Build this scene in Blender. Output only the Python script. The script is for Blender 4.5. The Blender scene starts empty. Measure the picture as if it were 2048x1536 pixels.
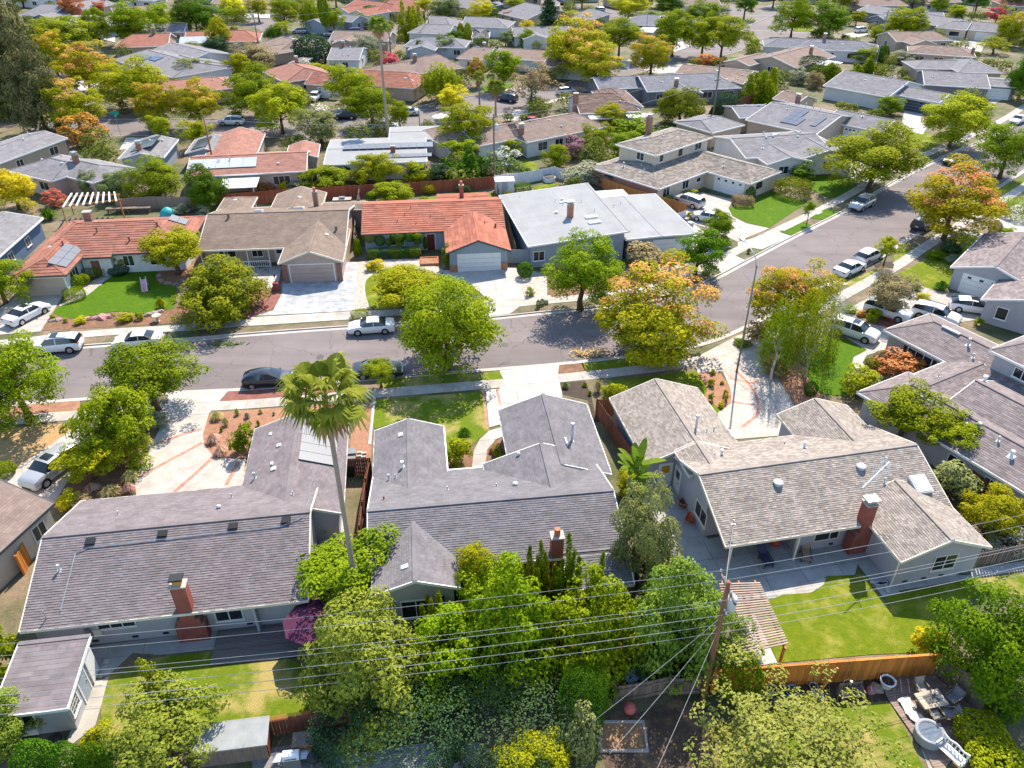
import bpy, bmesh, math, random
import numpy as np
from mathutils import Vector, Matrix

# ------------------------------------------------------------------ camera, sky, sun, exposure
SC = bpy.context.scene
COL = SC.collection
R = math.radians
rng = random.Random(7)
nrng = np.random.default_rng(11)

cam_data = bpy.data.cameras.new("camera")
cam = bpy.data.objects.new("camera", cam_data); COL.objects.link(cam)
cam.location = (0, 0, 39.2)
cam.rotation_euler = (R(90 - 33.4), 0, 0)
cam_data.sensor_width = 36
cam_data.angle = 2 * math.atan(1024 / 1540)
cam_data.clip_end = 3000
SC.camera = cam

SUN_EL, SUN_AZ = 49.0, 17.0          # azimuth measured from +Y (away from the camera) towards +X
world = bpy.data.worlds.new("World"); SC.world = world; world.use_nodes = True
wn = world.node_tree.nodes; wl = world.node_tree.links
sky = wn.new("ShaderNodeTexSky"); sky.sky_type = 'NISHITA'; sky.sun_disc = False
sky.sun_elevation = R(SUN_EL); sky.sun_rotation = R(SUN_AZ); sky.altitude = 50
sky.air_density = 1.1; sky.dust_density = 0.25; sky.ozone_density = 2.2
wn["Background"].inputs[1].default_value = 0.14
wl.new(sky.outputs[0], wn["Background"].inputs[0])
sun_data = bpy.data.lights.new("sun", 'SUN'); sun_data.energy = 4.15; sun_data.angle = R(0.53)
sun_data.color = (1.0, 0.905, 0.765)
sun = bpy.data.objects.new("sun", sun_data); COL.objects.link(sun)
sd = Vector((math.sin(R(SUN_AZ)) * math.cos(R(SUN_EL)), math.cos(R(SUN_AZ)) * math.cos(R(SUN_EL)), math.sin(R(SUN_EL))))
sun.rotation_euler = sd.to_track_quat('Z', 'Y').to_euler()
vs = SC.view_settings
vs.view_transform = 'Standard'; vs.look = 'None'; vs.gamma = 1.0; vs.exposure = 1.14
vs.use_curve_mapping = False
SC.cycles.max_bounces = 5; SC.cycles.diffuse_bounces = 2; SC.cycles.glossy_bounces = 2
SC.cycles.transmission_bounces = 3; SC.cycles.transparent_max_bounces = 4

# ------------------------------------------------------------------ materials
MATS = {}
def nodes_of(name):
    m = bpy.data.materials.new(name); m.use_nodes = True
    nt = m.node_tree; b = nt.nodes["Principled BSDF"]
    return m, nt, b
def rgb(c, k=1.0): return (min(c[0]*k, 1), min(c[1]*k, 1), min(c[2]*k, 1), 1)

def mat(name, col, rough=.85, var=.18, scale=1.5, fine=0., fscale=25., bump=0., bscale=30., spec=.25,
        metal=0., attr=0., col2=None, thr=None, objvar=0., stretch=None):
    """general surface: base colour with a broad noise, a fine noise, optional second colour in patches,
    optional per-piece tint attribute and optional relief"""
    if name in MATS: return MATS[name]
    m, nt, b = nodes_of(name); N = nt.nodes; L = nt.links
    geo = N.new("ShaderNodeNewGeometry"); pos = geo.outputs["Position"]
    if stretch:
        tc = N.new("ShaderNodeTexCoord"); mp = N.new("ShaderNodeMapping"); mp.inputs["Scale"].default_value = stretch
        L.new(tc.outputs["Object"], mp.inputs[0]); pos = mp.outputs[0]
    n1 = N.new("ShaderNodeTexNoise"); n1.inputs["Scale"].default_value = scale; n1.inputs["Detail"].default_value = 5
    n1.inputs["Roughness"].default_value = .62
    L.new(pos, n1.inputs["Vector"])
    mr = N.new("ShaderNodeMapRange"); mr.inputs[1].default_value = .3; mr.inputs[2].default_value = .7
    mr.inputs[3].default_value = 1 - var; mr.inputs[4].default_value = 1 + var
    L.new(n1.outputs["Fac"], mr.inputs[0])
    fac = mr.outputs[0]
    if fine:
        n2 = N.new("ShaderNodeTexNoise"); n2.inputs["Scale"].default_value = fscale; n2.inputs["Detail"].default_value = 3
        L.new(pos, n2.inputs["Vector"])
        m2 = N.new("ShaderNodeMapRange"); m2.inputs[1].default_value = .3; m2.inputs[2].default_value = .7
        m2.inputs[3].default_value = 1 - fine; m2.inputs[4].default_value = 1 + fine
        L.new(n2.outputs["Fac"], m2.inputs[0])
        mm = N.new("ShaderNodeMath"); mm.operation = 'MULTIPLY'
        L.new(fac, mm.inputs[0]); L.new(m2.outputs[0], mm.inputs[1]); fac = mm.outputs[0]
    if attr:
        at = N.new("ShaderNodeAttribute"); at.attribute_name = "tint"
        m3 = N.new("ShaderNodeMapRange"); m3.inputs[3].default_value = 1 - attr; m3.inputs[4].default_value = 1 + attr
        L.new(at.outputs["Fac"], m3.inputs[0])
        mm = N.new("ShaderNodeMath"); mm.operation = 'MULTIPLY'
        L.new(fac, mm.inputs[0]); L.new(m3.outputs[0], mm.inputs[1]); fac = mm.outputs[0]
    if objvar:
        oi = N.new("ShaderNodeObjectInfo")
        m4 = N.new("ShaderNodeMapRange"); m4.inputs[3].default_value = 1 - objvar; m4.inputs[4].default_value = 1 + objvar
        L.new(oi.outputs["Random"], m4.inputs[0])
        mm = N.new("ShaderNodeMath"); mm.operation = 'MULTIPLY'
        L.new(fac, mm.inputs[0]); L.new(m4.outputs[0], mm.inputs[1]); fac = mm.outputs[0]
    src = None
    if col2:
        mx = N.new("ShaderNodeMix"); mx.data_type = 'RGBA'
        mx.inputs[6].default_value = rgb(col); mx.inputs[7].default_value = rgb(col2)
        n3 = N.new("ShaderNodeTexNoise"); n3.inputs["Scale"].default_value = (thr or (.25, .45, .6))[0]; n3.inputs["Detail"].default_value = 6
        n3.inputs["Roughness"].default_value = .7
        L.new(pos, n3.inputs["Vector"])
        m5 = N.new("ShaderNodeMapRange"); m5.inputs[1].default_value = (thr or (.25, .45, .6))[1]; m5.inputs[2].default_value = (thr or (.25, .45, .6))[2]
        L.new(n3.outputs["Fac"], m5.inputs[0]); L.new(m5.outputs[0], mx.inputs[0])
        src = mx.outputs[2]
    vm = N.new("ShaderNodeVectorMath"); vm.operation = 'SCALE'
    if src: L.new(src, vm.inputs[0])
    else: vm.inputs[0].default_value = col[:3]
    L.new(fac, vm.inputs["Scale"]); L.new(vm.outputs[0], b.inputs["Base Color"])
    b.inputs["Roughness"].default_value = rough; b.inputs["Metallic"].default_value = metal
    b.inputs["Specular IOR Level"].default_value = spec
    if bump:
        nb = N.new("ShaderNodeTexNoise"); nb.inputs["Scale"].default_value = bscale; nb.inputs["Detail"].default_value = 3
        L.new(pos, nb.inputs["Vector"])
        bp = N.new("ShaderNodeBump"); bp.inputs["Strength"].default_value = 1.0; bp.inputs["Distance"].default_value = bump
        L.new(nb.outputs["Fac"], bp.inputs["Height"]); L.new(bp.outputs[0], b.inputs["Normal"])
    MATS[name] = m
    return m

def leaf_mat(name, col, col2, flower=None, trans=.33, hv=.1):
    """foliage: two leaf colours by a per-leaf tint, optional blossom or seed-pod colour, light passing through"""
    if name in MATS: return MATS[name]
    m, nt, b = nodes_of(name); N = nt.nodes; L = nt.links
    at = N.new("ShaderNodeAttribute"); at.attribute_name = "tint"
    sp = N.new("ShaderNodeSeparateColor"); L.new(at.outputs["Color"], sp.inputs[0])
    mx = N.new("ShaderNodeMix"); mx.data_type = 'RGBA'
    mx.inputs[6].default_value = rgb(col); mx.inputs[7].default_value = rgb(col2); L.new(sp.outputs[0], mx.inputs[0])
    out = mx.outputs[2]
    if flower:
        mf = N.new("ShaderNodeMix"); mf.data_type = 'RGBA'; mf.inputs[7].default_value = rgb(flower)
        L.new(sp.outputs[1], mf.inputs[0]); L.new(out, mf.inputs[6]); out = mf.outputs[2]
    oi = N.new("ShaderNodeObjectInfo")
    hs = N.new("ShaderNodeHueSaturation")
    mh = N.new("ShaderNodeMapRange"); mh.inputs[3].default_value = .5 - .022; mh.inputs[4].default_value = .5 + .018
    L.new(oi.outputs["Random"], mh.inputs[0]); L.new(mh.outputs[0], hs.inputs["Hue"])
    mv = N.new("ShaderNodeMapRange"); mv.inputs[3].default_value = 1 - hv; mv.inputs[4].default_value = 1 + hv
    ml = N.new("ShaderNodeMath"); ml.operation = 'FRACT'
    m7 = N.new("ShaderNodeMath"); m7.operation = 'MULTIPLY'; m7.inputs[1].default_value = 7.31
    L.new(oi.outputs["Random"], m7.inputs[0]); L.new(m7.outputs[0], ml.inputs[0]); L.new(ml.outputs[0], mv.inputs[0]); L.new(mv.outputs[0], hs.inputs["Value"])
    L.new(out, hs.inputs["Color"])
    L.new(hs.outputs[0], b.inputs["Base Color"])
    b.inputs["Roughness"].default_value = .7; b.inputs["Specular IOR Level"].default_value = .04
    tr = N.new("ShaderNodeBsdfTranslucent"); L.new(hs.outputs[0], tr.inputs[0])
    ms = N.new("ShaderNodeMixShader"); ms.inputs[0].default_value = trans
    o = N["Material Output"]
    L.new(b.outputs[0], ms.inputs[1]); L.new(tr.outputs[0], ms.inputs[2]); L.new(ms.outputs[0], o.inputs[0])
    MATS[name] = m
    return m

def glass_mat(name, col=(.02, .025, .03), rough=.05, spec=.6):
    if name in MATS: return MATS[name]
    m, nt, b = nodes_of(name)
    b.inputs["Base Color"].default_value = rgb(col); b.inputs["Roughness"].default_value = rough
    b.inputs["Specular IOR Level"].default_value = spec
    MATS[name] = m
    return m

def paint_mat(name, col, rough=.25, metal=0., coat=.6):
    if name in MATS: return MATS[name]
    m, nt, b = nodes_of(name); N = nt.nodes; L = nt.links
    b.inputs["Base Color"].default_value = rgb(col); b.inputs["Roughness"].default_value = rough
    b.inputs["Metallic"].default_value = metal; b.inputs["Coat Weight"].default_value = coat; b.inputs["Coat Roughness"].default_value = .05
    MATS[name] = m
    return m

def lawn_mat(name, g1, g2, dry, lo=.5, hi=.66, sc=.35):
    """mown grass: two greens in fine mottling and dry patches of their own shape"""
    if name in MATS: return MATS[name]
    m, nt, b = nodes_of(name); N = nt.nodes; L = nt.links
    pos = N.new("ShaderNodeNewGeometry").outputs["Position"]
    def noise(s, d=4, r=.6):
        n = N.new("ShaderNodeTexNoise"); n.inputs["Scale"].default_value = s; n.inputs["Detail"].default_value = d
        n.inputs["Roughness"].default_value = r
        L.new(pos, n.inputs["Vector"]); return n.outputs["Fac"]
    def ramp(x, a, c, e=0., f=1.):
        r = N.new("ShaderNodeMapRange"); r.inputs[1].default_value = a; r.inputs[2].default_value = c
        r.inputs[3].default_value = e; r.inputs[4].default_value = f; L.new(x, r.inputs[0]); return r.outputs[0]
    mx = N.new("ShaderNodeMix"); mx.data_type = 'RGBA'
    mx.inputs[6].default_value = rgb(g1); mx.inputs[7].default_value = rgb(g2); L.new(ramp(noise(2.2, 6, .75), .35, .65), mx.inputs[0])
    md = N.new("ShaderNodeMix"); md.data_type = 'RGBA'; md.inputs[7].default_value = rgb(dry)
    L.new(ramp(noise(sc, 6, .7), lo, hi), md.inputs[0]); L.new(mx.outputs[2], md.inputs[6])
    vm = N.new("ShaderNodeVectorMath"); vm.operation = 'SCALE'
    L.new(md.outputs[2], vm.inputs[0]); L.new(ramp(noise(16, 3, .8), .3, .7, .72, 1.28), vm.inputs["Scale"])
    L.new(vm.outputs[0], b.inputs["Base Color"]); b.inputs["Roughness"].default_value = .9; b.inputs["Specular IOR Level"].default_value = .1
    bp = N.new("ShaderNodeBump"); bp.inputs["Distance"].default_value = .05; L.new(noise(22, 3), bp.inputs["Height"]); L.new(bp.outputs[0], b.inputs["Normal"])
    MATS[name] = m
    return m

def mp2(N, L, pos):
    m = N.new("ShaderNodeMapping"); m.inputs["Rotation"].default_value = (0, 0, -.13); m.inputs["Scale"].default_value = (.5, 2.2, 1); L.new(pos, m.inputs[0]); return m.outputs[0]
def asphalt_mat():
    """worn asphalt: aggregate speckle, pale wear, darker sealed cracks"""
    m, nt, b = nodes_of("asphalt"); N = nt.nodes; L = nt.links
    pos = N.new("ShaderNodeNewGeometry").outputs["Position"]
    def noise(s, d=4, r=.6, vec=None):
        n = N.new("ShaderNodeTexNoise"); n.inputs["Scale"].default_value = s; n.inputs["Detail"].default_value = d
        n.inputs["Roughness"].default_value = r; L.new(vec or pos, n.inputs["Vector"]); return n
    def ramp(x, a, c, e=0., f=1.):
        r = N.new("ShaderNodeMapRange"); r.inputs[1].default_value = a; r.inputs[2].default_value = c
        r.inputs[3].default_value = e; r.inputs[4].default_value = f; L.new(x, r.inputs[0]); return r.outputs[0]
    def mul(x, y):
        k = N.new("ShaderNodeMath"); k.operation = 'MULTIPLY'; L.new(x, k.inputs[0]); L.new(y, k.inputs[1]); return k.outputs[0]
    mp = N.new("ShaderNodeMapping"); mp.inputs["Rotation"].default_value = (0, 0, -.13); mp.inputs["Scale"].default_value = (.05, .5, 1)
    L.new(pos, mp.inputs[0])
    f = mul(ramp(noise(.16, 5).outputs["Fac"], .3, .7, .86, 1.12), ramp(noise(30, 3, .8).outputs["Fac"], .25, .75, .84, 1.16))
    f = mul(f, ramp(noise(1.0, 4, .6, mp.outputs[0]).outputs["Fac"], .3, .7, .9, 1.1))
    nw = noise(.9, 4); ad = N.new("ShaderNodeVectorMath"); ad.operation = 'MULTIPLY_ADD'
    ad.inputs[1].default_value = (1.6, 1.6, 0); L.new(nw.outputs["Color"], ad.inputs[0]); L.new(pos, ad.inputs[2])
    vo = N.new("ShaderNodeTexVoronoi"); vo.feature = 'DISTANCE_TO_EDGE'; vo.inputs["Scale"].default_value = .17
    L.new(ad.outputs[0], vo.inputs["Vector"])
    f = mul(f, ramp(vo.outputs["Distance"], 0., .008, .62, 1.))
    v2 = N.new("ShaderNodeTexVoronoi"); v2.inputs["Scale"].default_value = .11; L.new(mp2(N, L, pos), v2.inputs["Vector"])
    sc2 = N.new("ShaderNodeSeparateColor"); L.new(v2.outputs["Color"], sc2.inputs[0]); f = mul(f, ramp(sc2.outputs[0], 0., 1., .9, 1.08))
    f = mul(f, ramp(noise(.55, 3, .5).outputs["Fac"], .66, .74, 1., .8))
    vm = N.new("ShaderNodeVectorMath"); vm.operation = 'SCALE'; vm.inputs[0].default_value = (.18, .153, .148)
    L.new(f, vm.inputs["Scale"]); L.new(vm.outputs[0], b.inputs["Base Color"])
    b.inputs["Roughness"].default_value = .85; b.inputs["Specular IOR Level"].default_value = .2
    MATS["asphalt"] = m
    return m

def brick_mat(name, c1, c2, mortar):
    """small bricks far below pixel size on chimneys and low walls"""
    if name in MATS: return MATS[name]
    m, nt, b = nodes_of(name); N = nt.nodes; L = nt.links
    tc = N.new("ShaderNodeTexCoord"); mp = N.new("ShaderNodeMapping"); mp.inputs["Rotation"].default_value = (R(90), 0, 0)
    L.new(tc.outputs["Object"], mp.inputs[0])
    br = N.new("ShaderNodeTexBrick"); br.inputs["Scale"].default_value = 1.0
    br.inputs["Color1"].default_value = rgb(c1); br.inputs["Color2"].default_value = rgb(c2); br.inputs["Mortar"].default_value = rgb(mortar)
    br.inputs["Brick Width"].default_value = .21; br.inputs["Row Height"].default_value = .075; br.inputs["Mortar Size"].default_value = .008
    L.new(mp.outputs[0], br.inputs[0])
    n = N.new("ShaderNodeTexNoise"); n.inputs["Scale"].default_value = 6
    mr = N.new("ShaderNodeMapRange"); mr.inputs[3].default_value = .7; mr.inputs[4].default_value = 1.25; L.new(n.outputs["Fac"], mr.inputs[0])
    vm = N.new("ShaderNodeVectorMath"); vm.operation = 'SCALE'; L.new(br.outputs[0], vm.inputs[0]); L.new(mr.outputs[0], vm.inputs["Scale"])
    L.new(vm.outputs[0], b.inputs["Base Color"]); b.inputs["Roughness"].default_value = .9; b.inputs["Specular IOR Level"].default_value = .1
    MATS[name] = m
    return m

# surfaces of the place
ASPH = asphalt_mat()
CONC = mat("concrete", (.41, .37, .325), var=.2, scale=.9, fine=.12, fscale=14, bump=.004, objvar=.08)
CONCW = mat("pale_concrete", (.43, .4, .365), var=.17, scale=.9, fine=.1, objvar=.05)
CONCG = mat("stamped_grey_concrete", (.36, .365, .375), var=.3, scale=1.1, fine=.12, fscale=9, objvar=.06)
CONCD = mat("aged_concrete", (.36, .33, .29), var=.2, scale=.6, fine=.12, objvar=.08)
PATIO = mat("patio_slab", (.33, .32, .30), var=.2, scale=.7, fine=.08)
KERB = mat("kerb_concrete", (.43, .39, .35), var=.15, scale=1.2, fine=.1)
DIRT = mat("dry_soil", (.2, .145, .095), var=.25, scale=.5, fine=.2, fscale=8, col2=(.085, .095, .035), thr=(.12, .4, .58))  # soil colour lowered to carry shade over the far yards
BARK = mat("bark_mulch_bed", (.2, .105, .06), var=.3, scale=2, fine=.35, fscale=14, bump=.04, bscale=14)
MULCHR = mat("red_lava_mulch", (.24, .095, .075), var=.25, scale=3, fine=.4, fscale=16, bump=.05, bscale=16)
MULCHO = mat("terracotta_mulch", (.32, .16, .095), var=.22, scale=1.5, fine=.3, fscale=14, bump=.04, bscale=14)
SOILD = mat("dark_soil", (.06, .042, .03), var=.3, scale=2, fine=.3, fscale=10, bump=.05, bscale=10)
PEBBLE = mat("river_pebbles", (.42, .37, .31), var=.25, scale=3, fine=.45, fscale=11, bump=.06, bscale=11)
BRICKB = mat("brick_band", (.42, .22, .16), var=.2, scale=3, fine=.2, objvar=.12)
GRASS = lawn_mat("lawn_grass", (.1, .155, .006), (.165, .195, .01), (.33, .3, .06), .5, .74, .5)
GRASSB = lawn_mat("lush_lawn", (.055, .13, .004), (.09, .165, .006), (.15, .19, .015), .56, .8)
GRASSD = lawn_mat("patchy_lawn", (.1, .16, .008), (.15, .19, .012), (.36, .29, .1), .47, .62, .3)
DRYG = lawn_mat("dry_straw_grass", (.38, .24, .11), (.46, .31, .15), (.28, .2, .09), .6, .8)
WHITE = mat("white_trim", (.78, .77, .74), rough=.6, var=.05, objvar=.04)
CREAM = mat("cream_trim", (.72, .66, .54), rough=.6, var=.05)
DARKT = mat("dark_trim", (.1, .095, .09), rough=.7, var=.1)
GALV = mat("galvanised_metal", (.42, .43, .44), rough=.4, var=.1, metal=.7)
PIPEM = mat("painted_vent_metal", (.5, .52, .54), rough=.5, var=.1)
BLACKM = mat("black_metal", (.03, .03, .032), rough=.5, var=.1)
GLASS = glass_mat("window_glass", (.022, .027, .033), .06)
SKYG = glass_mat("skylight_dome", (.55, .53, .5), .15)
SOLAR = glass_mat("solar_cells", (.04, .05, .085), .14, .55)
SOLARG = glass_mat("pale_solar_cells", (.14, .145, .16), .4, .3)
SOLART = glass_mat("thermal_solar_glass", (.42, .44, .45), .25, .5)
BRICK = brick_mat("chimney_brick", (.34, .075, .05), (.27, .055, .04), (.3, .2, .17))
BRICKO = brick_mat("orange_brick", (.5, .19, .09), (.42, .14, .07), (.4, .3, .25))
BRICKT = brick_mat("tan_red_brick", (.33, .15, .11), (.25, .11, .085), (.3, .24, .2))
CEDAR = mat("new_cedar_board", (.52, .19, .035), rough=.75, var=.25, scale=1, fine=.15, stretch=(9, 9, .7), objvar=.22)
REDW = mat("redwood_board", (.2, .075, .045), rough=.85, var=.25, scale=1, fine=.2, stretch=(9, 9, .7), objvar=.2)
ORANGEW = mat("orange_stained_board", (.48, .19, .06), rough=.8, var=.2, scale=1, stretch=(9, 9, .7), objvar=.15)
GREYW = mat("weathered_board", (.23, .17, .135), rough=.9, var=.25, scale=1, fine=.2, stretch=(9, 9, .7), objvar=.22)
DECKM = mat("deck_board_grey", (.17, .145, .13), rough=.7, var=.2, scale=1, stretch=(1, 8, 8), objvar=.15)
DECKB = mat("deck_board_brown", (.26, .19, .155), rough=.7, var=.2, scale=1, stretch=(1, 8, 8), objvar=.16)
WHITEW = mat("white_painted_board", (.66, .66, .66), rough=.7, var=.08, objvar=.06)
POLEM = mat("pole_timber", (.24, .115, .06), rough=.9, var=.25, scale=1, fine=.2, stretch=(8, 8, .6))
POLEG = mat("grey_pole_timber", (.17, .13, .105), rough=.9, var=.25, scale=1, fine=.2, stretch=(8, 8, .6))
LAMPG = mat("lamp_post_green", (.16, .17, .11), rough=.6, var=.15)
WIRE = mat("wire_grey", (.4, .385, .37), rough=.5, var=.05)
TRUNK = mat("bark_brown", (.115, .075, .048), rough=.95, var=.3, scale=6, fine=.2)
TRUNKG = mat("bark_grey", (.24, .2, .165), rough=.95, var=.3, scale=5, fine=.2)
TRUNKW = mat("birch_bark", (.55, .52, .47), rough=.9, var=.25, scale=5, fine=.2)
ROCK = mat("garden_rock", (.3, .24, .2), rough=.95, var=.3, scale=3, fine=.2, bump=.05, bscale=6, objvar=.2)
TERRA = mat("terracotta", (.45, .17, .09), rough=.8, var=.12)
PLASW = mat("white_plastic", (.75, .75, .75), rough=.4, var=.04)
PLASG = mat("grey_plastic", (.2, .21, .22), rough=.5, var=.08)
TYRE = mat("tyre_rubber", (.018, .018, .02), rough=.8, var=.1)
RIM = mat("alloy_rim", (.5, .5, .52), rough=.35, var=.05, metal=.8)

# ------------------------------------------------------------------ mesh helpers
class MB:
    """collects faces of one part, in the coordinates of its thing"""
    def __init__(self): self.v = []; self.f = []; self.t = []
    def face(self, pts, t=.5):
        n = len(self.v); self.v += [tuple(p) for p in pts]; self.f.append(tuple(range(n, n + len(pts)))); self.t.append(t)
        return self
    def box(self, x0, y0, z0, x1, y1, z1, t=.5):
        n = len(self.v)
        self.v += [(x0,y0,z0),(x1,y0,z0),(x1,y1,z0),(x0,y1,z0),(x0,y0,z1),(x1,y0,z1),(x1,y1,z1),(x0,y1,z1)]
        for q in ((0,3,2,1),(4,5,6,7),(0,1,5,4),(1,2,6,5),(2,3,7,6),(3,0,4,7)):
            self.f.append(tuple(n + i for i in q)); self.t.append(t)
        return self
    def obox(self, c, s, rz=0., tilt=None, t=.5):
        n = len(self.v); M = Matrix.Rotation(rz, 3, 'Z')
        if tilt is not None: M = M @ tilt
        for k in (-.5, .5):
            for (i, j) in ((-.5,-.5),(.5,-.5),(.5,.5),(-.5,.5)):
                p = M @ Vector((i*s[0], j*s[1], k*s[2])); self.v.append((c[0]+p.x, c[1]+p.y, c[2]+p.z))
        for q in ((0,3,2,1),(4,5,6,7),(0,1,5,4),(1,2,6,5),(2,3,7,6),(3,0,4,7)):
            self.f.append(tuple(n + i for i in q)); self.t.append(t)
        return self
    def bar(self, a, b, w, h, t=.5):
        """rectangular bar from a to b, w wide, h high"""
        a = Vector(a); b = Vector(b); d = (b - a)
        if d.length < 1e-6: return self
        d.normalize(); up = Vector((0, 0, 1))
        if abs(d.z) > .95: up = Vector((0, 1, 0))
        s = d.cross(up).normalized(); u = s.cross(d).normalized()
        n = len(self.v)
        for p in (a, b):
            for (i, j) in ((-.5,-.5),(.5,-.5),(.5,.5),(-.5,.5)): self.v.append(tuple(p + s*(i*w) + u*(j*h)))
        for q in ((0,1,2,3),(7,6,5,4),(0,4,5,1),(1,5,6,2),(2,6,7,3),(3,7,4,0)):
            self.f.append(tuple(n + i for i in q)); self.t.append(t)
        return self
    def prism(self, poly, z0, z1, t=.5, bottom=False):
        n = len(poly)
        if area2(poly) < 0: poly = poly[::-1]
        b = len(self.v)
        self.v += [(p[0], p[1], z0) for p in poly] + [(p[0], p[1], z1) for p in poly]
        self.f.append(tuple(range(b + n, b + 2*n))); self.t.append(t)
        if bottom: self.f.append(tuple(range(b + n - 1, b - 1, -1))); self.t.append(t)
        for i in range(n):
            j = (i + 1) % n; self.f.append((b+i, b+j, b+n+j, b+n+i)); self.t.append(t)
        return self
    def tube(self, pts, r, n=6, r1=None, cap=True, t=.5):
        pts = [Vector(p) for p in pts]; m = len(pts); b0 = len(self.v)
        for k, p in enumerate(pts):
            d = (pts[min(k+1, m-1)] - pts[max(k-1, 0)]).normalized()
            up = Vector((0, 0, 1)) if abs(d.z) < .9 else Vector((1, 0, 0))
            s = d.cross(up).normalized(); u = s.cross(d)
            rr = r if r1 is None else r + (r1 - r) * k / max(m-1, 1)
            if isinstance(r, (list, tuple)): rr = r[k]
            for i in range(n):
                a = 2*math.pi*i/n; self.v.append(tuple(p + s*(math.cos(a)*rr) + u*(math.sin(a)*rr)))
        for k in range(m-1):
            for i in range(n):
                j = (i+1) % n; self.f.append((b0+k*n+i, b0+k*n+j, b0+(k+1)*n+j, b0+(k+1)*n+i)); self.t.append(t)
        if cap:
            self.f.append(tuple(b0+i for i in range(n))[::-1]); self.f.append(tuple(b0+(m-1)*n+i for i in range(n))); self.t += [t, t]
        return self
    def cyl(self, x, y, z0, z1, r0, r1=None, n=12, t=.5):
        return self.tube([(x, y, z0), (x, y, z1)], [r0, r0 if r1 is None else r1], n, t=t)
    def lathe(self, c, prof, n=12, t=.5):
        b = len(self.v); m = len(prof)
        for (r, z) in prof:
            for i in range(n):
                a = 2*math.pi*i/n; self.v.append((c[0]+r*math.cos(a), c[1]+r*math.sin(a), c[2]+z))
        for k in range(m-1):
            for i in range(n):
                j = (i+1) % n; self.f.append((b+k*n+i, b+k*n+j, b+(k+1)*n+j, b+(k+1)*n+i)); self.t.append(t)
        self.f.append(tuple(b+(m-1)*n+i for i in range(n))); self.t.append(t)
        return self
    def mesh(self, name, smooth=False, tint=False):
        me = bpy.data.meshes.new(name); me.from_pydata(self.v, [], self.f); me.update()
        if smooth: me.polygons.foreach_set("use_smooth", [True]*len(me.polygons))
        if tint:
            a = me.attributes.new("tint", 'FLOAT', 'FACE'); a.data.foreach_set("value", self.t)
        return me
    def build(self, name, m, parent=None, smooth=False, tint=False):
        return mk(name, self.mesh(name, smooth, tint), m, parent)

def area2(p): return sum(p[i][0]*p[(i+1) % len(p)][1] - p[(i+1) % len(p)][0]*p[i][1] for i in range(len(p)))
def mk(name, me, m, parent=None):
    if m is not None and not me.materials: me.materials.append(m)
    o = bpy.data.objects.new(name, me); COL.objects.link(o)
    if parent: o.parent = parent
    return o
def tag(o, label=None, cat=None, group=None, kind=None):
    if label: o["label"] = label
    if cat: o["category"] = cat
    if group: o["group"] = group
    if kind: o["kind"] = kind
    return o
def thing(name, label, cat, loc=(0, 0, 0), rz=0., group=None):
    o = bpy.data.objects.new(name, None); COL.objects.link(o); o.empty_display_size = .3
    o.location = loc if len(loc) == 3 else (loc[0], loc[1], 0); o.rotation_euler = (0, 0, rz)
    return tag(o, label, cat, group)
def child(name, me, m, parent, loc=(0, 0, 0), rz=0., sc=None):
    """a part that shares mesh data with its like"""
    o = bpy.data.objects.new(name, me); COL.objects.link(o); o.parent = parent; o.location = loc; o.rotation_euler = (0, 0, rz)
    if sc: o.scale = sc
    if m is not None:
        if not me.materials: me.materials.append(m)
        if me.materials[0] is not m: o.material_slots[0].link = 'OBJECT'; o.material_slots[0].material = m
    return o
def smooth_poly(pts, n=6, closed=True):
    """Catmull-Rom through the points"""
    m = len(pts); out = []
    for i in range(m if closed else m-1):
        g = lambda k: pts[k % m] if closed else pts[min(max(k, 0), m-1)]
        p0, p1, p2, p3 = g(i-1), g(i), g(i+1), g(i+2)
        for k in range(n):
            t = k/n
            out.append(tuple(.5*((2*p1[c]) + (-p0[c]+p2[c])*t + (2*p0[c]-5*p1[c]+4*p2[c]-p3[c])*t*t + (-p0[c]+3*p1[c]-3*p2[c]+p3[c])*t**3) for c in (0, 1)))
    if not closed: out.append(tuple(pts[-1][:2]))
    return out
def offset(line, d):
    """polyline moved d to its left"""
    out = []; m = len(line)
    for i in range(m):
        a = line[max(i-1, 0)]; b = line[min(i+1, m-1)]
        dx, dy = b[0]-a[0], b[1]-a[1]; L = math.hypot(dx, dy) or 1
        out.append((line[i][0]-dy/L*d, line[i][1]+dx/L*d))
    return out
def resample(line, step):
    out = [line[0]]; acc = 0
    for a, b in zip(line, line[1:]):
        L = math.hypot(b[0]-a[0], b[1]-a[1]); s = step - acc
        while s <= L:
            out.append((a[0]+(b[0]-a[0])*s/L, a[1]+(b[1]-a[1])*s/L)); s += step
        acc = (acc + L) % step
    return out
def clip_poly(poly, cell):
    """clip a polygon by a convex cell (counter-clockwise)"""
    out = poly
    for i in range(len(cell)):
        a, b = cell[i], cell[(i+1) % len(cell)]
        ins = lambda p: (b[0]-a[0])*(p[1]-a[1]) - (b[1]-a[1])*(p[0]-a[0])
        src, out = out, []
        for k in range(len(src)):
            p, q = src[k], src[(k+1) % len(src)]
            sp, sq = ins(p), ins(q)
            if sp >= 0: out.append(p)
            if (sp >= 0) != (sq >= 0):
                t = sp/(sp-sq); out.append((p[0]+(q[0]-p[0])*t, p[1]+(q[1]-p[1])*t))
        if len(out) < 3: return []
    return out

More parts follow.
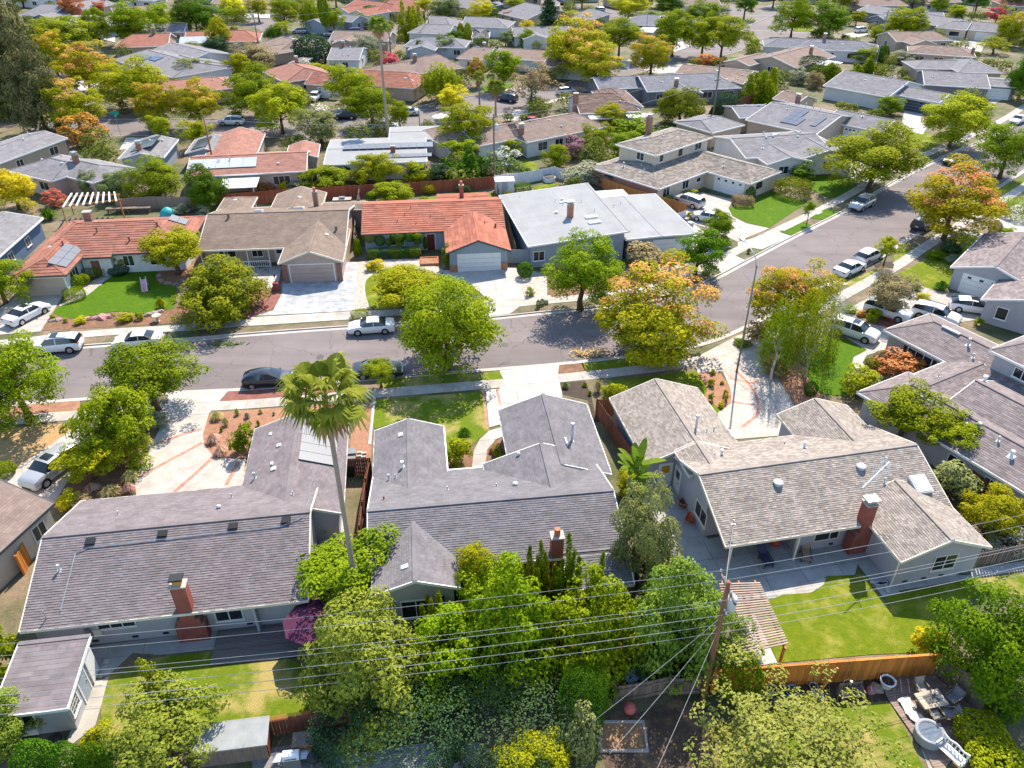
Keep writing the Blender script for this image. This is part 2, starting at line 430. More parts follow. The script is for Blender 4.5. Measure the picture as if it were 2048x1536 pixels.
# ------------------------------------------------------------------ the ground, roads, pavements, lawns
def sheet(name, poly, z, m, kind='structure', parent=None, drop=.05, label=None, curve=0):
    if curve: poly = smooth_poly(poly, curve)
    b = MB().prism([p[:2] for p in poly], z-drop, z)
    me = b.mesh(name)
    bm = bmesh.new(); bm.from_mesh(me); bmesh.ops.triangulate(bm, faces=[f for f in bm.faces if len(f.verts) > 4]); bm.to_mesh(me); bm.free()
    o = mk(name, me, m, parent)
    if parent is None: tag(o, label, None, None, kind)
    return o
def strip(name, line, d0, d1, z0, z1, m, parent=None):
    a = offset(line, d0); b = offset(line, d1); mb = MB(); n = len(line)
    for i in range(n-1):
        mb.face([(*a[i], z1), (*a[i+1], z1), (*b[i+1], z1), (*b[i], z1)])
        mb.face([(*a[i], z0), (*a[i+1], z0), (*a[i+1], z1), (*a[i], z1)]); mb.face([(*b[i], z1), (*b[i+1], z1), (*b[i+1], z0), (*b[i], z0)])
    o = mb.build(name, m, parent)
    if parent is None: tag(o, kind='structure')
    return o
def slabs(name, poly, ang, size, m, z=.135, gap=.03, joint=None, off=(0, 0), label=None, jm=None):
    """a paved area cast in separate slabs: each slab is a piece, the joints between them are sunk"""
    base = sheet(name, poly, z-.025, jm or CONCD, label=label)
    if area2(poly) < 0: poly = poly[::-1]
    c, s = math.cos(R(ang)), math.sin(R(ang))
    loc = [(p[0]*c+p[1]*s, -p[0]*s+p[1]*c) for p in poly]
    sx, sy = size if isinstance(size, tuple) else (size, size)
    x0, x1 = min(p[0] for p in loc), max(p[0] for p in loc); y0, y1 = min(p[1] for p in loc), max(p[1] for p in loc)
    nx = max(1, round((x1-x0)/sx)); ny = max(1, round((y1-y0)/sy)); sx = (x1-x0)/nx; sy = (y1-y0)/ny
    for i in range(nx):
        for j in range(ny):
            a, b = x0+i*sx+gap/2, x0+(i+1)*sx-gap/2; d, e = y0+j*sy+gap/2, y0+(j+1)*sy-gap/2
            q = clip_poly(loc, [(a, d), (b, d), (b, e), (a, e)])
            if len(q) < 3 or abs(area2(q)) < .06: continue
            q = [(p[0]*c-p[1]*s, p[0]*s+p[1]*c) for p in q]
            sheet("slab", q, z + rng.uniform(-.003, .003), m, parent=base, drop=.03)
    return base
def band(line, w, z, m, parent, name="brick_band"):
    """a band of bricks set on edge across a drive, each brick a piece of its own"""
    L = resample(line, .24)
    me = bpy.data.meshes.get("band_brick")
    if not me: me = MB().box(-.11, -.5, -.03, .11, .5, 0).mesh("band_brick")
    for a, b in zip(L, L[1:]):
        child("brick", me, m, parent, ((a[0]+b[0])/2, (a[1]+b[1])/2, z), math.atan2(b[1]-a[1], b[0]-a[0]), (1, w, 1))

tag(MB().face([(-900, -60, -.02), (900, -60, -.02), (900, 1500, -.02), (-900, 1500, -.02)]).build("ground", DIRT), kind='structure')

FAR = [(-110, 51.5), (-85, 57), (-62, 61.9)] + [(-50.11,64.43),(-42.79,66.25),(-33.52,67.54),(-26.57,68.77),(-16.88,70.24),(-4.08,71.86),(3.01,73.32),(10.71,74.93),(17.10,77.21),(23.03,81.42),(28.36,86.43),(36.51,94.21),(47.21,104.12),(59.35,116.51),(72.68,128.98),(99.46,153.31)] + [(175, 235), (260, 320)]
NEAR = [(-90, 49.6), (-70, 52.4), (-56, 54.3)] + [(-45.30,55.75),(-41.91,56.22),(-31.06,57.68),(-24.58,58.29),(-20.03,58.91),(-12.49,60.13),(-1.24,61.78),(4.51,62.68),(10.51,63.87),(15.58,65.09),(20.12,66.94),(24.79,70.24),(31.07,75.40),(36.86,80.24),(45.15,87.31),(50.45,92.41),(60.54,101.63),(81.16,120.35)] + [(175, 210), (280, 310)]
FARS = smooth_poly(FAR, 6, False); NEARS = smooth_poly(NEAR, 6, False)
road = sheet("road", FARS + NEARS[::-1], .02, ASPH)
strip("gutter", FARS, -.5, 0, .0, .032, KERB); strip("gutter", NEARS, .5, 0, .0, .032, KERB)
strip("kerb", FARS, 0, .17, 0, .15, KERB); strip("kerb", NEARS, 0, -.17, 0, .15, KERB)

BS = [(-84.22,135.31),(-73.12,140.26),(-54.04,140.58),(-41.62,139.62),(-30.95,140.58),(-18.84,146.20),(-10.85,149.68),(-1.97,155.57),(4.18,162.26),(12.29,171.25),(22.49,183.65),(31.19,195.42),(42.93,203.02),(56.22,216.47),(65.21,226.35),(75.93,235.48),(91.12,247.00)]
BN = [(-90.99,148.27),(-86.55,150.76),(-75.62,151.84),(-66.85,151.84),(-56.16,151.84),(-44.70,151.84),(-36.03,153.31),(-25.86,154.81),(-20.02,160.64),(-9.76,169.92),(1.87,176.79),(10.41,180.65),(21.09,197.71),(27.86,206.71),(42.27,224.89),(56.10,235.48),(69.64,255.88),(86.09,281.91)]
sheet("road", smooth_poly(BS, 4, False) + smooth_poly(BN, 4, False)[::-1], .02, ASPH)
strip("kerb", smooth_poly(BS, 4, False), 0, -.2, 0, .15, KERB); strip("kerb", smooth_poly(BN, 4, False), 0, .2, 0, .15, KERB)
sheet("road", [(-117.88,200.77),(-110.67,197.35),(-101.31,186.65),(-87.14,167.22),(-76.88,154.65),(-73.85,151.05),(-76.15,146.92),(-87.69,163.11),(-101.54,180.71),(-112.65,192.94)], .026, ASPH)
sheet("road", [(-98.63,284.94),(-89.27,273.41),(-83.14,276.47),(-78.87,278.54),(-67.25,251.86),(-66.73,237.04),(-74.60,251.86),(-82.06,263.64),(-86.92,265.54),(-94.02,270.41)], .02, ASPH)
sheet("road", [(-67.66,247.58),(-61.09,249.27),(-52.22,242.61),(-45.13,240.99),(-37.44,257.17),(-31.07,268.44),(-29.88,257.17),(-35.30,240.99),(-46.96,235.49),(-51.37,233.96),(-65.45,238.61)], .024, ASPH)
sheet("road", [(82.71,324.19),(80.72,286.98),(87.68,302.86),(98.35,316.78),(119.40,348.48),(127.00,348.48),(100.56,302.86),(89.12,272.56),(88.65,252.06),(94.29,252.06),(82.54,243.95),(74.49,236.31),(66.57,232.13),(60.96,232.13)], .024, ASPH)
sheet("road", [(17.88,316.09),(28.09,308.36),(34.58,296.23),(50.96,283.86),(52.82,287.14),(57.42,276.47),(56.46,271.40),(49.74,276.47),(31.71,281.71),(25.01,291.62),(17.35,305.86)], .024, ASPH)
sheet("road", [(-192.60,308.36),(-178.04,298.58),(-173.86,299.77),(-172.96,304.63),(-168.25,313.48),(-168.37,324.19),(-168.96,341.59),(-176.74,341.59),(-175.14,321.45),(-181.18,313.48),(-198.59,318.75)], .024, ASPH)
sheet("road", [(-7.25,313.48),(-0.06,318.75),(13.22,332.68),(27.09,341.59),(25.61,321.45),(19.40,308.36),(5.31,312.19),(-3.56,304.63)], .024, ASPH)

# block pads standing a kerb height above the roads
sheet("ground", offset(NEARS, -.17) + [(330, 200), (250, -20), (-110, -20)], .10, DIRT, drop=.12)
sheet("ground", offset(FARS, .17) + [(210, 300), (120, 240)] + offset(smooth_poly(BS, 4, False), -.2)[::-1] + [(-100, 110)], .10, DIRT, drop=.12)

# pavements: single slabs along both sides of the near road
def walk(line, side, d0, d1, s0, s1, step=1.45):
    mid = [p for p in resample(smooth_poly(offset(line, side*(d0+d1)/2), 2, False), step)]
    base = strip("sidewalk", offset(line, side*(d0+d1)/2), -(d1-d0)/2, (d1-d0)/2, .08, .115, CONCD)
    me = MB().box(-step/2+.015, -(d1-d0)/2, -.04, step/2-.015, (d1-d0)/2, 0).mesh("sidewalk_slab")
    for a, b in zip(mid, mid[1:]):
        x, y = (a[0]+b[0])/2, (a[1]+b[1])/2
        if x < s0 or x > s1: continue
        child("slab", me, CONC, base, (x, y, .14 + rng.uniform(-.004, .004)), math.atan2(b[1]-a[1], b[0]-a[0]))
walk(FARS, 1, 1.7, 3.1, -60, 95)
walk(NEARS, -1, 1.7, 3.1, -42, 105)

# lots on the far side of the near road
slabs("driveway", [(-55.15,76.75),(-50.17,77.34),(-48.47,69.07),(-53.29,68.26),(-55.66,72.45)], 96, (3.2, 2.8), CONC)
sheet("lawn", [(-47.08,81.08),(-45.56,83.15),(-41.95,83.48),(-40.43,80.28),(-38.31,79.31),(-36.78,74.72),(-37.18,73.93),(-39.27,72.91),(-42.26,73.50),(-44.47,72.68),(-46.47,71.89),(-49.06,73.03),(-49.06,74.80),(-47.40,77.46)], .135, GRASSB, curve=4)
slabs("footpath", [(-47.42,82.08),(-47.63,83.95),(-47.02,84.67),(-46.61,83.24),(-46.98,81.08),(-47.17,77.17),(-48.69,74.60),(-49.44,74.80),(-48.07,78.10)], 40, 1.6, CONC)
sheet("planting_bed", [(-49.01,72.91),(-46.38,71.70),(-44.40,72.53),(-42.18,73.30),(-39.21,72.76),(-37.13,73.81),(-36.48,74.80),(-34.73,70.95),(-48.54,69.21)], .12, BARK)
sheet("planting_bed", [(-48.69,80.28),(-48.12,82.55),(-47.46,82.18),(-48.07,78.10),(-49.38,76.22),(-50.21,78.53)], .12, PEBBLE)
sheet("planting_bed", [(-41.85,83.48),(-38.47,85.40),(-37.56,83.95),(-38.27,80.28),(-40.53,80.28)], .16, MULCHO, drop=.15, curve=3)
sheet("planting_bed", [(-36.48,74.80),(-27.89,78.96),(-26.23,78.53),(-25.29,74.80),(-27.56,72.26),(-34.75,71.03)], .12, MULCHR, curve=0)
sheet("planting_bed", [(-31.46,83.95),(-28.96,84.91),(-28.24,80.28),(-29.94,80.72)], .125, PEBBLE)
slabs("footpath", [(-28.99,85.01),(-27.65,85.01),(-26.65,79.05),(-27.95,79.05)], 6, (2.4, 1.6), CONCW)
slabs("driveway", [(-26.48,80.72),(-20.02,82.08),(-20.05,86.14),(-18.80,86.14),(-17.07,73.61),(-27.59,72.38),(-25.73,73.61),(-25.82,77.67)], 5, (3.1, 2.9), CONCG)
slabs("driveway", [(-27.69,72.07),(-16.96,73.50),(-16.56,71.70),(-27.34,70.22)], 5, (2.2, 1.6), CONC, z=.15)
sheet("planting_bed", [(-19.24,85.89),(-16.80,86.88),(-11.18,87.14),(-8.23,83.95),(-8.29,82.08),(-10.06,83.95),(-14.22,84.67),(-16.39,82.78),(-16.83,79.83),(-15.47,74.20),(-17.59,73.61)], .125, PEBBLE)
sheet("lawn", [(-16.83,79.83),(-16.29,82.78),(-14.19,84.43),(-10.82,83.48),(-8.05,81.63),(-8.71,77.67),(-11.46,74.80),(-13.07,74.32),(-15.31,74.40)], .135, GRASS, curve=4)
slabs("driveway", [(-8.21,83.72),(-0.70,84.67),(0.52,84.43),(1.40,76.75),(-2.53,75.93),(-4.80,80.28),(-8.09,82.08)], 6, (2.6, 2.6), CONCW)
slabs("driveway", [(-2.53,75.93),(1.40,76.75),(4.31,77.25),(4.46,76.22),(1.23,75.20),(-0.26,72.84),(-4.07,72.00),(-4.40,75.60)], 6, (2.4, 1.8), CONC, z=.15)
sheet("verge", [(-0.55,74.80),(1.98,75.32),(3.62,74.00),(-0.26,72.76)], .13, DIRT)
sheet("planting_bed", [(0.52,83.95),(2.95,83.48),(4.11,82.08),(3.92,77.04),(1.44,76.84)], .125, PEBBLE)
sheet("planting_bed", [(4.11,82.08),(9.31,82.08),(14.36,83.95),(15.84,80.28),(11.43,76.01),(4.29,76.84)], .125, BARK)
slabs("driveway", [(16.92,92.98),(20.94,96.25),(22.46,98.39),(24.36,98.83),(25.22,95.83),(27.74,90.83),(25.74,89.50),(20.74,84.83),(17.54,83.13),(17.48,88.39),(14.15,88.39)], 20, (3.0, 2.8), CONCW)
slabs("driveway", [(28.15,110.83),(32.11,107.75),(30.51,104.32),(30.33,101.06),(31.56,98.61),(34.21,96.89),(28.89,92.39),(25.97,97.10),(23.45,99.27),(23.01,106.25)], 42, (3.0, 2.8), CONC)
slabs("driveway", [(28.84,92.19),(34.99,95.63),(36.32,94.19),(31.34,89.88),(29.85,90.64),(28.52,90.26)], 32, (2.2, 1.8), CONCW, z=.15)
slabs("driveway", [(27.31,88.39),(24.19,85.17),(24.75,83.13),(28.51,86.58)], 30, (2.2, 1.8), CONCW, z=.15)
sheet("verge", [(27.31,88.39),(29.90,90.83),(31.49,89.88),(28.60,86.94)], .13, DIRT)
sheet("verge", [(21.29,83.13),(23.56,85.00),(24.71,82.96),(22.96,80.83)], .13, DIRT)
sheet("planting_bed", [(24.03,98.83),(25.65,97.10),(29.00,92.19),(27.74,90.83),(25.06,95.83)], .13, DIRT)
sheet("lawn", [(30.63,104.32),(33.50,106.25),(38.40,111.26),(42.37,106.65),(34.25,97.01),(31.67,99.05),(30.44,101.51)], .135, GRASSB, curve=0)
sheet("lawn", [(35.18,95.75),(39.42,99.49),(40.24,97.96),(36.47,94.43)], .14, GRASSB)
sheet("lawn", [(40.77,100.60),(44.38,104.32),(45.77,102.90),(42.51,99.80)], .14, GRASSB)
sheet("lawn", [(43.85,114.27),(48.92,119.42),(53.52,116.37),(50.15,110.64),(46.19,108.17)], .135, GRASSB)
sheet("lawn", [(72.69,144.46),(75.52,143.24),(76.64,137.42),(70.88,131.47),(68.51,134.66)], .135, GRASS)
slabs("driveway", [(54.24,134.02),(63.25,145.89),(63.27,151.54),(65.74,145.89),(67.52,144.09),(56.92,132.45),(53.96,127.94)], 42, (3.2, 3.0), CONCW)
slabs("driveway", [(50.01,131.47),(56.56,136.86),(58.58,129.41),(60.92,121.68),(54.42,114.69),(49.50,119.87),(49.31,126.42)], 42, (3.2, 3.0), CONCW)
slabs("driveway", [(78.37,158.62),(81.19,156.54),(77.20,145.89),(74.48,141.46),(72.09,144.99)], 42, (3.0, 3.0), CONCW)
slabs("driveway", [(99.96,173.38),(105.52,174.61),(103.77,168.59),(99.40,164.03),(98.12,168.59)], 42, (3.0, 3.0), CONCW)

# lots on the near side, left to right
sheet("lawn", [(-43.26,52.08),(-41.27,52.68),(-37.31,52.93),(-37.99,50.21),(-39.18,47.04),(-40.93,47.88),(-42.55,49.31)], .135, DRYG, curve=3)
sheet("verge", [(-44.99,55.19),(-44.06,55.98),(-38.55,56.51),(-37.69,54.68),(-44.14,53.67),(-45.24,54.04)], .13, MULCHO)
sheet("planting_bed", [(-35.60,50.21),(-30.36,52.32),(-29.26,50.21),(-29.09,46.31),(-28.55,44.31),(-31.66,43.17),(-33.42,42.06),(-34.28,43.54),(-33.98,45.90)], .12, BARK)
slabs("driveway", [(-39.23,47.14),(-37.99,50.21),(-37.13,52.56),(-35.17,52.08),(-35.46,50.21),(-34.44,46.31),(-34.17,43.07),(-38.96,42.51),(-40.55,45.30)], 38, (3.3, 3.2), CONC)
dw = slabs("driveway", [(-29.94,54.30),(-26.38,54.55),(-26.19,53.30),(-25.92,51.60),(-25.38,50.21),(-23.89,48.43),(-21.38,48.32),(-20.72,45.10),(-28.39,43.93),(-29.16,45.50),(-29.53,48.43),(-29.79,51.60)], 8, (9, 9), CONC)
for ln in ([(-29.47,50.21),(-27.74,51.48),(-26.20,52.44)], [(-29.03,46.15),(-27.39,48.21),(-25.50,50.55)], [(-25.75,44.12),(-24.91,46.21),(-24.00,48.75)], [(-21.97,45.10),(-21.94,46.31),(-21.87,48.10)]):
    band(ln, .3, .142, BRICKB, dw)
slabs("driveway", [(-31.12,57.68),(-25.81,58.01),(-26.17,55.98),(-26.38,54.55),(-29.94,54.30)], 6, (2.2, 2.0), CONCW, z=.15)
sheet("verge", [(-25.79,57.95),(-19.39,58.79),(-16.32,59.13),(-15.97,57.32),(-19.25,56.86),(-26.17,55.98)], .13, MULCHR)
sheet("planting_bed", [(-26.28,54.68),(-18.98,55.72),(-15.73,56.11),(-15.24,53.54),(-18.71,52.08),(-20.73,48.43),(-23.89,48.43),(-25.38,50.21),(-26.08,52.08)], .125, MULCHO)
sheet("verge", [(-12.47,60.00),(-10.30,60.44),(-7.36,61.54),(-3.44,60.88),(-1.20,61.54),(-0.78,59.94),(-7.14,58.99),(-12.07,58.29)], .13, GRASSD)
slabs("driveway", [(-1.20,61.54),(4.52,62.64),(4.29,60.58),(4.43,59.28),(4.56,57.32),(3.32,53.54),(-1.39,53.54),(-1.31,57.73),(-0.78,60.00)], 7, (2.6, 2.6), CONCW, z=.15)
sheet("verge", [(4.52,62.64),(6.83,62.88),(7.01,60.94),(4.29,60.64)], .13, BARK)
sheet("verge", [(6.67,62.85),(9.18,63.32),(12.57,63.95),(14.19,63.64),(15.30,62.39),(7.00,60.88)], .13, GRASS)
sheet("lawn", [(-12.29,56.64),(-7.62,57.32),(-2.40,58.07),(-1.94,52.08),(-3.30,50.21),(-4.05,48.43),(-5.56,48.43),(-5.87,52.56),(-9.06,53.79),(-11.65,52.32),(-12.13,54.04)], .135, GRASSD)
fp = slabs("footpath", [(-2.41,58.29),(-1.47,58.40),(-0.87,53.05),(-1.95,52.56)], 97, (1.9, 2.4), CONCW, z=.145)
band([(-2.64,58.29),(-2.41,55.85),(-2.08,52.08)], .22, .15, BRICKB, fp); band([(-1.35,58.40),(-1.14,56.64),(-0.89,55.06)], .22, .15, BRICKB, fp)
slabs("footpath", [(-1.94,52.08),(-0.50,52.80),(-0.35,51.60),(-1.34,50.90),(-2.02,49.53),(-2.15,47.14),(-3.17,47.14),(-3.12,49.31),(-2.69,50.90)], 97, (2.0, 2.2), CONC, z=.14)
sheet("planting_bed", [(-5.56,50.21),(-3.16,50.21),(-3.17,47.14),(-5.33,47.14)], .12, BARK)
sheet("planting_bed", [(-1.89,50.21),(-0.49,51.48),(-0.13,48.43),(-2.15,47.14)], .125, BARK)
sheet("planting_bed", [(4.43,59.42),(6.43,59.71),(8.68,60.00),(7.96,55.85),(8.03,53.54),(6.97,53.30),(6.81,56.64),(4.49,57.60)], .12, SOILD)
sheet("planting_bed", [(6.77,60.00),(8.71,60.29),(9.41,58.01),(8.10,54.30),(7.23,54.55),(7.16,57.19)], .124, DIRT)
sheet("planting_bed", [(-13.48,51.60),(-12.37,57.19),(-11.09,46.31),(-12.89,46.31)], .12, MULCHO)
strip("footpath", [(-12.35,57.05),(-11.90,52.08),(-11.73,50.21)], -.12, .12, .1, .15, CONCW)
sheet("lawn", [(8.65,59.71),(15.38,61.18),(17.89,61.48),(19.13,57.73),(18.91,53.54),(16.26,53.54),(10.17,56.64)], .135, GRASS)
sheet("planting_bed", [(17.52,61.35),(19.29,61.87),(19.72,60.50),(19.94,58.53),(19.50,56.49),(18.53,55.29),(17.64,56.34),(17.28,57.11),(17.88,58.69)], .14, MULCHO, curve=3)
d3 = slabs("driveway", [(18.68,64.35),(22.72,67.00),(24.38,67.74),(24.16,63.51),(24.24,61.85),(24.82,60.26),(24.94,57.24),(24.87,53.36),(23.69,51.55),(17.54,50.80),(17.95,54.70),(19.40,56.10),(19.95,58.42),(19.92,61.21),(18.96,62.34)], 25, (8, 8), CONC)
for ln in ([(21.20,61.53),(21.85,59.33),(22.05,57.54),(21.84,55.53),(21.16,54.16),(19.50,52.57)], [(19.49,56.42),(20.46,56.11),(21.76,55.81)], [(20.21,60.26),(21.29,59.79),(22.19,59.33),(23.07,60.10)]):
    band(ln, .28, .142, BRICKB, d3)
slabs("driveway", [(18.52,64.47),(23.02,68.23),(24.65,68.79),(25.25,65.51),(22.73,64.13),(19.98,61.48),(17.50,61.15),(17.47,62.78)], 30, (2.6, 2.4), CONC, z=.15)
sheet("planting_bed", [(22.74,64.18),(25.25,64.87),(26.81,63.51),(28.06,61.85),(28.43,57.83),(25.30,55.25),(24.36,57.54),(24.15,61.53)], .13, MULCHO, curve=3)
sheet("lawn", [(32.29,68.49),(33.95,67.15),(35.03,65.31),(33.21,63.95),(32.73,62.93),(32.75,62.13),(31.34,60.58),(29.94,57.27),(27.87,57.63),(27.61,60.58),(28.75,64.15)], .14, GRASSB, curve=0)
slabs("footpath", [(35.07,65.41),(37.21,65.84),(35.99,64.99),(34.66,64.36),(33.69,62.93),(33.81,62.13),(32.68,61.93),(32.71,63.03),(33.34,64.15)], -30, 1.6, CONCW)
slabs("driveway", [(33.53,68.49),(34.00,71.79),(36.38,72.52),(37.15,70.82),(38.81,70.35),(38.67,68.04),(37.04,65.41),(35.20,65.20)], 29, (2.6, 2.6), CONC)
slabs("driveway", [(42.15,78.01),(45.99,80.55),(47.64,78.56),(49.74,77.73),(51.73,77.73),(54.49,76.38),(52.41,74.29),(49.70,71.79),(46.43,70.82),(42.52,72.52),(42.30,74.80)], -42, (3.0, 3.0), CONCD)
slabs("driveway", [(34.61,72.52),(38.59,75.85),(40.93,77.46),(41.49,76.38),(38.48,74.29),(35.35,71.30)], 29, (2.6, 2.6), CONC, z=.15)
sheet("planting_bed", [(37.15,70.82),(40.77,72.28),(42.31,72.03),(39.42,69.88),(38.12,70.35)], .14, MULCHR)
sheet("planting_bed", [(33.81,62.13),(37.17,65.20),(40.54,65.41),(41.54,63.33),(36.72,61.54),(34.66,60.58)], .13, BARK)
sheet("lawn", [(45.55,82.90),(51.33,87.58),(53.17,86.24),(55.18,84.93),(54.44,82.15),(51.34,79.75),(46.54,78.36),(45.90,80.70)], .135, GRASS)
sheet("lawn", [(51.02,88.40),(56.32,92.39),(59.13,94.79),(62.48,92.98),(65.86,90.64),(64.60,88.40),(61.34,89.51),(55.57,85.71),(52.97,86.77)], .135, GRASS)
sheet("verge", [(38.13,80.22),(44.75,85.19),(44.57,83.65),(38.78,78.59)], .135, GRASSD)
sheet("verge", [(46.95,87.85),(49.25,90.07),(50.61,89.51),(46.29,85.71)], .135, GRASSD)
sheet("planting_bed", [(43.85,86.24),(46.51,86.24),(45.43,84.16),(43.45,84.67)], .14, SOILD)
slabs("driveway", [(65.98,100.58),(73.85,104.76),(68.21,94.79),(65.53,96.03)], 45, (3.0, 3.0), CONCW)
slabs("driveway", [(50.70,79.28),(55.15,83.15),(54.30,80.22),(51.45,77.45),(50.22,77.45)], 45, (2.0, 2.0), CONCW)
sheet("lawn", [(73.03,113.04),(81.89,118.98),(77.17,110.64),(72.55,109.09)], .135, GRASS)
slabs("footpath", [(59.74,96.03),(65.96,92.98),(64.82,90.93),(58.81,95.10)], 10, (2.0, 1.2), CONCW)
slabs("driveway", [(70.16,104.63),(73.65,106.82),(72.19,101.82),(69.38,99.13),(69.02,102.52)], 45, 3, CONCW)

# back yards on the near side
sheet("lawn", [(-23.63,28.27),(-22.31,28.74),(-21.48,29.46),(-18.15,29.94),(-17.80,28.86),(-13.49,29.46),(-11.44,28.51),(-11.20,25.53),(-13.51,24.91),(-16.23,24.31),(-22.36,24.51),(-23.33,26.49)], .13, GRASSD)
slabs("patio", [(-26.53,29.94),(-25.35,30.31),(-20.25,31.20),(-18.26,31.59),(-18.09,30.07),(-21.16,29.70),(-22.86,29.82),(-23.63,28.27),(-24.72,28.04)], 8, (2.0, 1.5), PATIO)
sheet("stepping_stone", [(-24.35,29.34),(-24.00,29.36),(-23.96,29.04),(-24.30,29.00)], .16, CONC, drop=.06)
sheet("stepping_stone", [(-24.29,28.86),(-23.95,28.91),(-23.92,28.60),(-24.24,28.58)], .16, CONC, drop=.06)
sheet("stepping_stone", [(-24.30,28.33),(-23.98,28.39),(-23.95,28.10),(-24.33,28.04)], .16, CONC, drop=.06)
sheet("stepping_stone", [(-24.27,27.93),(-23.79,27.95),(-23.72,27.59),(-24.14,27.53)], .16, CONC, drop=.06)
slabs("patio", [(-24.36,27.25),(-23.60,28.22),(-23.23,26.49),(-22.96,25.02),(-23.75,23.92),(-24.12,23.92),(-24.19,25.64)], 98, (1.8, 1.6), CONCD)
def lp(O, ang, pts):
    c, q = math.cos(R(ang)), math.sin(R(ang)); return [(O[0]+x*c-y*q, O[1]+x*q+y*c) for x, y in pts]
TO = (14.11, 36.11)
slabs("patio", lp(TO, 11.5, [(-2.7, 3.2), (.4, 3.2), (.4, 9.9), (-2.7, 9.9)]), 11.5, (1.6, 2.2), PATIO, z=.12)
slabs("patio", lp(TO, 11.5, [(-2.7, -2.2), (6.3, -2.9), (8.2, -2.4), (9.4, -1.0), (10.7, -.6), (10.7, 3.6), (-2.7, 3.2)]), 11.5, (2.6, 2.0), PATIO, z=.121)
slabs("patio", lp(TO, 11.5, [(9.4, -3.9), (10.7, -3.9), (10.7, -.6), (9.4, -1.0)]), 11.5, (1.4, 1.6), PATIO, z=.12)
sheet("lawn", [(15.96,33.60),(18.11,34.51),(19.99,35.13),(21.04,35.92),(23.61,36.08),(23.85,34.20),(24.34,33.08),(27.53,32.69),(27.37,31.86),(26.47,29.96),(21.51,29.70),(15.84,29.12),(15.64,30.76)], .13, GRASS)
slabs("patio", [(16.12,34.20),(20.93,35.76),(20.62,35.21),(19.55,34.51),(16.36,34.20)], 11, (2.2, 1.5), CONC, z=.132)
sheet("lawn", [(24.17,34.13),(24.34,33.08),(27.53,32.69),(30.98,34.66),(30.53,35.68),(27.09,34.82)], .128, GRASS)
sheet("lawn", [(30.53,35.68),(35.11,36.25),(33.95,34.20),(30.94,34.58)], .13, GRASSD)
slabs("footpath", [(23.91,34.97),(25.50,35.60),(30.84,36.57),(35.76,37.40),(35.29,36.57),(30.69,35.76),(24.57,34.51)], 11, (1.8, 1.5), PATIO, z=.131)
sheet("planting_bed", [(12.90,26.05),(14.73,27.45),(21.35,28.18),(21.46,26.63),(14.31,25.94)], .12, SOILD)
sheet("lawn", [(12.85,25.83),(17.91,26.28),(21.41,26.51),(21.59,24.73),(21.63,22.17),(10.99,22.17),(11.37,24.73)], .125, GRASSD)
sheet("planting_bed", [(4.80,25.43),(7.05,25.85),(9.40,26.70),(11.59,26.06),(11.72,22.59),(4.90,22.59)], .115, mat("bare_dark_earth", (.1, .065, .045), var=.3, scale=1.5, fine=.25, fscale=8, col2=(.2, .12, .07), thr=(.4, .5, .6)))
slabs("patio", [(21.96,23.77),(22.85,23.98),(22.39,22.17),(21.82,22.17)], 100, 1.2, CONCD)
sheet("ground", [(-13.90,23.63),(-10.17,24.21),(-8.92,22.49),(-13.58,22.49)], .12, mat("grey_gravel", (.22, .2, .19), var=.2, scale=2, fine=.3, fscale=12))  # finely mottled grey gravel
sheet("lawn", [(1.00,125.55),(2.42,126.46),(4.32,123.76),(3.67,120.31),(1.24,120.31)], .13, GRASS)
sheet("lawn", [(2.98,113.10),(6.17,115.42),(6.90,114.25),(4.22,111.59)], .13, GRASS)
sheet("lawn", [(-13.71,107.67),(-7.99,111.28),(-2.38,110.55),(-2.09,107.67),(-10.91,106.62)], .13, GRASS)
sheet("lawn", [(-6.79,179.76),(-2.24,182.66),(0.62,181.68),(-2.37,174.19),(-5.75,174.19)], .13, GRASSB)
sheet("lawn", [(55.48,212.97),(60.53,212.97),(61.14,210.43),(56.48,206.71)], .13, GRASSB)
sheet("lawn", [(42.82,291.62),(50.58,293.91),(51.50,287.14),(47.68,283.86)], .13, GRASSB)
sheet("lawn", [(86.44,259.41),(93.89,261.95),(91.46,253.26),(85.38,253.26)], .13, GRASS)
sheet("lawn", [(-46.44,137.98),(-44.36,137.98),(-42.84,132.37),(-44.52,132.37)], .13, GRASSB)
sheet("driveway", [(-1.75,154.65),(0.95,159.17),(4.15,162.31),(2.41,151.76),(-0.96,150.35)], .13, CONCW)
sheet("driveway", [(12.27,171.08),(4.17,163.11),(4.91,160.73),(11.31,168.92)], .13, CONCW)
sheet("driveway", [(-5.38,176.01),(1.91,178.81),(1.90,176.94),(-1.30,173.29)], .13, CONCW)
sheet("driveway", [(31.52,197.35),(38.44,201.93),(43.23,204.30),(41.50,195.12),(34.61,192.94)], .13, CONCW)
sheet("driveway", [(44.10,235.49),(50.75,235.49),(49.29,228.01),(42.98,219.58)], .13, CONCW)
sheet("driveway", [(-41.54,163.92),(-39.70,164.73),(-36.84,161.51),(-36.71,156.88),(-38.96,158.40)], .13, CONCW)
sheet("driveway", [(-69.06,139.36),(-66.00,139.36),(-63.81,133.14),(-67.22,132.15)], .13, CONCW)
sheet("driveway", [(-36.13,156.88),(-34.21,162.31),(-33.39,159.94),(-35.50,154.65)], .13, CONCW)
sheet("driveway", [(-92.02,289.36),(-82.09,287.14),(-79.84,278.54),(-88.22,278.54)], .13, CONCW)
sheet("driveway", [(126.90,245.08),(137.57,240.62),(124.02,218.50),(122.03,226.10),(119.51,230.09)], .13, CONCW)
sheet("driveway", [(98.25,247.37),(109.88,256.92),(106.17,247.37),(98.14,240.62)], .13, CONCW)
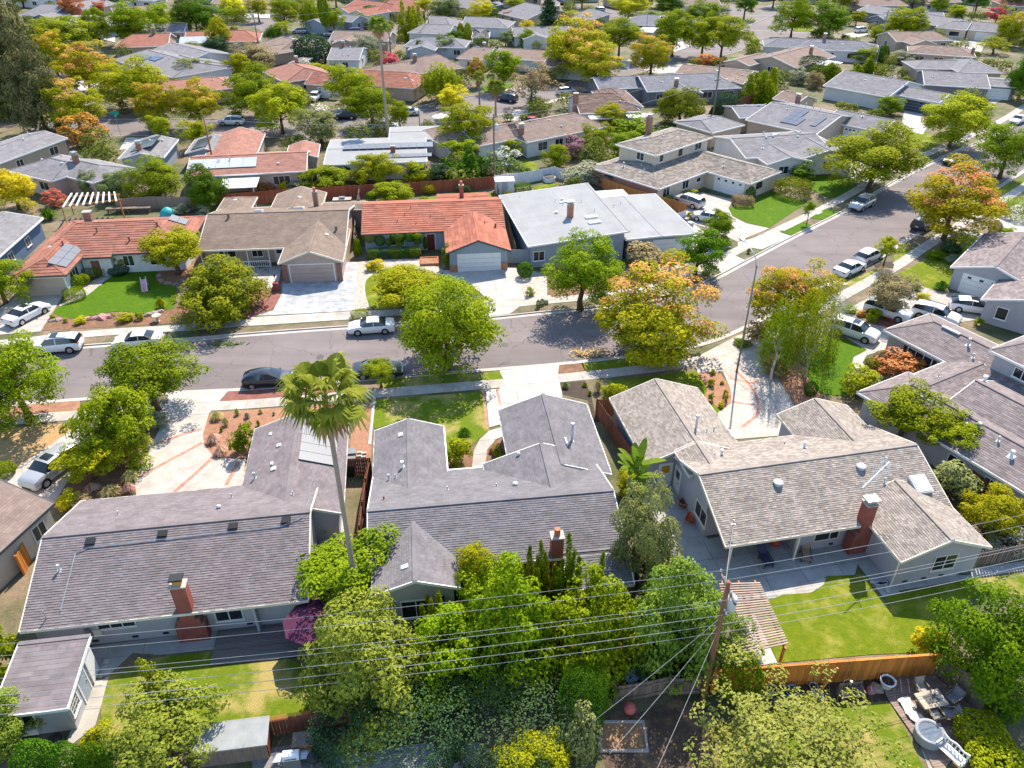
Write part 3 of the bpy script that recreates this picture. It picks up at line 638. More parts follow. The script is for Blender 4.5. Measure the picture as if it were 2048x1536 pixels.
sheet("driveway", [(-127.70,251.86),(-119.46,251.86),(-111.76,233.96),(-122.11,243.43)], .13, CONCW)
sheet("driveway", [(-101.24,184.64),(-94.56,184.64),(-87.05,169.78),(-92.41,173.29)], .13, CONCW)
sheet("driveway", [(27.22,209.18),(31.03,211.69),(28.21,197.35),(26.87,201.93)], .13, CONCW)

# ------------------------------------------------------------------ houses
def roofmat(name, col, **k):
    d = dict(rough=.92, var=.17, scale=.9, fine=.12, fscale=20, attr=.22, spec=.03); d.update(k)
    return mat(name, col, **d)
RF_PURPLE = roofmat("mauve_grey_shingle", (.195, .167, .17), attr=.12)
RF_SLATE = roofmat("slate_grey_shingle", (0.180, 0.166, 0.174), attr=.11)
RF_TAUPE = roofmat("taupe_mixed_shingle", (.3, .258, .222), attr=.24)
RF_LILAC = roofmat("lilac_brown_shingle", (.222, .186, .18), attr=.2)
RF_BROWN = roofmat("tan_brown_shingle", (0.216, 0.164, 0.132), attr=.1)
RF_TILEB = roofmat("brown_red_tile", (.3, .135, .1), attr=.16)
RF_TILER = roofmat("coral_red_tile", (.36, .14, .095), attr=.14)
RF_BEIGE = roofmat("beige_grey_shingle", (0.240, 0.208, 0.180), attr=.3)
RF_WHITE = roofmat("white_membrane", (.305, .305, .305), attr=.04, var=.08, scale=.5)
RF_GREY = roofmat("mid_grey_shingle", (0.218, 0.208, 0.214), attr=.1)
RF_DGREY = roofmat("dark_grey_shingle", (0.195, 0.192, 0.208), attr=.1)
RF_TAN = roofmat("pinkish_tan_shingle", (0.240, 0.180, 0.152), attr=.1)
RF_REDB = roofmat("dusty_red_shingle", (.31, .16, .125), attr=.1)
RF_RED = roofmat("brick_red_tile", (.3, .135, .1), attr=.12)
RF_DBRN = roofmat("dark_brown_shake", (.17, .12, .1), attr=.3)
def wallmat(name, col): return mat(name, col, rough=.9, var=.07, scale=.8, fine=.05, fscale=30, spec=.1)
W_WHITE = wallmat("off_white_stucco", (.62, .61, .6)); W_GREY = wallmat("pale_grey_stucco", (.44, .44, .46))
W_LILAC = wallmat("lilac_grey_stucco", (.4, .385, .4)); W_BEIGE = wallmat("beige_stucco", (.6, .5, .385))
W_TAN = wallmat("tan_stucco", (.45, .36, .28)); W_BLUE = wallmat("slate_blue_siding", (.12, .17, .25))
W_BLUEG = wallmat("blue_grey_siding", (.3, .345, .4)); W_PEACH = wallmat("peach_stucco", (.56, .32, .22))
W_PINK = wallmat("dusty_pink_stucco", (.5, .37, .31)); W_DGREY = wallmat("dark_grey_siding", (.2, .2, .22))
W_CORAL = wallmat("coral_stucco", (.55, .24, .155))

class House:
    def __init__(self, label, O, ang, roof, wall, trim=None, shingle=None, name="house", cat="house", group=None):
        self.r = thing(name, label, cat, (O[0], O[1], .1), R(ang), group)
        self.roof = roof; self.wall = wall; self.trim = trim or WHITE; self.sh = shingle; self.w = []
    def wing(self, x0, y0, x1, y1, axis='x', ze=2.6, pitch=.36, hip=(0, 0), rr=None, zr=None, oh=.5, og=.3, walls=True, wm=None, rm=None, base=0., sh=None, thick=.14, inset=None):
        """one roofed wing: rectangle of the eaves, ridge along axis, hip insets at its two ends"""
        sw = axis == 'y'
        if sw: x0, y0, x1, y1 = y0, x0, y1, x1
        yr = (y0+y1)/2 if rr is None else rr
        if zr is None: zr = ze + pitch*(y1-y0)/2
        e0, e1 = zr-pitch*(yr-y0), zr-pitch*(y1-yr)
        m = (lambda p: (p[1], p[0], p[2])) if sw else (lambda p: p)
        A, B, C, D = (x0, y0, e0), (x1, y0, e0), (x1, y1, e1), (x0, y1, e1)
        R0, R1 = (x0+hip[0], yr, zr), (x1-hip[1], yr, zr)
        tops = [[A, B, R1, R0], [C, D, R0, R1]]
        if hip[0]: tops.append([D, A, R0])
        if hip[1]: tops.append([B, C, R1])
        per = [A, B] + ([] if hip[1] else [R1]) + [C, D] + ([] if hip[0] else [R0])
        dn = lambda p: (p[0], p[1], p[2]-thick)
        b = MB()
        for f in tops:
            f = [m(p) for p in f]; b.face(f if not sw else f[::-1]); b.face([dn(p) for p in (f[::-1] if not sw else f)])
        for i in range(len(per)):
            p, q = m(per[i]), m(per[(i+1) % len(per)]); b.face([dn(p), dn(q), q, p])
        ro = b.build("roof", rm or self.roof, self.r, tint=True)
        fb = MB()
        for i in range(len(per)):
            p, q = m(per[i]), m(per[(i+1) % len(per)])
            fb.bar((p[0], p[1], p[2]-.075), (q[0], q[1], q[2]-.075), .07, .2)
        fb.build("fascia", self.trim, self.r)
        sh = sh if sh is not None else self.sh
        if sh:
            sb = MB()
            for f in tops: self.shingles(sb, [Vector(m(p)) for p in f], sh)
            tag(sb.build("shingles", rm or self.roof, ro, tint=True), kind='stuff')
        rb = MB()
        rb.bar((m(R0)[0], m(R0)[1], zr+.015), (m(R1)[0], m(R1)[1], zr+.015), .28, .05)
        for h, rp, cs in ((hip[0], R0, (A, D)), (hip[1], R1, (B, C))):
            if h:
                for c in cs: rb.bar(m((c[0], c[1], c[2]+.015)), m((rp[0], rp[1], rp[2]+.015)), .2, .05)
        rb.build("ridge_cap", rm or self.roof, ro, tint=True)
        W = dict(sw=sw, x0=x0, y0=y0, x1=x1, y1=y1, yr=yr, zr=zr, pitch=pitch, hip=hip, e0=e0, e1=e1, oh=oh)
        if walls:
            i = inset or {}
            g0 = oh if hip[0] else og; g1 = oh if hip[1] else og
            xa, xb = x0+g0+i.get('x0', 0), x1-g1-i.get('x1', 0); ya, yb = y0+oh+i.get('y0', 0), y1-oh-i.get('y1', 0)
            wb = MB(); zt = lambda y: zr-pitch*abs(y-yr)-thick+.02
            za, zb = zt(ya), zt(yb)
            wb.face([m(p) for p in ((xa, ya, base), (xb, ya, base), (xb, ya, za), (xa, ya, za))]); wb.face([m(p) for p in ((xb, yb, base), (xa, yb, base), (xa, yb, zb), (xb, yb, zb))])
            for xx, h in ((xa, hip[0]), (xb, hip[1])):
                if h: wb.face([m(p) for p in ((xx, ya, base), (xx, yb, base), (xx, yb, min(za, zb)), (xx, ya, min(za, zb)))])
                else: wb.face([m(p) for p in ((xx, ya, base), (xx, yb, base), (xx, yb, zb), (xx, yr, zt(yr)), (xx, ya, za))])
            wb.build("wall", wm or self.wall, self.r)
            W.update(xa=xa, xb=xb, ya=ya, yb=yb)
        self.w.append(W); return W
    def shingles(self, sb, f, sh):
        ex, tw, lip = sh
        n = (f[1]-f[0]).cross(f[2]-f[0]).normalized()
        if n.z < 0: n = -n
        s = (f[1]-f[0]); L = s.length; s.normalize(); t = n.cross(s).normalized()
        if t.z < 0: t = -t
        q = [((p-f[0]).dot(s), (p-f[0]).dot(t)) for p in f]
        H = max(p[1] for p in q); K = max(1, int(H/ex))
        ex = H/K
        for k in range(K):
            tm = (k+.5)*ex
            xs = []
            for i in range(len(q)):
                a, b = q[i], q[(i+1) % len(q)]
                if (a[1]-tm)*(b[1]-tm) < 0: xs.append(a[0]+(b[0]-a[0])*(tm-a[1])/(b[1]-a[1]))
            if len(xs) < 2: continue
            s0, s1 = min(xs), max(xs); x = s0 - rng.random()*tw*.8
            while x < s1:
                w = tw*rng.uniform(.8, 1.2); a, b = max(x, s0), min(x+w, s1); x += w
                if b-a < .03: continue
                tl = rng.random(); lp = lip*rng.uniform(.7, 1.15)
                o = f[0]; t0, t1 = k*ex-.01, (k+1)*ex
                p00, p10 = o+s*(a+.004)+t*t0+n*lp, o+s*(b-.004)+t*t0+n*lp
                p11, p01 = o+s*(b-.004)+t*t1+n*.004, o+s*(a+.004)+t*t1+n*.004
                sb.face([p00, p10, p11, p01], tl); sb.face([p00-n*lp*.9, p10-n*lp*.9, p10, p00], tl)
    def zat(self, x, y, k=None):
        z = 0
        for W in (self.w if k is None else [self.w[k]]):
            a, b = (y, x) if W['sw'] else (x, y)
            if W['x0'] <= a <= W['x1'] and W['y0'] <= b <= W['y1']:
                h = W['zr']-W['pitch']*abs(b-W['yr'])
                if W['hip'][0]: h = min(h, W['e0']+(a-W['x0'])*(W['zr']-W['e0'])/W['hip'][0])
                if W['hip'][1]: h = min(h, W['e0']+(W['x1']-a)*(W['zr']-W['e0'])/W['hip'][1])
                z = max(z, h)
        return z
    def slope(self, x, y):
        g = .05; z0 = self.zat(x, y)
        return (self.zat(x+g, y)-self.zat(x-g, y))/(2*g), (self.zat(x, y+g)-self.zat(x, y-g))/(2*g)
    # ---- openings; side S,N,W,E of a wing in the house's own frame
    def frame(self, k, side, s, out=0.):
        W = self.w[k]; sw = W['sw']
        X0, X1, Y0, Y1 = (W['ya'], W['yb'], W['xa'], W['xb']) if sw else (W['xa'], W['xb'], W['ya'], W['yb'])
        if side == 'S': return Vector((s, Y0-out, 0)), Vector((1, 0, 0)), Vector((0, -1, 0))
        if side == 'N': return Vector((s, Y1+out, 0)), Vector((-1, 0, 0)), Vector((0, 1, 0))
        if side == 'W': return Vector((X0-out, s, 0)), Vector((0, -1, 0)), Vector((-1, 0, 0))
        return Vector((X1+out, s, 0)), Vector((0, 1, 0)), Vector((1, 0, 0))
    def win(self, k, side, s, w, z0, h, n=2, fm=None, grid=0, sill=True, glass=None):
        c, u, o = self.frame(k, side, s)
        b = MB(); fw = .07; bx = lambda a0, a1, q0, q1, d0, d1: box_uv(b, c, u, o, a0, a1, q0, q1, d0, d1)
        bx(-w/2-fw, w/2+fw, z0-fw, z0, 0, .06); bx(-w/2-fw, w/2+fw, z0+h, z0+h+fw, 0, .06)
        bx(-w/2-fw, -w/2, z0, z0+h, 0, .058); bx(w/2, w/2+fw, z0, z0+h, 0, .058)
        for i in range(1, n): x = -w/2+w*i/n; bx(x-.03, x+.03, z0, z0+h, 0, .055)
        if sill: bx(-w/2-fw-.05, w/2+fw+.05, z0-fw-.06, z0-fw, 0, .1)
        fr = b.build("window", fm or WHITE, self.r)
        for i in range(n):
            g = MB(); a0 = -w/2+w*i/n+.03; a1 = -w/2+w*(i+1)/n-.03
            box_uv(g, c, u, o, a0, a1, z0, z0+h, .005, .03); g.build("pane", glass or GLASS, fr)
        if grid:
            g = MB()
            for i in range(1, grid*n): x = -w/2+w*i/(grid*n); box_uv(g, c, u, o, x-.012, x+.012, z0, z0+h, .03, .04)
            for j in range(1, grid): z = z0+h*j/grid; box_uv(g, c, u, o, -w/2, w/2, z-.012, z+.012, .03, .041)
            g.build("glazing_bar", fm or WHITE, fr)
        return fr
    def door(self, k, side, s, w=.95, h=2.05, m=None, light=None):
        c, u, o = self.frame(k, side, s); b = MB()
        box_uv(b, c, u, o, -w/2-.09, -w/2, 0, h+.09, 0, .05); box_uv(b, c, u, o, w/2, w/2+.09, 0, h+.09, 0, .05); box_uv(b, c, u, o, -w/2, w/2, h, h+.09, 0, .048)
        fr = b.build("door_frame", WHITE, self.r)
        d = MB(); box_uv(d, c, u, o, -w/2, w/2, .02, h, 0, .03); dd = d.build("door", m or WHITE, self.r)
        if light:
            g = MB(); box_uv(g, c, u, o, -w/2+.15, w/2-.15, h-.85, h-.15, .03, .04); g.build("pane", light, dd)
        g = MB(); box_uv(g, c, u, o, w/2-.14, w/2-.08, 1.0, 1.08, .03, .09); g.build("handle", GALV, dd)
    def garage(self, k, side, s, w=4.88, h=2.13, m=None, rows=4, lights=0, cols=0):
        """sectional door: every row a panel of its own, small lights in the top row"""
        c, u, o = self.frame(k, side, s); b = MB()
        box_uv(b, c, u, o, -w/2-.12, -w/2, 0, h+.12, 0, .07); box_uv(b, c, u, o, w/2, w/2+.12, 0, h+.12, 0, .07); box_uv(b, c, u, o, -w/2, w/2, h, h+.12, 0, .068)
        d = b.build("garage_door", WHITE, self.r)
        for i in range(rows):
            p = MB(); z0, z1 = .02+h*i/rows, h*(i+1)/rows-.015
            if cols:
                for j in range(cols): box_uv(p, c, u, o, -w/2+w*j/cols+.05, -w/2+w*(j+1)/cols-.05, z0+.06, z1-.06, .03, .045)
            box_uv(p, c, u, o, -w/2, w/2, z0, z1, .004, .032)
            p.build("panel", m or WHITE, d)
        for i in range(lights):
            x = -w/2+w*(i+.5)/lights; p = MB(); box_uv(p, c, u, o, x-.2*w/4.9, x+.2*w/4.9, h*.81, h*.93, .033, .05); p.build("pane", GLASS, d)
        return d
    # ---- things on the roof, all fixed to the house
    def pipe(self, x, y, h=.45, r=.05, cap=0, m=None, flash=True):
        z = self.zat(x, y); b = MB().cyl(x, y, z-.1, z+h, r, n=8)
        if cap: b.cyl(x, y, z+h-.02, z+h+.12, cap, cap*.9, n=10)
        if flash: gx, gy = self.slope(x, y); fl(b, x, y, z, gx, gy, r*3+.08)
        b.build("vent_pipe", m or PIPEM, self.r)
    def turtle(self, x, y, r=.26, m=None):
        z = self.zat(x, y); MB().lathe((x, y, z-.06), [(r*.8, 0), (r*.8, .2), (r, .2), (r*.98, .27), (r*.6, .33), (.02, .34)], 14).build("roof_vent", m or PIPEM, self.r, smooth=False)
    def boxvent(self, x, y, w=.45, d=.4, h=.12, m=None):
        z = self.zat(x, y); gx, gy = self.slope(x, y); b = MB()
        slab_on(b, x, y, z, gx, gy, w, d, .02, h); b.build("roof_vent", m or PIPEM, self.r)
    def skylight(self, x, y, w=1.1, d=1.1, h=.22, glass=None, rot=0.):
        z = self.zat(x, y); gx, gy = self.slope(x, y); b = MB(); slab_on(b, x, y, z, gx, gy, w, d, -.02, h); k = b.build("skylight", WHITE, self.r)
        g = MB(); slab_on(g, x, y, z, gx, gy, w-.14, d-.14, h, h+.03); g.build("pane", glass or SKYG, k)
    def solar(self, x, y, nx, ny, pw=1.0, ph=1.65, m=None, gap=.04, up=.1, skip=(), ang=0.):
        z = self.zat(x, y); gx, gy = self.slope(x, y)
        fr = MB(); slab_on(fr, x, y, z, gx, gy, nx*(pw+gap)*.96, .06, .02, up); k = fr.build("solar_array", GALV, self.r)
        for i in range(nx):
            for j in range(ny):
                if (i, j) in skip: continue
                dx, dy = (i-(nx-1)/2)*(pw+gap), (j-(ny-1)/2)*(ph+gap)
                g = MB(); slab_on(g, x, y, z, gx, gy, pw, ph, up, up+.04, dx, dy); g.build("solar_panel", m or SOLAR, k)
    def chimney(self, x, y, w=.9, d=.6, top=5.6, z0=None, m=None, cap='slab', base=None):
        z = (self.zat(x, y)-.3) if z0 is None else z0
        b = MB().box(x-w/2, y-d/2, z, x+w/2, y+d/2, top)
        if base: b.box(x-base/2, y-d/2-.02, 0, x+base/2, y+d/2+.02, 1.5)
        c = b.build("chimney", m or BRICK, self.r)
        if base:
            t = MB().box(x-w/2-.25, y-d/2-.01, 1.5, x+w/2+.25, y+d/2+.01, 1.95); t.build("shoulder", m or BRICK, c)
        MB().box(x-w/2-.06, y-d/2-.06, top, x+w/2+.06, y+d/2+.06, top+.09).build("chimney_crown", CONC, c)
        if cap == 'flue':
            MB().cyl(x, y, top+.05, top+.6, .2, .19, 10).build("flue", TERRA, c)
        elif cap == 'pot':
            MB().box(x-.24, y-.17, top+.05, x+.24, y+.17, top+.5).build("flue", mat("buff_flue", (.5, .26, .08), var=.15), c)
            MB().box(x-.38, y-.3, top+.52, x+.38, y+.3, top+.64).build("chimney_cap", BLACKM, c)
        elif cap == 'hood':
            MB().box(x-.3, y-.22, top+.05, x+.3, y+.22, top+.28).build("flue", CONC, c)
            MB().box(x-.46, y-.36, top+.32, x+.46, y+.36, top+.44).build("chimney_cap", GALV, c)
    def box(self, name, m, *a):
        b = MB()
        for q in a: b.box(*q)
        return b.build(name, m, self.r)

def box_uv(b, c, u, o, a0, a1, z0, z1, d0, d1):
    pt = lambda a, z, d: (c.x+u.x*a+o.x*d, c.y+u.y*a+o.y*d, z)
    n = len(b.v); b.v += [pt(a0,z0,d0),pt(a1,z0,d0),pt(a1,z1,d0),pt(a0,z1,d0),pt(a0,z0,d1),pt(a1,z0,d1),pt(a1,z1,d1),pt(a0,z1,d1)]
    for q in ((0,3,2,1),(4,5,6,7),(0,1,5,4),(1,2,6,5),(2,3,7,6),(3,0,4,7)): b.f.append(tuple(n+i for i in q)); b.t.append(.5)
def slab_on(b, x, y, z, gx, gy, w, d, h0, h1, dx=0., dy=0.):
    """a slab lying on a sloping roof; its long axes follow the slope"""
    s = Vector((1, 0, gx)).normalized(); t = Vector((0, 1, gy)).normalized(); n = s.cross(t).normalized(); t = n.cross(s)
    o = Vector((x, y, z)) + s*dx + t*dy; k = len(b.v)
    for h in (h0, h1):
        for (i, j) in ((-.5,-.5),(.5,-.5),(.5,.5),(-.5,.5)): b.v.append(tuple(o+s*(i*w)+t*(j*d)+n*h))
    for q in ((0,3,2,1),(4,5,6,7),(0,1,5,4),(1,2,6,5),(2,3,7,6),(3,0,4,7)): b.f.append(tuple(k+i for i in q)); b.t.append(.5)
def fl(b, x, y, z, gx, gy, w): slab_on(b, x, y, z, gx, gy, w, w, .0, .02)

# --- near row
NEAR_SH = (.16, .36, .034)
h = House("mauve-grey shingled house with a conduit of black roof vents, nearest at lower left", (-28.53, 29.3), 8.2, RF_PURPLE, W_GREY, CREAM, NEAR_SH)
h.wing(0, 0, 16.4, 11.3, 'x', 2.6, .363, oh=.7, inset=dict(y0=.0))
h.wing(10.9, 7.4, 18.2, 18.2, 'y', 2.58, .363, oh=.5)
h.win(0, 'S', 4.9, 2.1, 1.35, .6, 3); h.win(0, 'S', 11.4, 1.55, .9, 1.1, 2)
h.chimney(9.25, .35, .85, .6, 4.7, 0, cap='pot', base=1.75)
h.box("electrical_panel", PLASG, (3.05, .55, .7, 3.35, .72, 1.5)); h.box("meter_box", CREAM, (3.5, .58, .8, 3.95, .72, 1.35))
for q in (3.2, 5.5, 7.3, 12.3): h.box("crawl_vent", BLACKM, (q, .66, .25, q+.35, .72, .42))
h.box("patio_wall", W_GREY, (13.0, .1, 0, 13.14, .69, 2.5))
for q, yy in ((3.0, 5.0), (7.3, 5.05), (11.6, 5.1), (14.9, 5.15)): h.boxvent(q, yy, .55, .42, .2, BLACKM)
cb = MB()
cpts = [(2.1, .9), (2.25, 4.35), (3.0, 4.6), (14.6, 4.75), (15.9, 5.2), (16.1, 7.2), (15.9, 9.0), (16.2, 11.5)]
cb.tube([(x, y, h.zat(x, y)+.09) for x, y in cpts], .03, 5); cb.build("conduit", GALV, h.r)
h.box("service_mast", GALV, (1.35, .55, 2.7, 1.4, .6, 3.5))
h.pipe(3.6, 8.2, .3); h.pipe(10.6, 9.4, .3); h.turtle(10.2, 7.6, .16); h.pipe(11.8, 11.7, .4, .07, .1); h.pipe(1.5, 3.4, .35, .06, .09); h.pipe(14.9, 8.5, .3)
h.boxvent(13.2, 11.9, .35, .35, .12, WHITE); h.boxvent(13.3, 14.6, .3, .3, .12, WHITE); h.boxvent(13.0, 12.6, .14, .3, .14, WHITE); h.boxvent(12.4, 16.6, .2, .3, .1, WHITE)
h.solar(16.2, 14.3, 1, 4, 2.7, 1.0, SOLARG)
h.box("wall", W_WHITE, (16.12, 8.2, 0, 17.7, 8.3, 2.6)); h.box("door", W_BLUEG, (16.5, 8.12, .05, 17.4, 8.2, 2.1))
H1 = h

s = House("low mauve-roofed garden shed with a white fascia behind the house at lower left", (-28.53, 29.3), 8.2, RF_PURPLE, W_GREY, WHITE, (.3, .9, .012), name="garden_shed", cat="shed")
s.wing(.3, -5.3, 4.2, -.9, 'x', 2.2, .1, rr=-.9, zr=2.62, oh=.25, og=.2)
s.win(0, 'S', 1.6, 1.2, .9, .8, 2); s.win(0, 'E', -4.4, .9, .9, .9, 1, None, 3); s.door(0, 'E', -3.0, .9, 2.0, W_BLUEG)
s.box("lattice_screen", WHITE, (4.02, -2.2, .1, 4.08, -1.2, 2.0)); s.box("window_box", WHITE, (1.0, -5.3, .3, 2.2, -5.05, .7))

h = House("slate-grey shingled house in the middle of the near row, with three gables", (-9.33, 37.36), 7.1, RF_SLATE, W_GREY, WHITE, NEAR_SH)
h.wing(-.1, -4.25, 16.3, 6.05, 'x', 0, .36, rr=0, zr=4.6, oh=.6)
h.wing(12.1, -6.3, 16.3, -3.9, 'x', 0, .36, rr=-3.9, zr=3.19, oh=.3, walls=False)
h.wing(-.1, 2.9, 5.3, 11.5, 'y', 2.5, .36, oh=.4)
h.wing(9.9, 4.0, 17.25, 13.1, 'y', 2.5, .36, oh=.4)
h.wing(8.0, .9, 16.7, 6.25, 'y', 2.6, .36, oh=.4)
h.wing(.2, -6.1, 5.5, -.9, 'y', 3.28, .36, oh=.4)
h.win(5, 'S', 2.75, 1.75, .75, 1.45, 2); h.win(0, 'S', 9.1, 1.7, 1.0, 1.3, 2)
h.box("wall_lamp", BLACKM, (1.25, -5.95, 2.0, 1.4, -5.8, 2.35)); h.box("wall_lamp", BLACKM, (4.35, -5.95, 2.05, 4.5, -5.8, 2.4))
h.chimney(11.75, -3.95, .75, .65, 4.75, .2, cap='flue')
h.boxvent(2.25, -4.7, .45, .3, .08, WHITE); h.pipe(1.1, 5.0, .3, .06, .09); h.pipe(2.1, 5.8, .4, .08, .14, WHITE); h.pipe(1.6, 4.9, .3, .05); h.boxvent(2.0, 9.7, .35, .4, .1, WHITE)
h.pipe(.9, 1.6, .3, .05, 0, mat("rust_metal", (.3, .12, .05), var=.3)); h.pipe(5.2, 2.4, .3, .05, 0); h.pipe(8.6, 2.3, .25, .05); h.turtle(9.9, 2.2, .17, WHITE); h.turtle(10.6, 5.8, .14, WHITE)
h.pipe(14.9, 7.3, 1.5, .1, .16, PIPEM); h.boxvent(14.3, 6.9, .12, .75, .18, WHITE)
h.box("gutter", WHITE, (5.33, 6.02, 2.32, 8.0, 6.14, 2.46)); h.box("gutter", WHITE, (5.3, 3.0, 2.34, 5.42, 11.4, 2.47)); h.box("gutter", WHITE, (17.22, 4.4, 2.34, 17.34, 13.0, 2.47))
H2 = h

h = House("taupe shingled house with a red chimney, television aerial and covered back patio at right", (14.11, 36.11), 11.5, RF_TAUPE, W_LILAC, CREAM, (.155, .28, .032))
h.wing(-.2, 0, 16.7, 10.15, 'x', 2.6, .39, oh=.5, inset=dict(y0=3.1))
h.wing(-2.4, 9.1, 5.45, 18.0, 'y', 2.55, .37, oh=.4); h.wing(-.2, 6.3, 3.25, 9.3, 'y', 0, .37, zr=4.0, walls=False)
h.wing(10.2, 6.6, 16.5, 13.0, 'y', 2.6, .37, oh=.4)
h.wing(10.2, -3.5, 16.8, 2.5, 'y', 2.6, .39, oh=.35)
h.box("wall", W_LILAC, (5.6, .9, 0, 10.5, 3.7, 2.5)); h.win(4, 'S', 13.9, 1.6, .95, 1.2, 2, CREAM)
wb = MB(); c0 = Vector((7.9, .9, 0)); u0 = Vector((1, 0, 0)); o0 = Vector((0, -1, 0))
fr = MB(); box_uv(fr, c0, u0, o0, -.95, .95, .75, .83, 0, .06); box_uv(fr, c0, u0, o0, -.95, .95, 1.97, 2.05, 0, .06); box_uv(fr, c0, u0, o0, -.95, -.87, .83, 1.97, 0, .058); box_uv(fr, c0, u0, o0, .87, .95, .83, 1.97, 0, .058); box_uv(fr, c0, u0, o0, .2, .27, .83, 1.97, 0, .055)
fr = fr.build("window", CREAM, h.r); box_uv(wb, c0, u0, o0, -.87, .87, .83, 1.97, .005, .03); wb.build("pane", GLASS, fr)
h.win(0, 'W', 4.3, 1.7, 1.0, 1.15, 2, CREAM); h.door(1, 'S', -.6, .95, 2.05, WHITE, mat("amber_glass", (.6, .3, .03), rough=.2)); h.door(0, 'W', 8.6, .95, 2.05, WHITE, GLASS)
for q in (.35, 5.2): h.box("patio_post", CREAM, (q, .15, 0, q+.12, .27, 2.5))
h.box("patio_beam", CREAM, (0, .12, 2.36, 6.0, .26, 2.5))
for q in (11.2, 12.6, 13.9): h.box("crawl_vent", BLACKM, (q, -3.22, .2, q+.35, -3.16, .36))
h.box("crawl_vent", BLACKM, (8.3, .84, .2, 8.6, .9, .35)); h.box("downpipe", CREAM, (10.3, -3.3, 0, 10.38, -3.22, 2.5))
h.chimney(9.95, .25, .75, .7, 4.35, 0, cap='hood', base=1.45)
h.turtle(5.1, 3.6, .34); h.turtle(11.6, 3.9, .34); h.skylight(15.2, 2.1, 1.2, 1.4, .28); h.pipe(13.6, 4.1, .3, .05, .09); h.pipe(12.8, 2.7, .25, .05, .08); h.pipe(13.4, 2.6, .25, .05, 0, TERRA)
h.pipe(2.2, 11.0, 1.2, .09, .15); h.pipe(3.1, 10.9, .35, .05); h.pipe(3.9, 11.3, .4, .05); h.pipe(3.0, 8.0, .4, .1, .13, WHITE); h.pipe(2.4, 7.9, .2, .05); h.pipe(8.4, 8.6, .25, .05); h.pipe(9.2, 7.3, .4, .1, .13, WHITE)
H3 = h
# television aerial on the chimney of that house
an = MB(); ax, ay, az = 9.9, .3, 4.75
an.tube([(ax, ay, az), (ax+.2, ay+.1, az+1.6)], .025, 5)
p0, p1 = Vector((ax-1.2, ay-.3, az+1.35)), Vector((ax+1.9, ay+1.5, az+1.6))
an.tube([p0, p1], .03, 5); dv = (p1-p0); sv = Vector((-dv.y, dv.x, 0)).normalized()
for i in range(22):
    c = p0+dv*(i/21); l = .16 if i < 11 else (.55 + .2*math.sin(i))
    an.tube([c-sv*l, c+sv*l], .013, 4)
an.tube([p0+dv*.45-Vector((0, 0, .3)), p0+dv*.45+Vector((0, 0, .35))], .015, 4)
ant = an.build("television_aerial", PLASW); ant.location = h.r.location; ant.rotation_euler = h.r.rotation_euler
tag(ant, "white many-armed television aerial standing on the red chimney", "aerial")

h = House("lilac-brown hip-roofed house complex at the right edge with three stepped wings", (29.23, 54.12), -61, RF_LILAC, W_LILAC, WHITE, (.2, .5, .02))
h.wing(0, 0, 22, 6.6, 'x', 2.6, .36, hip=(2.6, 0), oh=.5)
h.wing(-6.2, 10.9, 8, 17.9, 'x', 2.6, .36, hip=(2.6, 0), oh=.5)
h.wing(.4, 4.4, 5.2, 12.5, 'y', 2.55, .3, oh=.4)
h.wing(5.0, 3.6, 22, 12, 'x', 2.7, .36, oh=.4)
h.wing(3.1, 12.0, 14, 20, 'x', 4.9, .33, hip=(2.4, 0), oh=.45)
h.win(0, 'S', 2.2, 1.3, 1.1, .8, 2); h.win(0, 'S', 9.3, 1.2, 1.1, .75, 2); h.win(0, 'S', 12.1, .8, 1.2, .55, 2); h.win(0, 'S', 15.2, 1.2, 1.1, .7, 2)
h.win(1, 'S', -2.2, 2.5, .6, 1.35, 3); h.win(4, 'S', 6.2, 1.4, 3.5, .8, 2)
for q, ww in ((-3.75, .35), (-.65, .35)): h.box("shutter", BLACKM, (q-ww/2, 11.33, .6, q+ww/2, 11.38, 1.95))
for q in ((8.2, 2.2), (9.3, 1.6), (10.6, 2.6)): h.pipe(q[0], q[1], .35, .06, .09)
h.pipe(8.9, 2.7, .45, .11, .16); h.pipe(12.1, 2.0, .45, .13, .17, WHITE); h.pipe(2.2, 7.4, .35, .05); h.pipe(5.1, 9.0, .4, .14, .2, WHITE); h.pipe(1.8, 12.6, .35, .06, .09); h.pipe(.5, 13.6, .6, .1, .14, PIPEM)
h.box("ridge_skylight", PIPEM, (3.2, 2.6, 3.5, 5.2, 2.9, 3.66)); h.box("ridge_skylight", PIPEM, (-2.6, 14.0, 3.83, -.8, 14.3, 3.97))
H4 = h

h = House("tan stucco house with a brown roof at the far left edge", (-31.83,40.17), 256, RF_TAN, W_BEIGE, DARKT, (.2, .5, .015))
h.wing(0, -9.0, 16, 0, 'x', 2.7, .33, oh=.35)
h.win(0, 'N', 1.6, 1.0, .9, 1.1, 2, WHITE); h.win(0, 'N', 6.0, .9, .9, 1.0, 2, WHITE); h.win(0, 'N', 8.4, .9, .9, 1.0, 2, WHITE)

h = House("grey-roofed house with a white garage door at the right edge beside the parked white hatchback", (50.0, 79.6), -42, RF_LILAC, W_LILAC, WHITE, (.25, .6, .015))
h.wing(-.4, -1.0, 8.0, 12, 'y', 2.6, .33, oh=.4); h.garage(0, 'S', 3.6, 4.9, 2.15, WHITE, 4, 4)
h.wing(4.4, -7.0, 16, .0, 'y', 2.5, .33, oh=.5); h.win(1, 'S', 6.6, 1.0, .9, 1.2, 1)

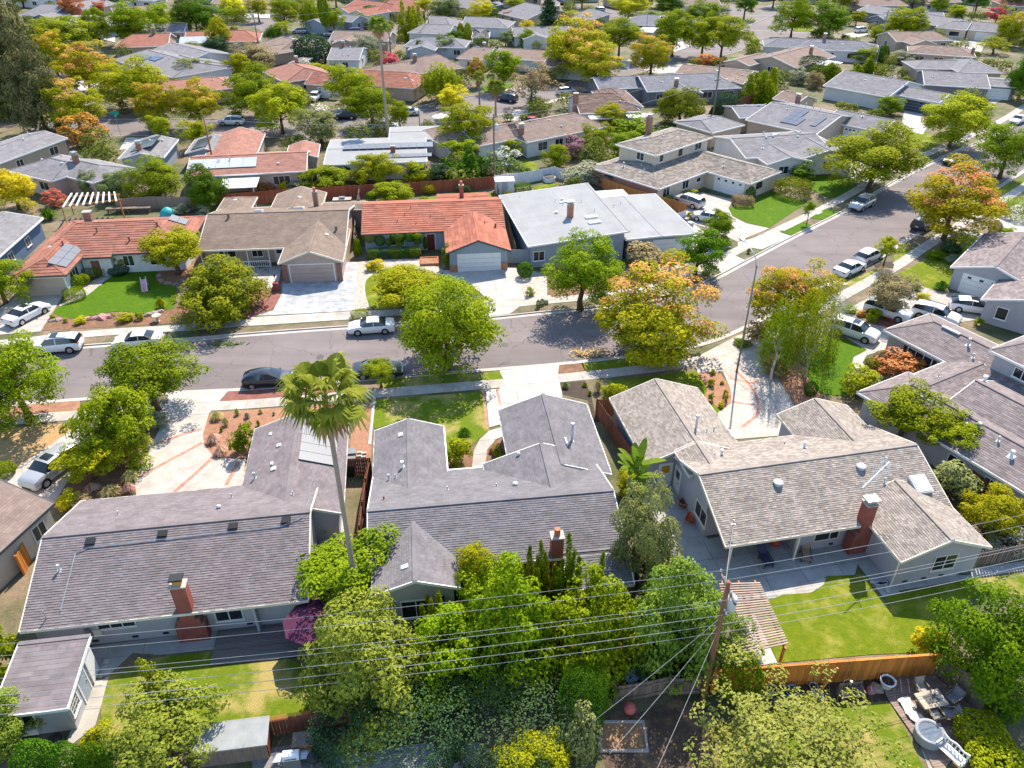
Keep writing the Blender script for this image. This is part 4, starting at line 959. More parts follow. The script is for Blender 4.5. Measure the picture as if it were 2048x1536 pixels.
# --- far side of the near road
MID_SH = (.2, .5, .018); TILE_SH = (.42, 1.4, .05)
h = House("brown-red tiled house with solar panels behind the bright green lawn at left", (-54.47, 76.65), 6, RF_TILEB, W_WHITE, DARKT, TILE_SH)
h.wing(-.2, -.2, 5.6, 16.0, 'y', 2.6, .34, hip=(2.7, 2.7), oh=.5); h.wing(.5, 5.1, 17.0, 16.4, 'x', 2.6, .32, hip=(3.0, 4.6), oh=.5)
h.wing(5.0, 4.6, 8.8, 8.0, 'x', 2.45, .3, rr=8.0, zr=3.5, oh=.3)
h.garage(0, 'S', 2.6, 4.8, 2.13, W_TAN, 4); h.win(0, 'E', 2.6, 2.2, .9, 1.1, 3); h.win(1, 'S', 10.2, 1.1, .9, 1.2, 2); h.win(1, 'S', 13.5, 1.8, .9, 1.2, 2); h.door(2, 'S', 6.7, 1.0, 2.0, MULCHR)
h.solar(4.2, 4.0, 2, 3, .95, 1.75, SOLARG, ang=0); h.solar(14.6, 12.6, 2, 1, 1.0, 1.7, SOLARG)
for q in ((6.2, 9.0), (10.3, 7.2), (12.1, 7.1), (13.0, 9.6), (3.2, 6.3)): h.pipe(q[0], q[1], .45, .1, .13, RF_TILEB)
h.boxvent(1.6, 6.4, .3, .3, .1, WHITE); h.boxvent(5.1, 11.6, .4, .3, .12, WHITE); h.chimney(4.3, 12.2, .9, .7, 5.2, m=BRICKT, cap='')

h = House("tan-brown shingled house with a pink brick garage and white porch railing", (-36.5, 83.41), 5, RF_BROWN, W_PINK, CREAM, MID_SH)
h.wing(-.3, .2, 16.9, 14.0, 'x', 0, .27, rr=7.1, zr=4.45, oh=.6, inset=dict(y0=1.2))
h.wing(9.7, -4.2, 17.0, 5.4, 'y', 2.55, .38, oh=.4)
h.wing(-1.0, 11.0, 3.4, 18.2, 'y', 2.6, .32, oh=.3, hip=(0, 2.2)); h.wing(5.9, 11.0, 12.6, 19.0, 'y', 2.6, .3, hip=(0, 0), oh=.3)
h.wing(12.5, 12.0, 18.5, 15.0, 'x', 2.6, .1, oh=.3)
h.garage(1, 'S', 13.35, 4.9, 2.2, W_PINK, 4); h.box("brick_pier", BRICKT, (10.0, -4.0, 0, 10.6, -3.8, 2.2)); h.box("brick_pier", BRICKT, (16.1, -4.0, 0, 16.7, -3.8, 2.2))
h.win(0, 'S', 2.6, 1.9, .9, 1.1, 2); h.win(0, 'S', 6.1, 1.2, .9, 1.1, 2); h.door(0, 'S', 8.7, .95, 2.05, None, GLASS)
rl = MB()
for q in (-.1, 2.6, 5.2, 7.7): rl.box(q, .55, 0, q+.1, .65, 2.5)
rl.build("porch_post", WHITE, h.r)
rl = MB(); rl.box(-.1, .57, .85, 7.7, .63, .93); rl.box(-.1, .57, .15, 7.7, .63, .22)
for i in range(32): rl.box(.0+i*.245, .58, .22, .05+i*.245, .62, .85)
tag(rl.build("porch_railing", WHITE, h.r), kind='stuff')
h.boxvent(14.6, 1.6, .4, .35, .14, WHITE); h.pipe(15.6, 3.2, .4, .14, .18, RF_BROWN); h.pipe(2.4, 6.2, .45, .14, .18, RF_BROWN); h.skylight(5.8, 7.6, .9, .8, .3); h.skylight(10.3, 10.2, 1.1, .9, .25); h.boxvent(1.2, 15.0, .4, .3, .1, WHITE)
h.chimney(12.0, 12.8, .6, .5, 4.9, m=BRICKT, cap='flue'); h.boxvent(9.6, 14.8, .4, .3, .1, WHITE)

h = House("blue-grey house with a bright coral tiled roof and white garage door", (-18.21, 88.59), 6, RF_TILER, W_BLUEG, DARKT, TILE_SH)
h.wing(-.2, -.1, 17.5, 11.3, 'x', 2.6, .3, oh=.5); h.wing(9.9, -6.7, 17.5, 2.6, 'y', 2.55, .38, oh=.4)
h.wing(9.3, 10.8, 16.4, 13.4, 'x', 2.55, .06, oh=.3)
h.garage(1, 'S', 13.75, 4.9, 2.15, WHITE, 4); h.box("brick_pier", BRICKO, (10.3, -6.5, 0, 11.2, -6.32, .9)); h.box("brick_pier", BRICKO, (16.4, -6.5, 0, 17.1, -6.32, 1.0))
h.door(0, 'S', 8.2, 1.0, 2.1, mat("dark_red_door", (.14, .02, .02), rough=.5), None); h.win(0, 'S', 4.0, 1.8, .9, 1.2, 2)
for q in ((4.2, 2.0), (5.9, 4.6), (6.5, 1.5), (8.3, 2.7), (5.1, 3.2)): h.pipe(q[0], q[1], .3, .05, 0, RF_TILER)
h.pipe(16.2, -.6, .4, .12, .15, RF_TILER); h.pipe(14.9, -.4, .3, .06, 0, RF_TILER); h.chimney(12.6, 10.7, .55, .5, 4.6, m=BRICK, cap='flue')

h = House("flat pale-roofed grey house with an orange brick chimney", (1.82, 84.45), 12, RF_WHITE, W_BLUEG, WHITE)
h.wing(.0, -.3, 12.4, 17.4, 'y', 3.0, .07, oh=.5, rr=12.4, zr=3.75, sh=(1.0, 9, .008)); h.wing(12.0, -.4, 21.2, 14.0, 'y', 2.75, .02, oh=.5, sh=(1.0, 9, .008))
h.wing(13.0, 13.5, 17.5, 17.0, 'x', 2.6, .02, oh=.2, walls=False, rm=WHITE)
h.win(0, 'S', 1.4, 1.3, .9, 1.1, 2); h.win(0, 'S', 9.9, 1.2, .9, 1.1, 2); h.win(1, 'S', 12.9, .8, .9, 1.2, 1) ; h.win(1, 'S', 14.7, 1.5, 1.0, 1.0, 2); h.garage(1, 'S', 18.2, 4.9, 2.1, WHITE, 4)
h.box("stone_veneer", mat("stone_veneer", (.17, .12, .09), var=.4, scale=3, fine=.3, fscale=6), (12.6, -.02, 0, 15.6, .08, .95))
h.chimney(7.0, 6.6, .7, .6, 5.0, m=BRICKO, cap='hood'); h.skylight(9.4, 5.4, 1.5, .7, .18, WHITE); h.skylight(9.3, 3.6, 1.5, .7, .18, WHITE); h.turtle(5.7, 8.4, .22, WHITE); h.turtle(7.6, 12.6, .2, WHITE); h.boxvent(7.5, 11.6, 1.0, .35, .15, WHITE)
for q in ((7.2, 10.7), (9.7, 10.9), (6.6, 12.4), (10.4, 7.3), (15.2, 11.0), (14.0, 10.3), (2.6, 15.8)): h.pipe(q[0], q[1], .35, .05)

h = House("two-storey beige house with a white four-light garage door on the corner lawn", (20.44, 104.98), 42.5, RF_BEIGE, W_BEIGE, WHITE, (.25, .6, .02))
h.wing(-.1, -.2, 19.6, 13.2, 'x', 2.6, .2, hip=(6.0, 6.0), oh=.6); h.wing(11.3, -7.6, 19.6, 6.0, 'y', 2.58, .3, hip=(3.6, 2.0), oh=.5)
h.wing(4.6, 4.4, 18.6, 12.2, 'x', 5.3, .28, hip=(3.8, 3.8), oh=.5)
h.garage(1, 'W', -3.9, 4.9, 2.15, WHITE, 4, 4); h.win(0, 'S', 2.5, 1.5, .8, 1.3, 2); h.win(0, 'S', 7.0, 1.4, .9, 1.2, 2); h.win(0, 'S', 10.2, 1.0, 1.2, .6, 1); h.win(1, 'S', 14.6, 1.4, 1.2, .7, 1, BLACKM)
h.win(2, 'W', 7.6, 1.3, 3.9, 1.0, 2); h.win(2, 'S', 6.6, .9, 3.9, 1.0, 1); h.win(2, 'S', 11.2, .7, 4.0, .8, 1, BLACKM); h.win(2, 'S', 15.6, 1.6, 3.9, 1.0, 2)
h.box("wall_panel", W_CORAL, (.44, .5, 0, .48, 12.5, 2.4)); h.win(0, 'W', 4.6, .9, 1.2, .6, 2); h.win(0, 'W', 7.4, .9, 1.2, .6, 2); h.box("awning", DARKT, (-.2, 8.6, 1.9, .46, 10.0, 2.1))
h.pipe(2.6, 8.6, .5, .1, .14); h.pipe(13.5, -1.4, .5, .08, .1); h.pipe(4.0, 6.4, .3, .05); h.pipe(3.2, 5.2, .3, .05); h.skylight(7.6, 9.5, .8, .7, .15); h.pipe(10.6, 8.0, .5, .06, .1); h.chimney(12.4, 12.2, .8, .7, 8.0, m=BRICKT, cap='hood')

h = House("dark blue house with a grey roof at the left edge", (-59.85,93.76), 95, RF_GREY, W_BLUE, WHITE, MID_SH)
h.wing(-16, 0, 0, 9, 'x', 2.7, .22, oh=.4); h.win(0, 'S', -4.6, 1.1, .9, 1.0, 2); h.win(0, 'S', -9.2, 1.1, .9, 1.0, 2); h.pipe(-6, 3.5, .3, .05, .08, WHITE)

# --- the rows beyond: each house from its two nearest eave corners, its depth and its extra wings
def fh(label, AB, d, roof, wall, axis='x', hip=(0, 0), pitch=.32, extra=(), ze=2.7, trim=None, wins=1, sh=None, pipes=3, ch=None, seed=0, solar=None, garage=None):
    (ax, ay), (bx, by) = AB
    h = House(label, (ax, ay), math.degrees(math.atan2(by-ay, bx-ax)), roof, wall, trim or WHITE, sh)
    L = math.hypot(bx-ax, by-ay); q = random.Random(len(label)*13+seed)
    h.wing(0, 0, L, d, axis, ze, pitch, hip=hip, oh=.45)
    for e in extra: h.wing(*e[:5], e[5] if len(e) > 5 else ze-.03, e[6] if len(e) > 6 else pitch, hip=e[7] if len(e) > 7 else (0, 0), oh=.4)
    if wins:
        n = max(1, int(L/5))
        for i in range(n): h.win(0, 'S', L*(i+.5)/n+q.uniform(-.5, .5), q.choice((1.3, 1.7, 2.0)), .9, 1.15, 2, sill=False)
        h.win(0, 'E', d*.4, 1.3, .9, 1.1, 2, sill=False); h.win(0, 'W', d*.5, 1.3, .9, 1.1, 2, sill=False)
    for i in range(pipes):
        x, y = q.uniform(.15, .85)*L, q.uniform(.15, .85)*d
        (h.pipe if i % 2 else h.turtle)(x, y, *((.4, .08, .11) if i % 2 else (.18,)))
    if ch: h.chimney(ch[0]*L, ch[1]*d, .75, .6, h.zat(ch[0]*L, ch[1]*d)+1.1, m=BRICKT, cap='hood')
    if solar: h.solar(*solar)
    if garage: h.garage(garage[0], garage[1], garage[2], 4.8, 2.1, garage[3] if len(garage) > 3 else WHITE, 4, 4)
    return h
RFSH = (.3, .9, .015)
# row between the two roads
fh("grey-roofed house with a brick chimney left of the white pergola", [(-74.84,112.57),(-65.85,107.76)], 9, RF_GREY, W_PINK, 'x', (4.5, 2), .3, [(6.5, 2.5, 16, 10, 'x', 2.65, .3, (0, 3))], ch=(.85, .62), sh=RFSH)
fh("long grey low-pitched house at the left edge under the tall redwoods", [(-77.79,116.06),(-73.90,129.56)], 9, RF_GREY, W_TAN, 'x', (0, 0), .2, pipes=4, sh=RFSH)
h = fh("grey house with blue solar panels on its roof beside the corner street sign", [(-60.78,118.17),(-53.99,119.04)], 10, RF_GREY, W_BLUEG, 'y', (0, 0), .25, [(9.5, 2, 15.5, 10, 'y', 2.6, .25)], ch=(.45, .15), wins=0, sh=RFSH)
h.solar(3.2, 5.0, 1, 4, 3.6, 1.5, SOLAR); h.solar(11.6, 5.4, 1, 4, 2.4, 1.4, SOLAR)
h = fh("dusty red-roofed house with thermal solar glass, facing the red fence", [(-47.37,109.71),(-30.37,112.41)], 10.5, RF_REDB, W_TAN, 'x', (0, 0), .25, [(1, 6, 9, 22, 'y', 2.65, .3), (13.5, 7, 18.5, 14, 'y', 2.6, .3)], pipes=4, wins=0, sh=RFSH)
h.win(0, 'S', 13.4, 2.4, .8, 1.2, 3); h.win(0, 'S', 17.4, 2.4, .8, 1.2, 3); h.solar(5.0, 3.0, 5, 1, 1.9, 2.6, SOLART)
h.box("patio_cover", WHITE, (5.2, -4.6, 2.15, 10.4, .3, 2.25)); h.box("patio_post", WHITE, (9.9, -4.4, 0, 10.0, -4.3, 2.15))
h = fh("flat white-roofed house with rows of pale solar panels under the tall palm", [(-28.51,115.33),(-12.97,117.00)], 13.5, RF_WHITE, W_WHITE, 'x', (0, 0), .06, [(9.5, 12, 19.0, 20, 'x', 2.7, .06)], pipes=3, wins=0)
h.win(0, 'S', 3.0, 1.8, .9, 1.2, 2); h.win(0, 'S', 14.0, 1.8, .4, 1.8, 2); h.win(0, 'S', 17.2, 1.6, .9, 1.2, 2); h.solar(9.6, 7.4, 11, 1, 1.25, 3.4, SOLARG); h.solar(10.6, 2.6, 9, 1, 1.25, 1.4, SOLARG); h.chimney(10.4, 4.5, .7, .5, 3.9, m=BRICK, cap='')
h = fh("brownish-grey house with a window wall right of the white oleander", [(2.40,127.01),(16.54,136.57)], 11, RF_TAN, W_WHITE, 'x', (1.5, 3), .3, [(-7.5, 3, 4, 12, 'x', 2.6, .3), (-12, 5, -4, 16, 'y', 2.6, .3, (2, 3))], ch=(.05, .25), pipes=5, wins=0, sh=RFSH)
h.win(0, 'S', 3.6, 1.8, .8, 1.3, 2, None, 2); h.win(0, 'S', 7.0, 1.6, .2, 1.9, 2); h.win(0, 'S', 9.2, 1.6, .2, 1.9, 2)
h = fh("dark brown shake-roofed house with a white gable wall and brick chimney", [(12.43,145.46),(23.96,147.05)], 12, RF_DBRN, W_WHITE, 'x', (0, 4), .34, [(6, 3, 13, 17, 'y', 2.7, .34, (0, 3))], pipes=4, wins=0, sh=RFSH); h.chimney(-.2, 3.0, .9, .8, 5.6, 0, BRICKT, '')
h.box("patio_cover", WHITE, (1.5, -2.6, 2.2, 6.5, .2, 2.32)); h.box("patio_cover", WHITE, (8.6, -2.6, 2.2, 12.5, .2, 2.32))
fh("long grey house with a satellite dish behind the wooden utility pole", [(27.35,162.61),(47.38,166.05)], 13, RF_DGREY, W_DGREY, 'x', (0, 4), .27, [(-9, 4, 3, 14, 'x', 2.6, .27), (4, -2.5, 11, 6, 'y', 2.6, .27)], pipes=7, ch=(.32, .1), sh=RFSH)
fh("tan-grey flat-pitched house with skylights left of the green pine hedge", [(44.59,171.45),(48.41,169.35)], 12, RF_TAN, W_TAN, 'y', (0, 2), .2, [(-12, 4, 4, 15, 'x', 2.6, .18)], pipes=6, sh=RFSH)
fh("small terracotta tile-roofed garden pavilion with a chimney", [(51.04,156.86),(54.46,152.63)], 7, RF_TAN, W_TAN, 'x', (0, 0), .3, ch=(.95, .1), wins=0, pipes=0, sh=RFSH)
fh("low dark grey roof behind the solar-panelled house", [(41.04,142.40),(49.28,143.33)], 9, RF_DGREY, W_TAN, 'x', (0, 2), .2, pipes=3, wins=0)
fh("grey outbuilding roof beside the wooden utility pole", [(34.01,132.63),(40.90,137.78)], 9, RF_GREY, W_TAN, 'x', (2, 2), .2, pipes=0, wins=0)
# houses facing the near road as it runs up to the right
h = fh("grey-roofed house with white gables between the two-storey house and the solar roof", [(33.69,130.62),(36.16,118.57)], 15, RF_GREY, W_WHITE, 'y', (0, 0), .22, [(3.5, 8, 14.5, 17.5, 'x', 2.7, .24), (8.2, 2.0, 15.5, 9.5, 'x', 2.6, .25)], pipes=7, wins=0, sh=RFSH)
h.win(2, 'E', 5.0, 1.6, .9, 1.1, 2); h.win(1, 'E', 13.0, 1.6, .9, 1.1, 2); h.skylight(5.0, 8.5, 1.4, .8, .15, WHITE)
h = House("grey house with an L-shaped blue solar array and a white garage with square lights", (51.54,132.52), 44, RF_GREY, W_TAN, WHITE, RFSH)
h.wing(-1, -.5, 16, 13, 'y', 2.7, .2, oh=.5); h.wing(9, -7.5, 17.5, 3, 'y', 2.6, .3, oh=.4); h.garage(1, 'W', -3.2, 4.9, 2.1, WHITE, 4, 7)
h.solar(3.7, 5.6, 4, 3, 1.5, 1.05, SOLAR, skip=((3, 0), (2, 0))); h.solar(3.6, 1.6, 3, 1, 1.3, 1.0, SOLAR)
for q in ((6.0, 9), (8.5, 4), (11, 6.5), (13, 9), (12.6, -2)): h.pipe(q[0], q[1], .5, .09, .12)
h = House("grey house with a dark navy garage door facing a round patterned driveway", (77.83,159.74), 42, RF_GREY, W_WHITE, WHITE, RFSH)
h.wing(-4, 1, 12, 15, 'y', 2.7, .24, oh=.5); h.wing(-.5, -7.5, 7.5, 4, 'y', 2.65, .26, oh=.4); h.garage(1, 'W', -3.3, 4.9, 2.15, mat("navy_door", (.07, .08, .12), rough=.5), 4, 4)
for q in ((1.5, 9), (3, 6), (6, 5), (7, 10), (9, 7), (2, 1)): h.pipe(q[0], q[1], .5, .09, .13)
h = House("big grey gabled house with a low dark gable wall near the right edge", (86.23,169.07), -18, RF_GREY, W_DGREY, WHITE, RFSH)
h.wing(0, -.3, 12.5, 14, 'x', 2.8, .2, oh=.5); h.wing(9, 3, 18, 12, 'x', 2.7, .12, oh=.4); h.win(0, 'E', 4, 1.6, .9, 1.1, 2); h.garage(1, 'S', 14.6, 4.8, 2.1, WHITE, 4, 0)
for q in ((3, 8), (5, 5), (2, 4)): h.pipe(q[0], q[1], .4, .08, .1)
h = fh("grey-tan hip-roofed house with a skylit wing at the right edge", [(99.32,181.00),(109.07,180.30)], 14, RF_GREY, W_TAN, 'x', (5, 5), .25, [(-8, 4, 6, 13, 'x', 2.6, .24, (3, 0))], pipes=5, wins=1); h.solar(13.5, 4.5, 2, 1, 1.6, 2.6, SOLARG)
fh("tan hip-roofed house behind the yellow shrub at upper right", [(97.80,203.79),(111.79,198.08)], 10, RF_TAN, W_TAN, 'x', (4, 4), .26, pipes=4, ch=(.95, .3), sh=RFSH)
h = fh("beige house with a white garage and pale hip roof at upper right", [(122.23,242.25),(128.91,237.39)], 10, RF_GREY, W_BEIGE, 'x', (4, 0), .3, [(8, 1.5, 22, 12, 'x', 2.65, .3, (0, 4))], pipes=2, wins=0); h.win(0, 'S', 5.2, 2.6, .8, 1.2, 1); h.garage(1, 'S', 13.0, 4.8, 2.1, WHITE, 4, 0)
fh("long dark grey house with a stone chimney at upper right", [(72.00,209.08),(92.06,204.31)], 11, RF_DGREY, W_WHITE, 'x', (4, 5), .28, [(-8, 2, 8, 12, 'x', 2.65, .28, (4, 0))], pipes=5, ch=(.33, .5), sh=RFSH)
h = fh("light brown gable-roofed house with a white patio cover at upper right", [(64.63,185.71),(78.35,199.23)], 13, RF_TAN, W_TAN, 'x', (0, 0), .26, [(-5, 9, 7, 16, 'x', 2.6, .26)], pipes=2, ch=(.72, .3), wins=1); h.box("patio_cover", WHITE, (9, -4, 2.3, 15, 0, 2.42))
# beyond the second road
fh("blue-grey gabled house with a dark garage near the top left of centre", [(-47.90,251.42),(-43.88,258.39)], 15, RF_GREY, W_BLUEG, 'y', (0, 0), .35, [(-8, 3, 2, 12, 'x', 2.7, .3)], wins=1)
fh("grey-roofed house with white back windows, right of the dark round tree", [(-44.03,195.16),(-36.25,195.16)], 14, RF_GREY, W_WHITE, 'x', (0, 0), .22, pipes=6, wins=3, ch=(.35, .55))
fh("tan-roofed house with pale skylights left of the dark round tree", [(-66.89,213.67),(-58.01,204.46)], 14, RF_TAN, W_TAN, 'x', (3, 3), .25, [(5, -8, 14, 4, 'y', 2.6, .25)], ch=(.9, .4), pipes=2)
fh("small tan-roofed back wing below the dark round tree", [(-52.80,187.48),(-49.98,186.94)], 11, RF_TAN, W_TAN, 'y', (2, 2), .25, pipes=1, wins=1)
h = fh("brick-red tiled house with a white car before its white garage", [(-43.73,169.62),(-38.64,168.27)], 9, RF_RED, W_PINK, 'x', (0, 0), .32, [(9, 2, 24, 14, 'x', 2.7, .3, (0, 4))], pipes=2, wins=0, sh=(.45, 1.5, .05)); h.garage(0, 'S', 5.2, 4.8, 2.1, WHITE, 4, 4)
fh("pinkish hip-roofed house behind the yellow street trees", [(-56.07,182.20),(-48.07,170.99)], 12, RF_REDB, W_PINK, 'x', (4, 3), .3, ch=(.25, .6), pipes=1)
fh("dusty pink flat-gabled house left of the pinkish hip roof", [(-62.94,163.04),(-56.71,166.05)], 12, RF_REDB, W_PINK, 'x', (0, 3), .22, [(-9, 3, 3, 12, 'x', 2.7, .24)], pipes=3)
h = fh("large grey house with black-edged panels on its low roofs at upper left", [(-95.09,195.35),(-73.67,175.71)], 15, RF_GREY, W_WHITE, 'x', (3, 3), .22, [(-3, 10, 16, 23, 'x', 2.7, .22), (14, 4, 26, 16, 'x', 2.7, .24, (0, 4))], pipes=6, wins=1)
h.solar(8, 4, 3, 1, 1.6, 2.4, SOLAR); h.solar(12.5, 5, 2, 1, 1.6, 2.4, SOLAR)
h = fh("brick-red roofed house with a pale thermal solar panel at upper left", [(-101.57,210.38),(-88.43,213.08)], 14, RF_RED, W_TAN, 'x', (4, 0), .28, [(17, 2, 36, 15, 'x', 2.8, .28, (0, 4))], ch=(.7, .5), pipes=3, wins=1); h.solar(19.5, 3.5, 4, 1, 1.8, 4.0, SOLART)
fh("grey gabled house with a dark triangular gable at the top left", [(-155.06,266.33),(-143.70,263.30)], 15, RF_GREY, W_DGREY, 'x', (3, 0), .3, [(7, -3, 14, 6, 'y', 2.6, .3)], pipes=2)
fh("white flat-roofed house beside the grey gable at the top left", [(-141.86,256.72),(-122.29,237.14)], 14, RF_WHITE, W_WHITE, 'x', (0, 0), .06, pipes=4, wins=1)
fh("grey low house behind the dark red tree at the top left", [(-140.12,275.82),(-133.91,291.89)], 13, RF_GREY, W_TAN, 'x', (3, 3), .25, pipes=2)
fh("pale house on the top left corner behind a blue car", [(-181.73,307.09),(-167.16,300.58)], 12, RF_WHITE, W_WHITE, 'x', (0, 0), .25)
fh("coral-roofed house with pale gables at the top left of centre", [(-56.26,278.36),(-43.30,268.69)], 15, RF_RED, W_WHITE, 'x', (0, 3), .3, [(2, -5, 10, 6, 'y', 2.7, .35), (9, -5, 17, 6, 'y', 2.7, .35)], pipes=2)
fh("coral-roofed house behind the palm at the top", [(-42.04,272.91),(-28.41,275.07)], 16, RF_RED, W_PINK, 'x', (3, 3), .3, pipes=2)
fh("grey hip-roofed house with white trim above the willow", [(-20.53,179.65),(-10.71,185.87)], 14, RF_TAN, W_TAN, 'x', (5, 3), .3, [(-9, 2, 6, 12, 'x', 2.6, .28, (4, 0))], ch=(.22, .5), pipes=2)
fh("long tan house with a white central roof panel behind the orange tree", [(-13.39,197.11),(-6.29,194.77)], 13, RF_TAN, W_WHITE, 'x', (2, 0), .24, [(8, 3, 24, 15, 'x', 2.7, .22), (22, -2, 34, 14, 'x', 2.7, .26)], pipes=5, ch=(.4, .9))
fh("grey house with a stepped roof and white trim near the top centre", [(-25.54,242.01),(-17.12,240.30)], 14, RF_GREY, W_WHITE, 'x', (0, 4), .3, [(10, 4, 24, 16, 'x', 2.7, .3, (0, 5)), (-2, -9, 10, 3, 'x', 2.6, .25, (3, 0))], pipes=3)
fh("small grey hip roof right of the slim cypresses near the top centre", [(-10.98,224.85),(-6.11,224.85)], 10, RF_GREY, W_BLUEG, 'x', (4, 4), .3, pipes=1)
fh("dark-gabled grey house left of the clipped hedge at the top", [(-16.88,275.82),(-13.29,273.66)], 20, RF_GREY, W_DGREY, 'y', (0, 0), .35, [(-14, 6, 4, 18, 'x', 2.7, .28)], pipes=1)
fh("grey gabled house with a chimney left of the dark cedar at the top", [(-4.89,270.48),(4.41,256.47)], 18, RF_GREY, W_TAN, 'x', (3, 0), .3, ch=(.8, .8), pipes=1)
fh("tiny tan-roofed cottage with a skylight left of the dark cedar", [(-6.88,244.60),(-2.90,244.95)], 10, RF_TAN, W_PINK, 'x', (2, 2), .25, pipes=0)
fh("grey-roofed house just right of the dark cedar at the top", [(17.88,260.33),(24.47,256.47)], 14, RF_GREY, W_GREY, 'x', (3, 3), .28, pipes=1)
fh("dark grey house behind the pink-tipped street tree near the top", [(32.11,248.15),(41.93,244.60)], 14, RF_DGREY, W_DGREY, 'x', (5, 0), .28, pipes=2)
fh("white-roofed shed in front of the dark grey house near the top", [(35.25,235.15),(39.39,233.54)], 8, WHITE, W_TAN, 'x', (0, 0), .1, pipes=0, wins=0)
fh("grey-brown house at the top edge right of centre", [(58.23,285.96),(71.24,288.30)], 16, RF_TAN, W_WHITE, 'x', (0, 0), .3, pipes=1)
h = fh("grey house with a white picture window at the top right", [(110.63,261.69),(113.45,256.37)], 22, RF_GREY, W_DGREY, 'y', (0, 0), .3, [(8, 4, 24, 16, 'x', 2.7, .28), (-12, 8, 2, 19, 'x', 2.7, .25)], pipes=2)
fh("grey house with a gabled end behind the round yellow tree at the top right", [(118.17,251.25),(128.58,248.76)], 15, RF_GREY, W_GREY, 'x', (0, 0), .28, pipes=1)
fh("brownish low house at the very top right", [(117.62,286.74),(133.85,286.74)], 14, RF_TAN, W_TAN, 'x', (3, 3), .28, pipes=1)
fh("coral-roofed house in the top right corner", [(165.87,286.74),(173.99,285.14)], 14, RF_RED, W_TAN, 'x', (3, 3), .28, pipes=1)
ORD = ("first", "second", "third", "fourth", "fifth", "sixth", "seventh", "eighth")
cnt = {}
for i, AB in enumerate(sorted(([(-177.21,277.49),(-167.26,283.23)], [(-141.33,312.75),(-127.79,315.59)], [(-103.38,291.65),(-90.39,294.15)], [(-21.37,307.22),(-7.06,309.96)], [(-2.47,301.86),(11.00,308.58)], [(101.52,312.75),(116.13,312.75)], [(141.37,291.65),(156.04,295.41)], [(69.82,318.47),(85.40,321.41)], [(19.52,315.59),(32.68,318.47)], [(-61.50,315.59),(-47.57,321.41)], [(-85.44,315.59),(-73.16,318.47)], [(-164.15,307.22),(-152.28,312.75)]), key=lambda q: q[0][0]/q[0][1])):
    k = (i*7) % 4; c = ("grey", "tan", "charcoal", "red")[k]; cnt[c] = cnt.get(c, -1)+1
    o = fh("far %s-roofed house at the top edge, %s %s one from the left" % (c, ORD[cnt[c]], c), AB, 14, (RF_GREY, RF_TAN, RF_DGREY, RF_RED)[k], (W_WHITE, W_TAN, W_GREY)[i % 3], 'x', ((4, 4), (0, 0), (3, 0))[i % 3], .28, pipes=1, seed=i)
    o.r["group"] = "far houses at the top edge"

# ------------------------------------------------------------------ foliage
def leaf_cloud(name, pos, nrm, size, tint, flower, aspect=.55, seed=0):
    """one mesh of bent leaf blades at the given points"""
    g = np.random.default_rng(seed); n = len(pos)
    nrm = nrm/np.linalg.norm(nrm, axis=1, keepdims=True)
    r = g.normal(size=(n, 3)); t = np.cross(nrm, r); t /= np.linalg.norm(t, axis=1, keepdims=True)+1e-9
    b = np.cross(nrm, t); s = size[:, None]
    V = np.empty((n, 4, 3))
    V[:, 0] = pos - t*s*.5; V[:, 1] = pos + b*s*aspect*.5 + nrm*s*.12; V[:, 2] = pos + t*s*.5 - nrm*s*.1; V[:, 3] = pos - b*s*aspect*.5 + nrm*s*.12
    me = bpy.data.meshes.new(name)
    me.vertices.add(n*4); me.vertices.foreach_set("co", V.reshape(-1).astype(np.float32))
    me.loops.add(n*4); me.loops.foreach_set("vertex_index", np.arange(n*4, dtype=np.int32))
    me.polygons.add(n); me.polygons.foreach_set("loop_start", np.arange(0, n*4, 4, dtype=np.int32)); me.polygons.foreach_set("loop_total", np.full(n, 4, dtype=np.int32))
    me.update(calc_edges=True)
    a = me.attributes.new("tint", 'FLOAT_COLOR', 'FACE')
    c = np.stack([tint, flower, np.zeros(n), np.ones(n)], 1).astype(np.float32); a.data.foreach_set("color", c.reshape(-1))
    return me
def unit(g, n):
    v = g.normal(size=(n, 3)); return v/np.linalg.norm(v, axis=1, keepdims=True)
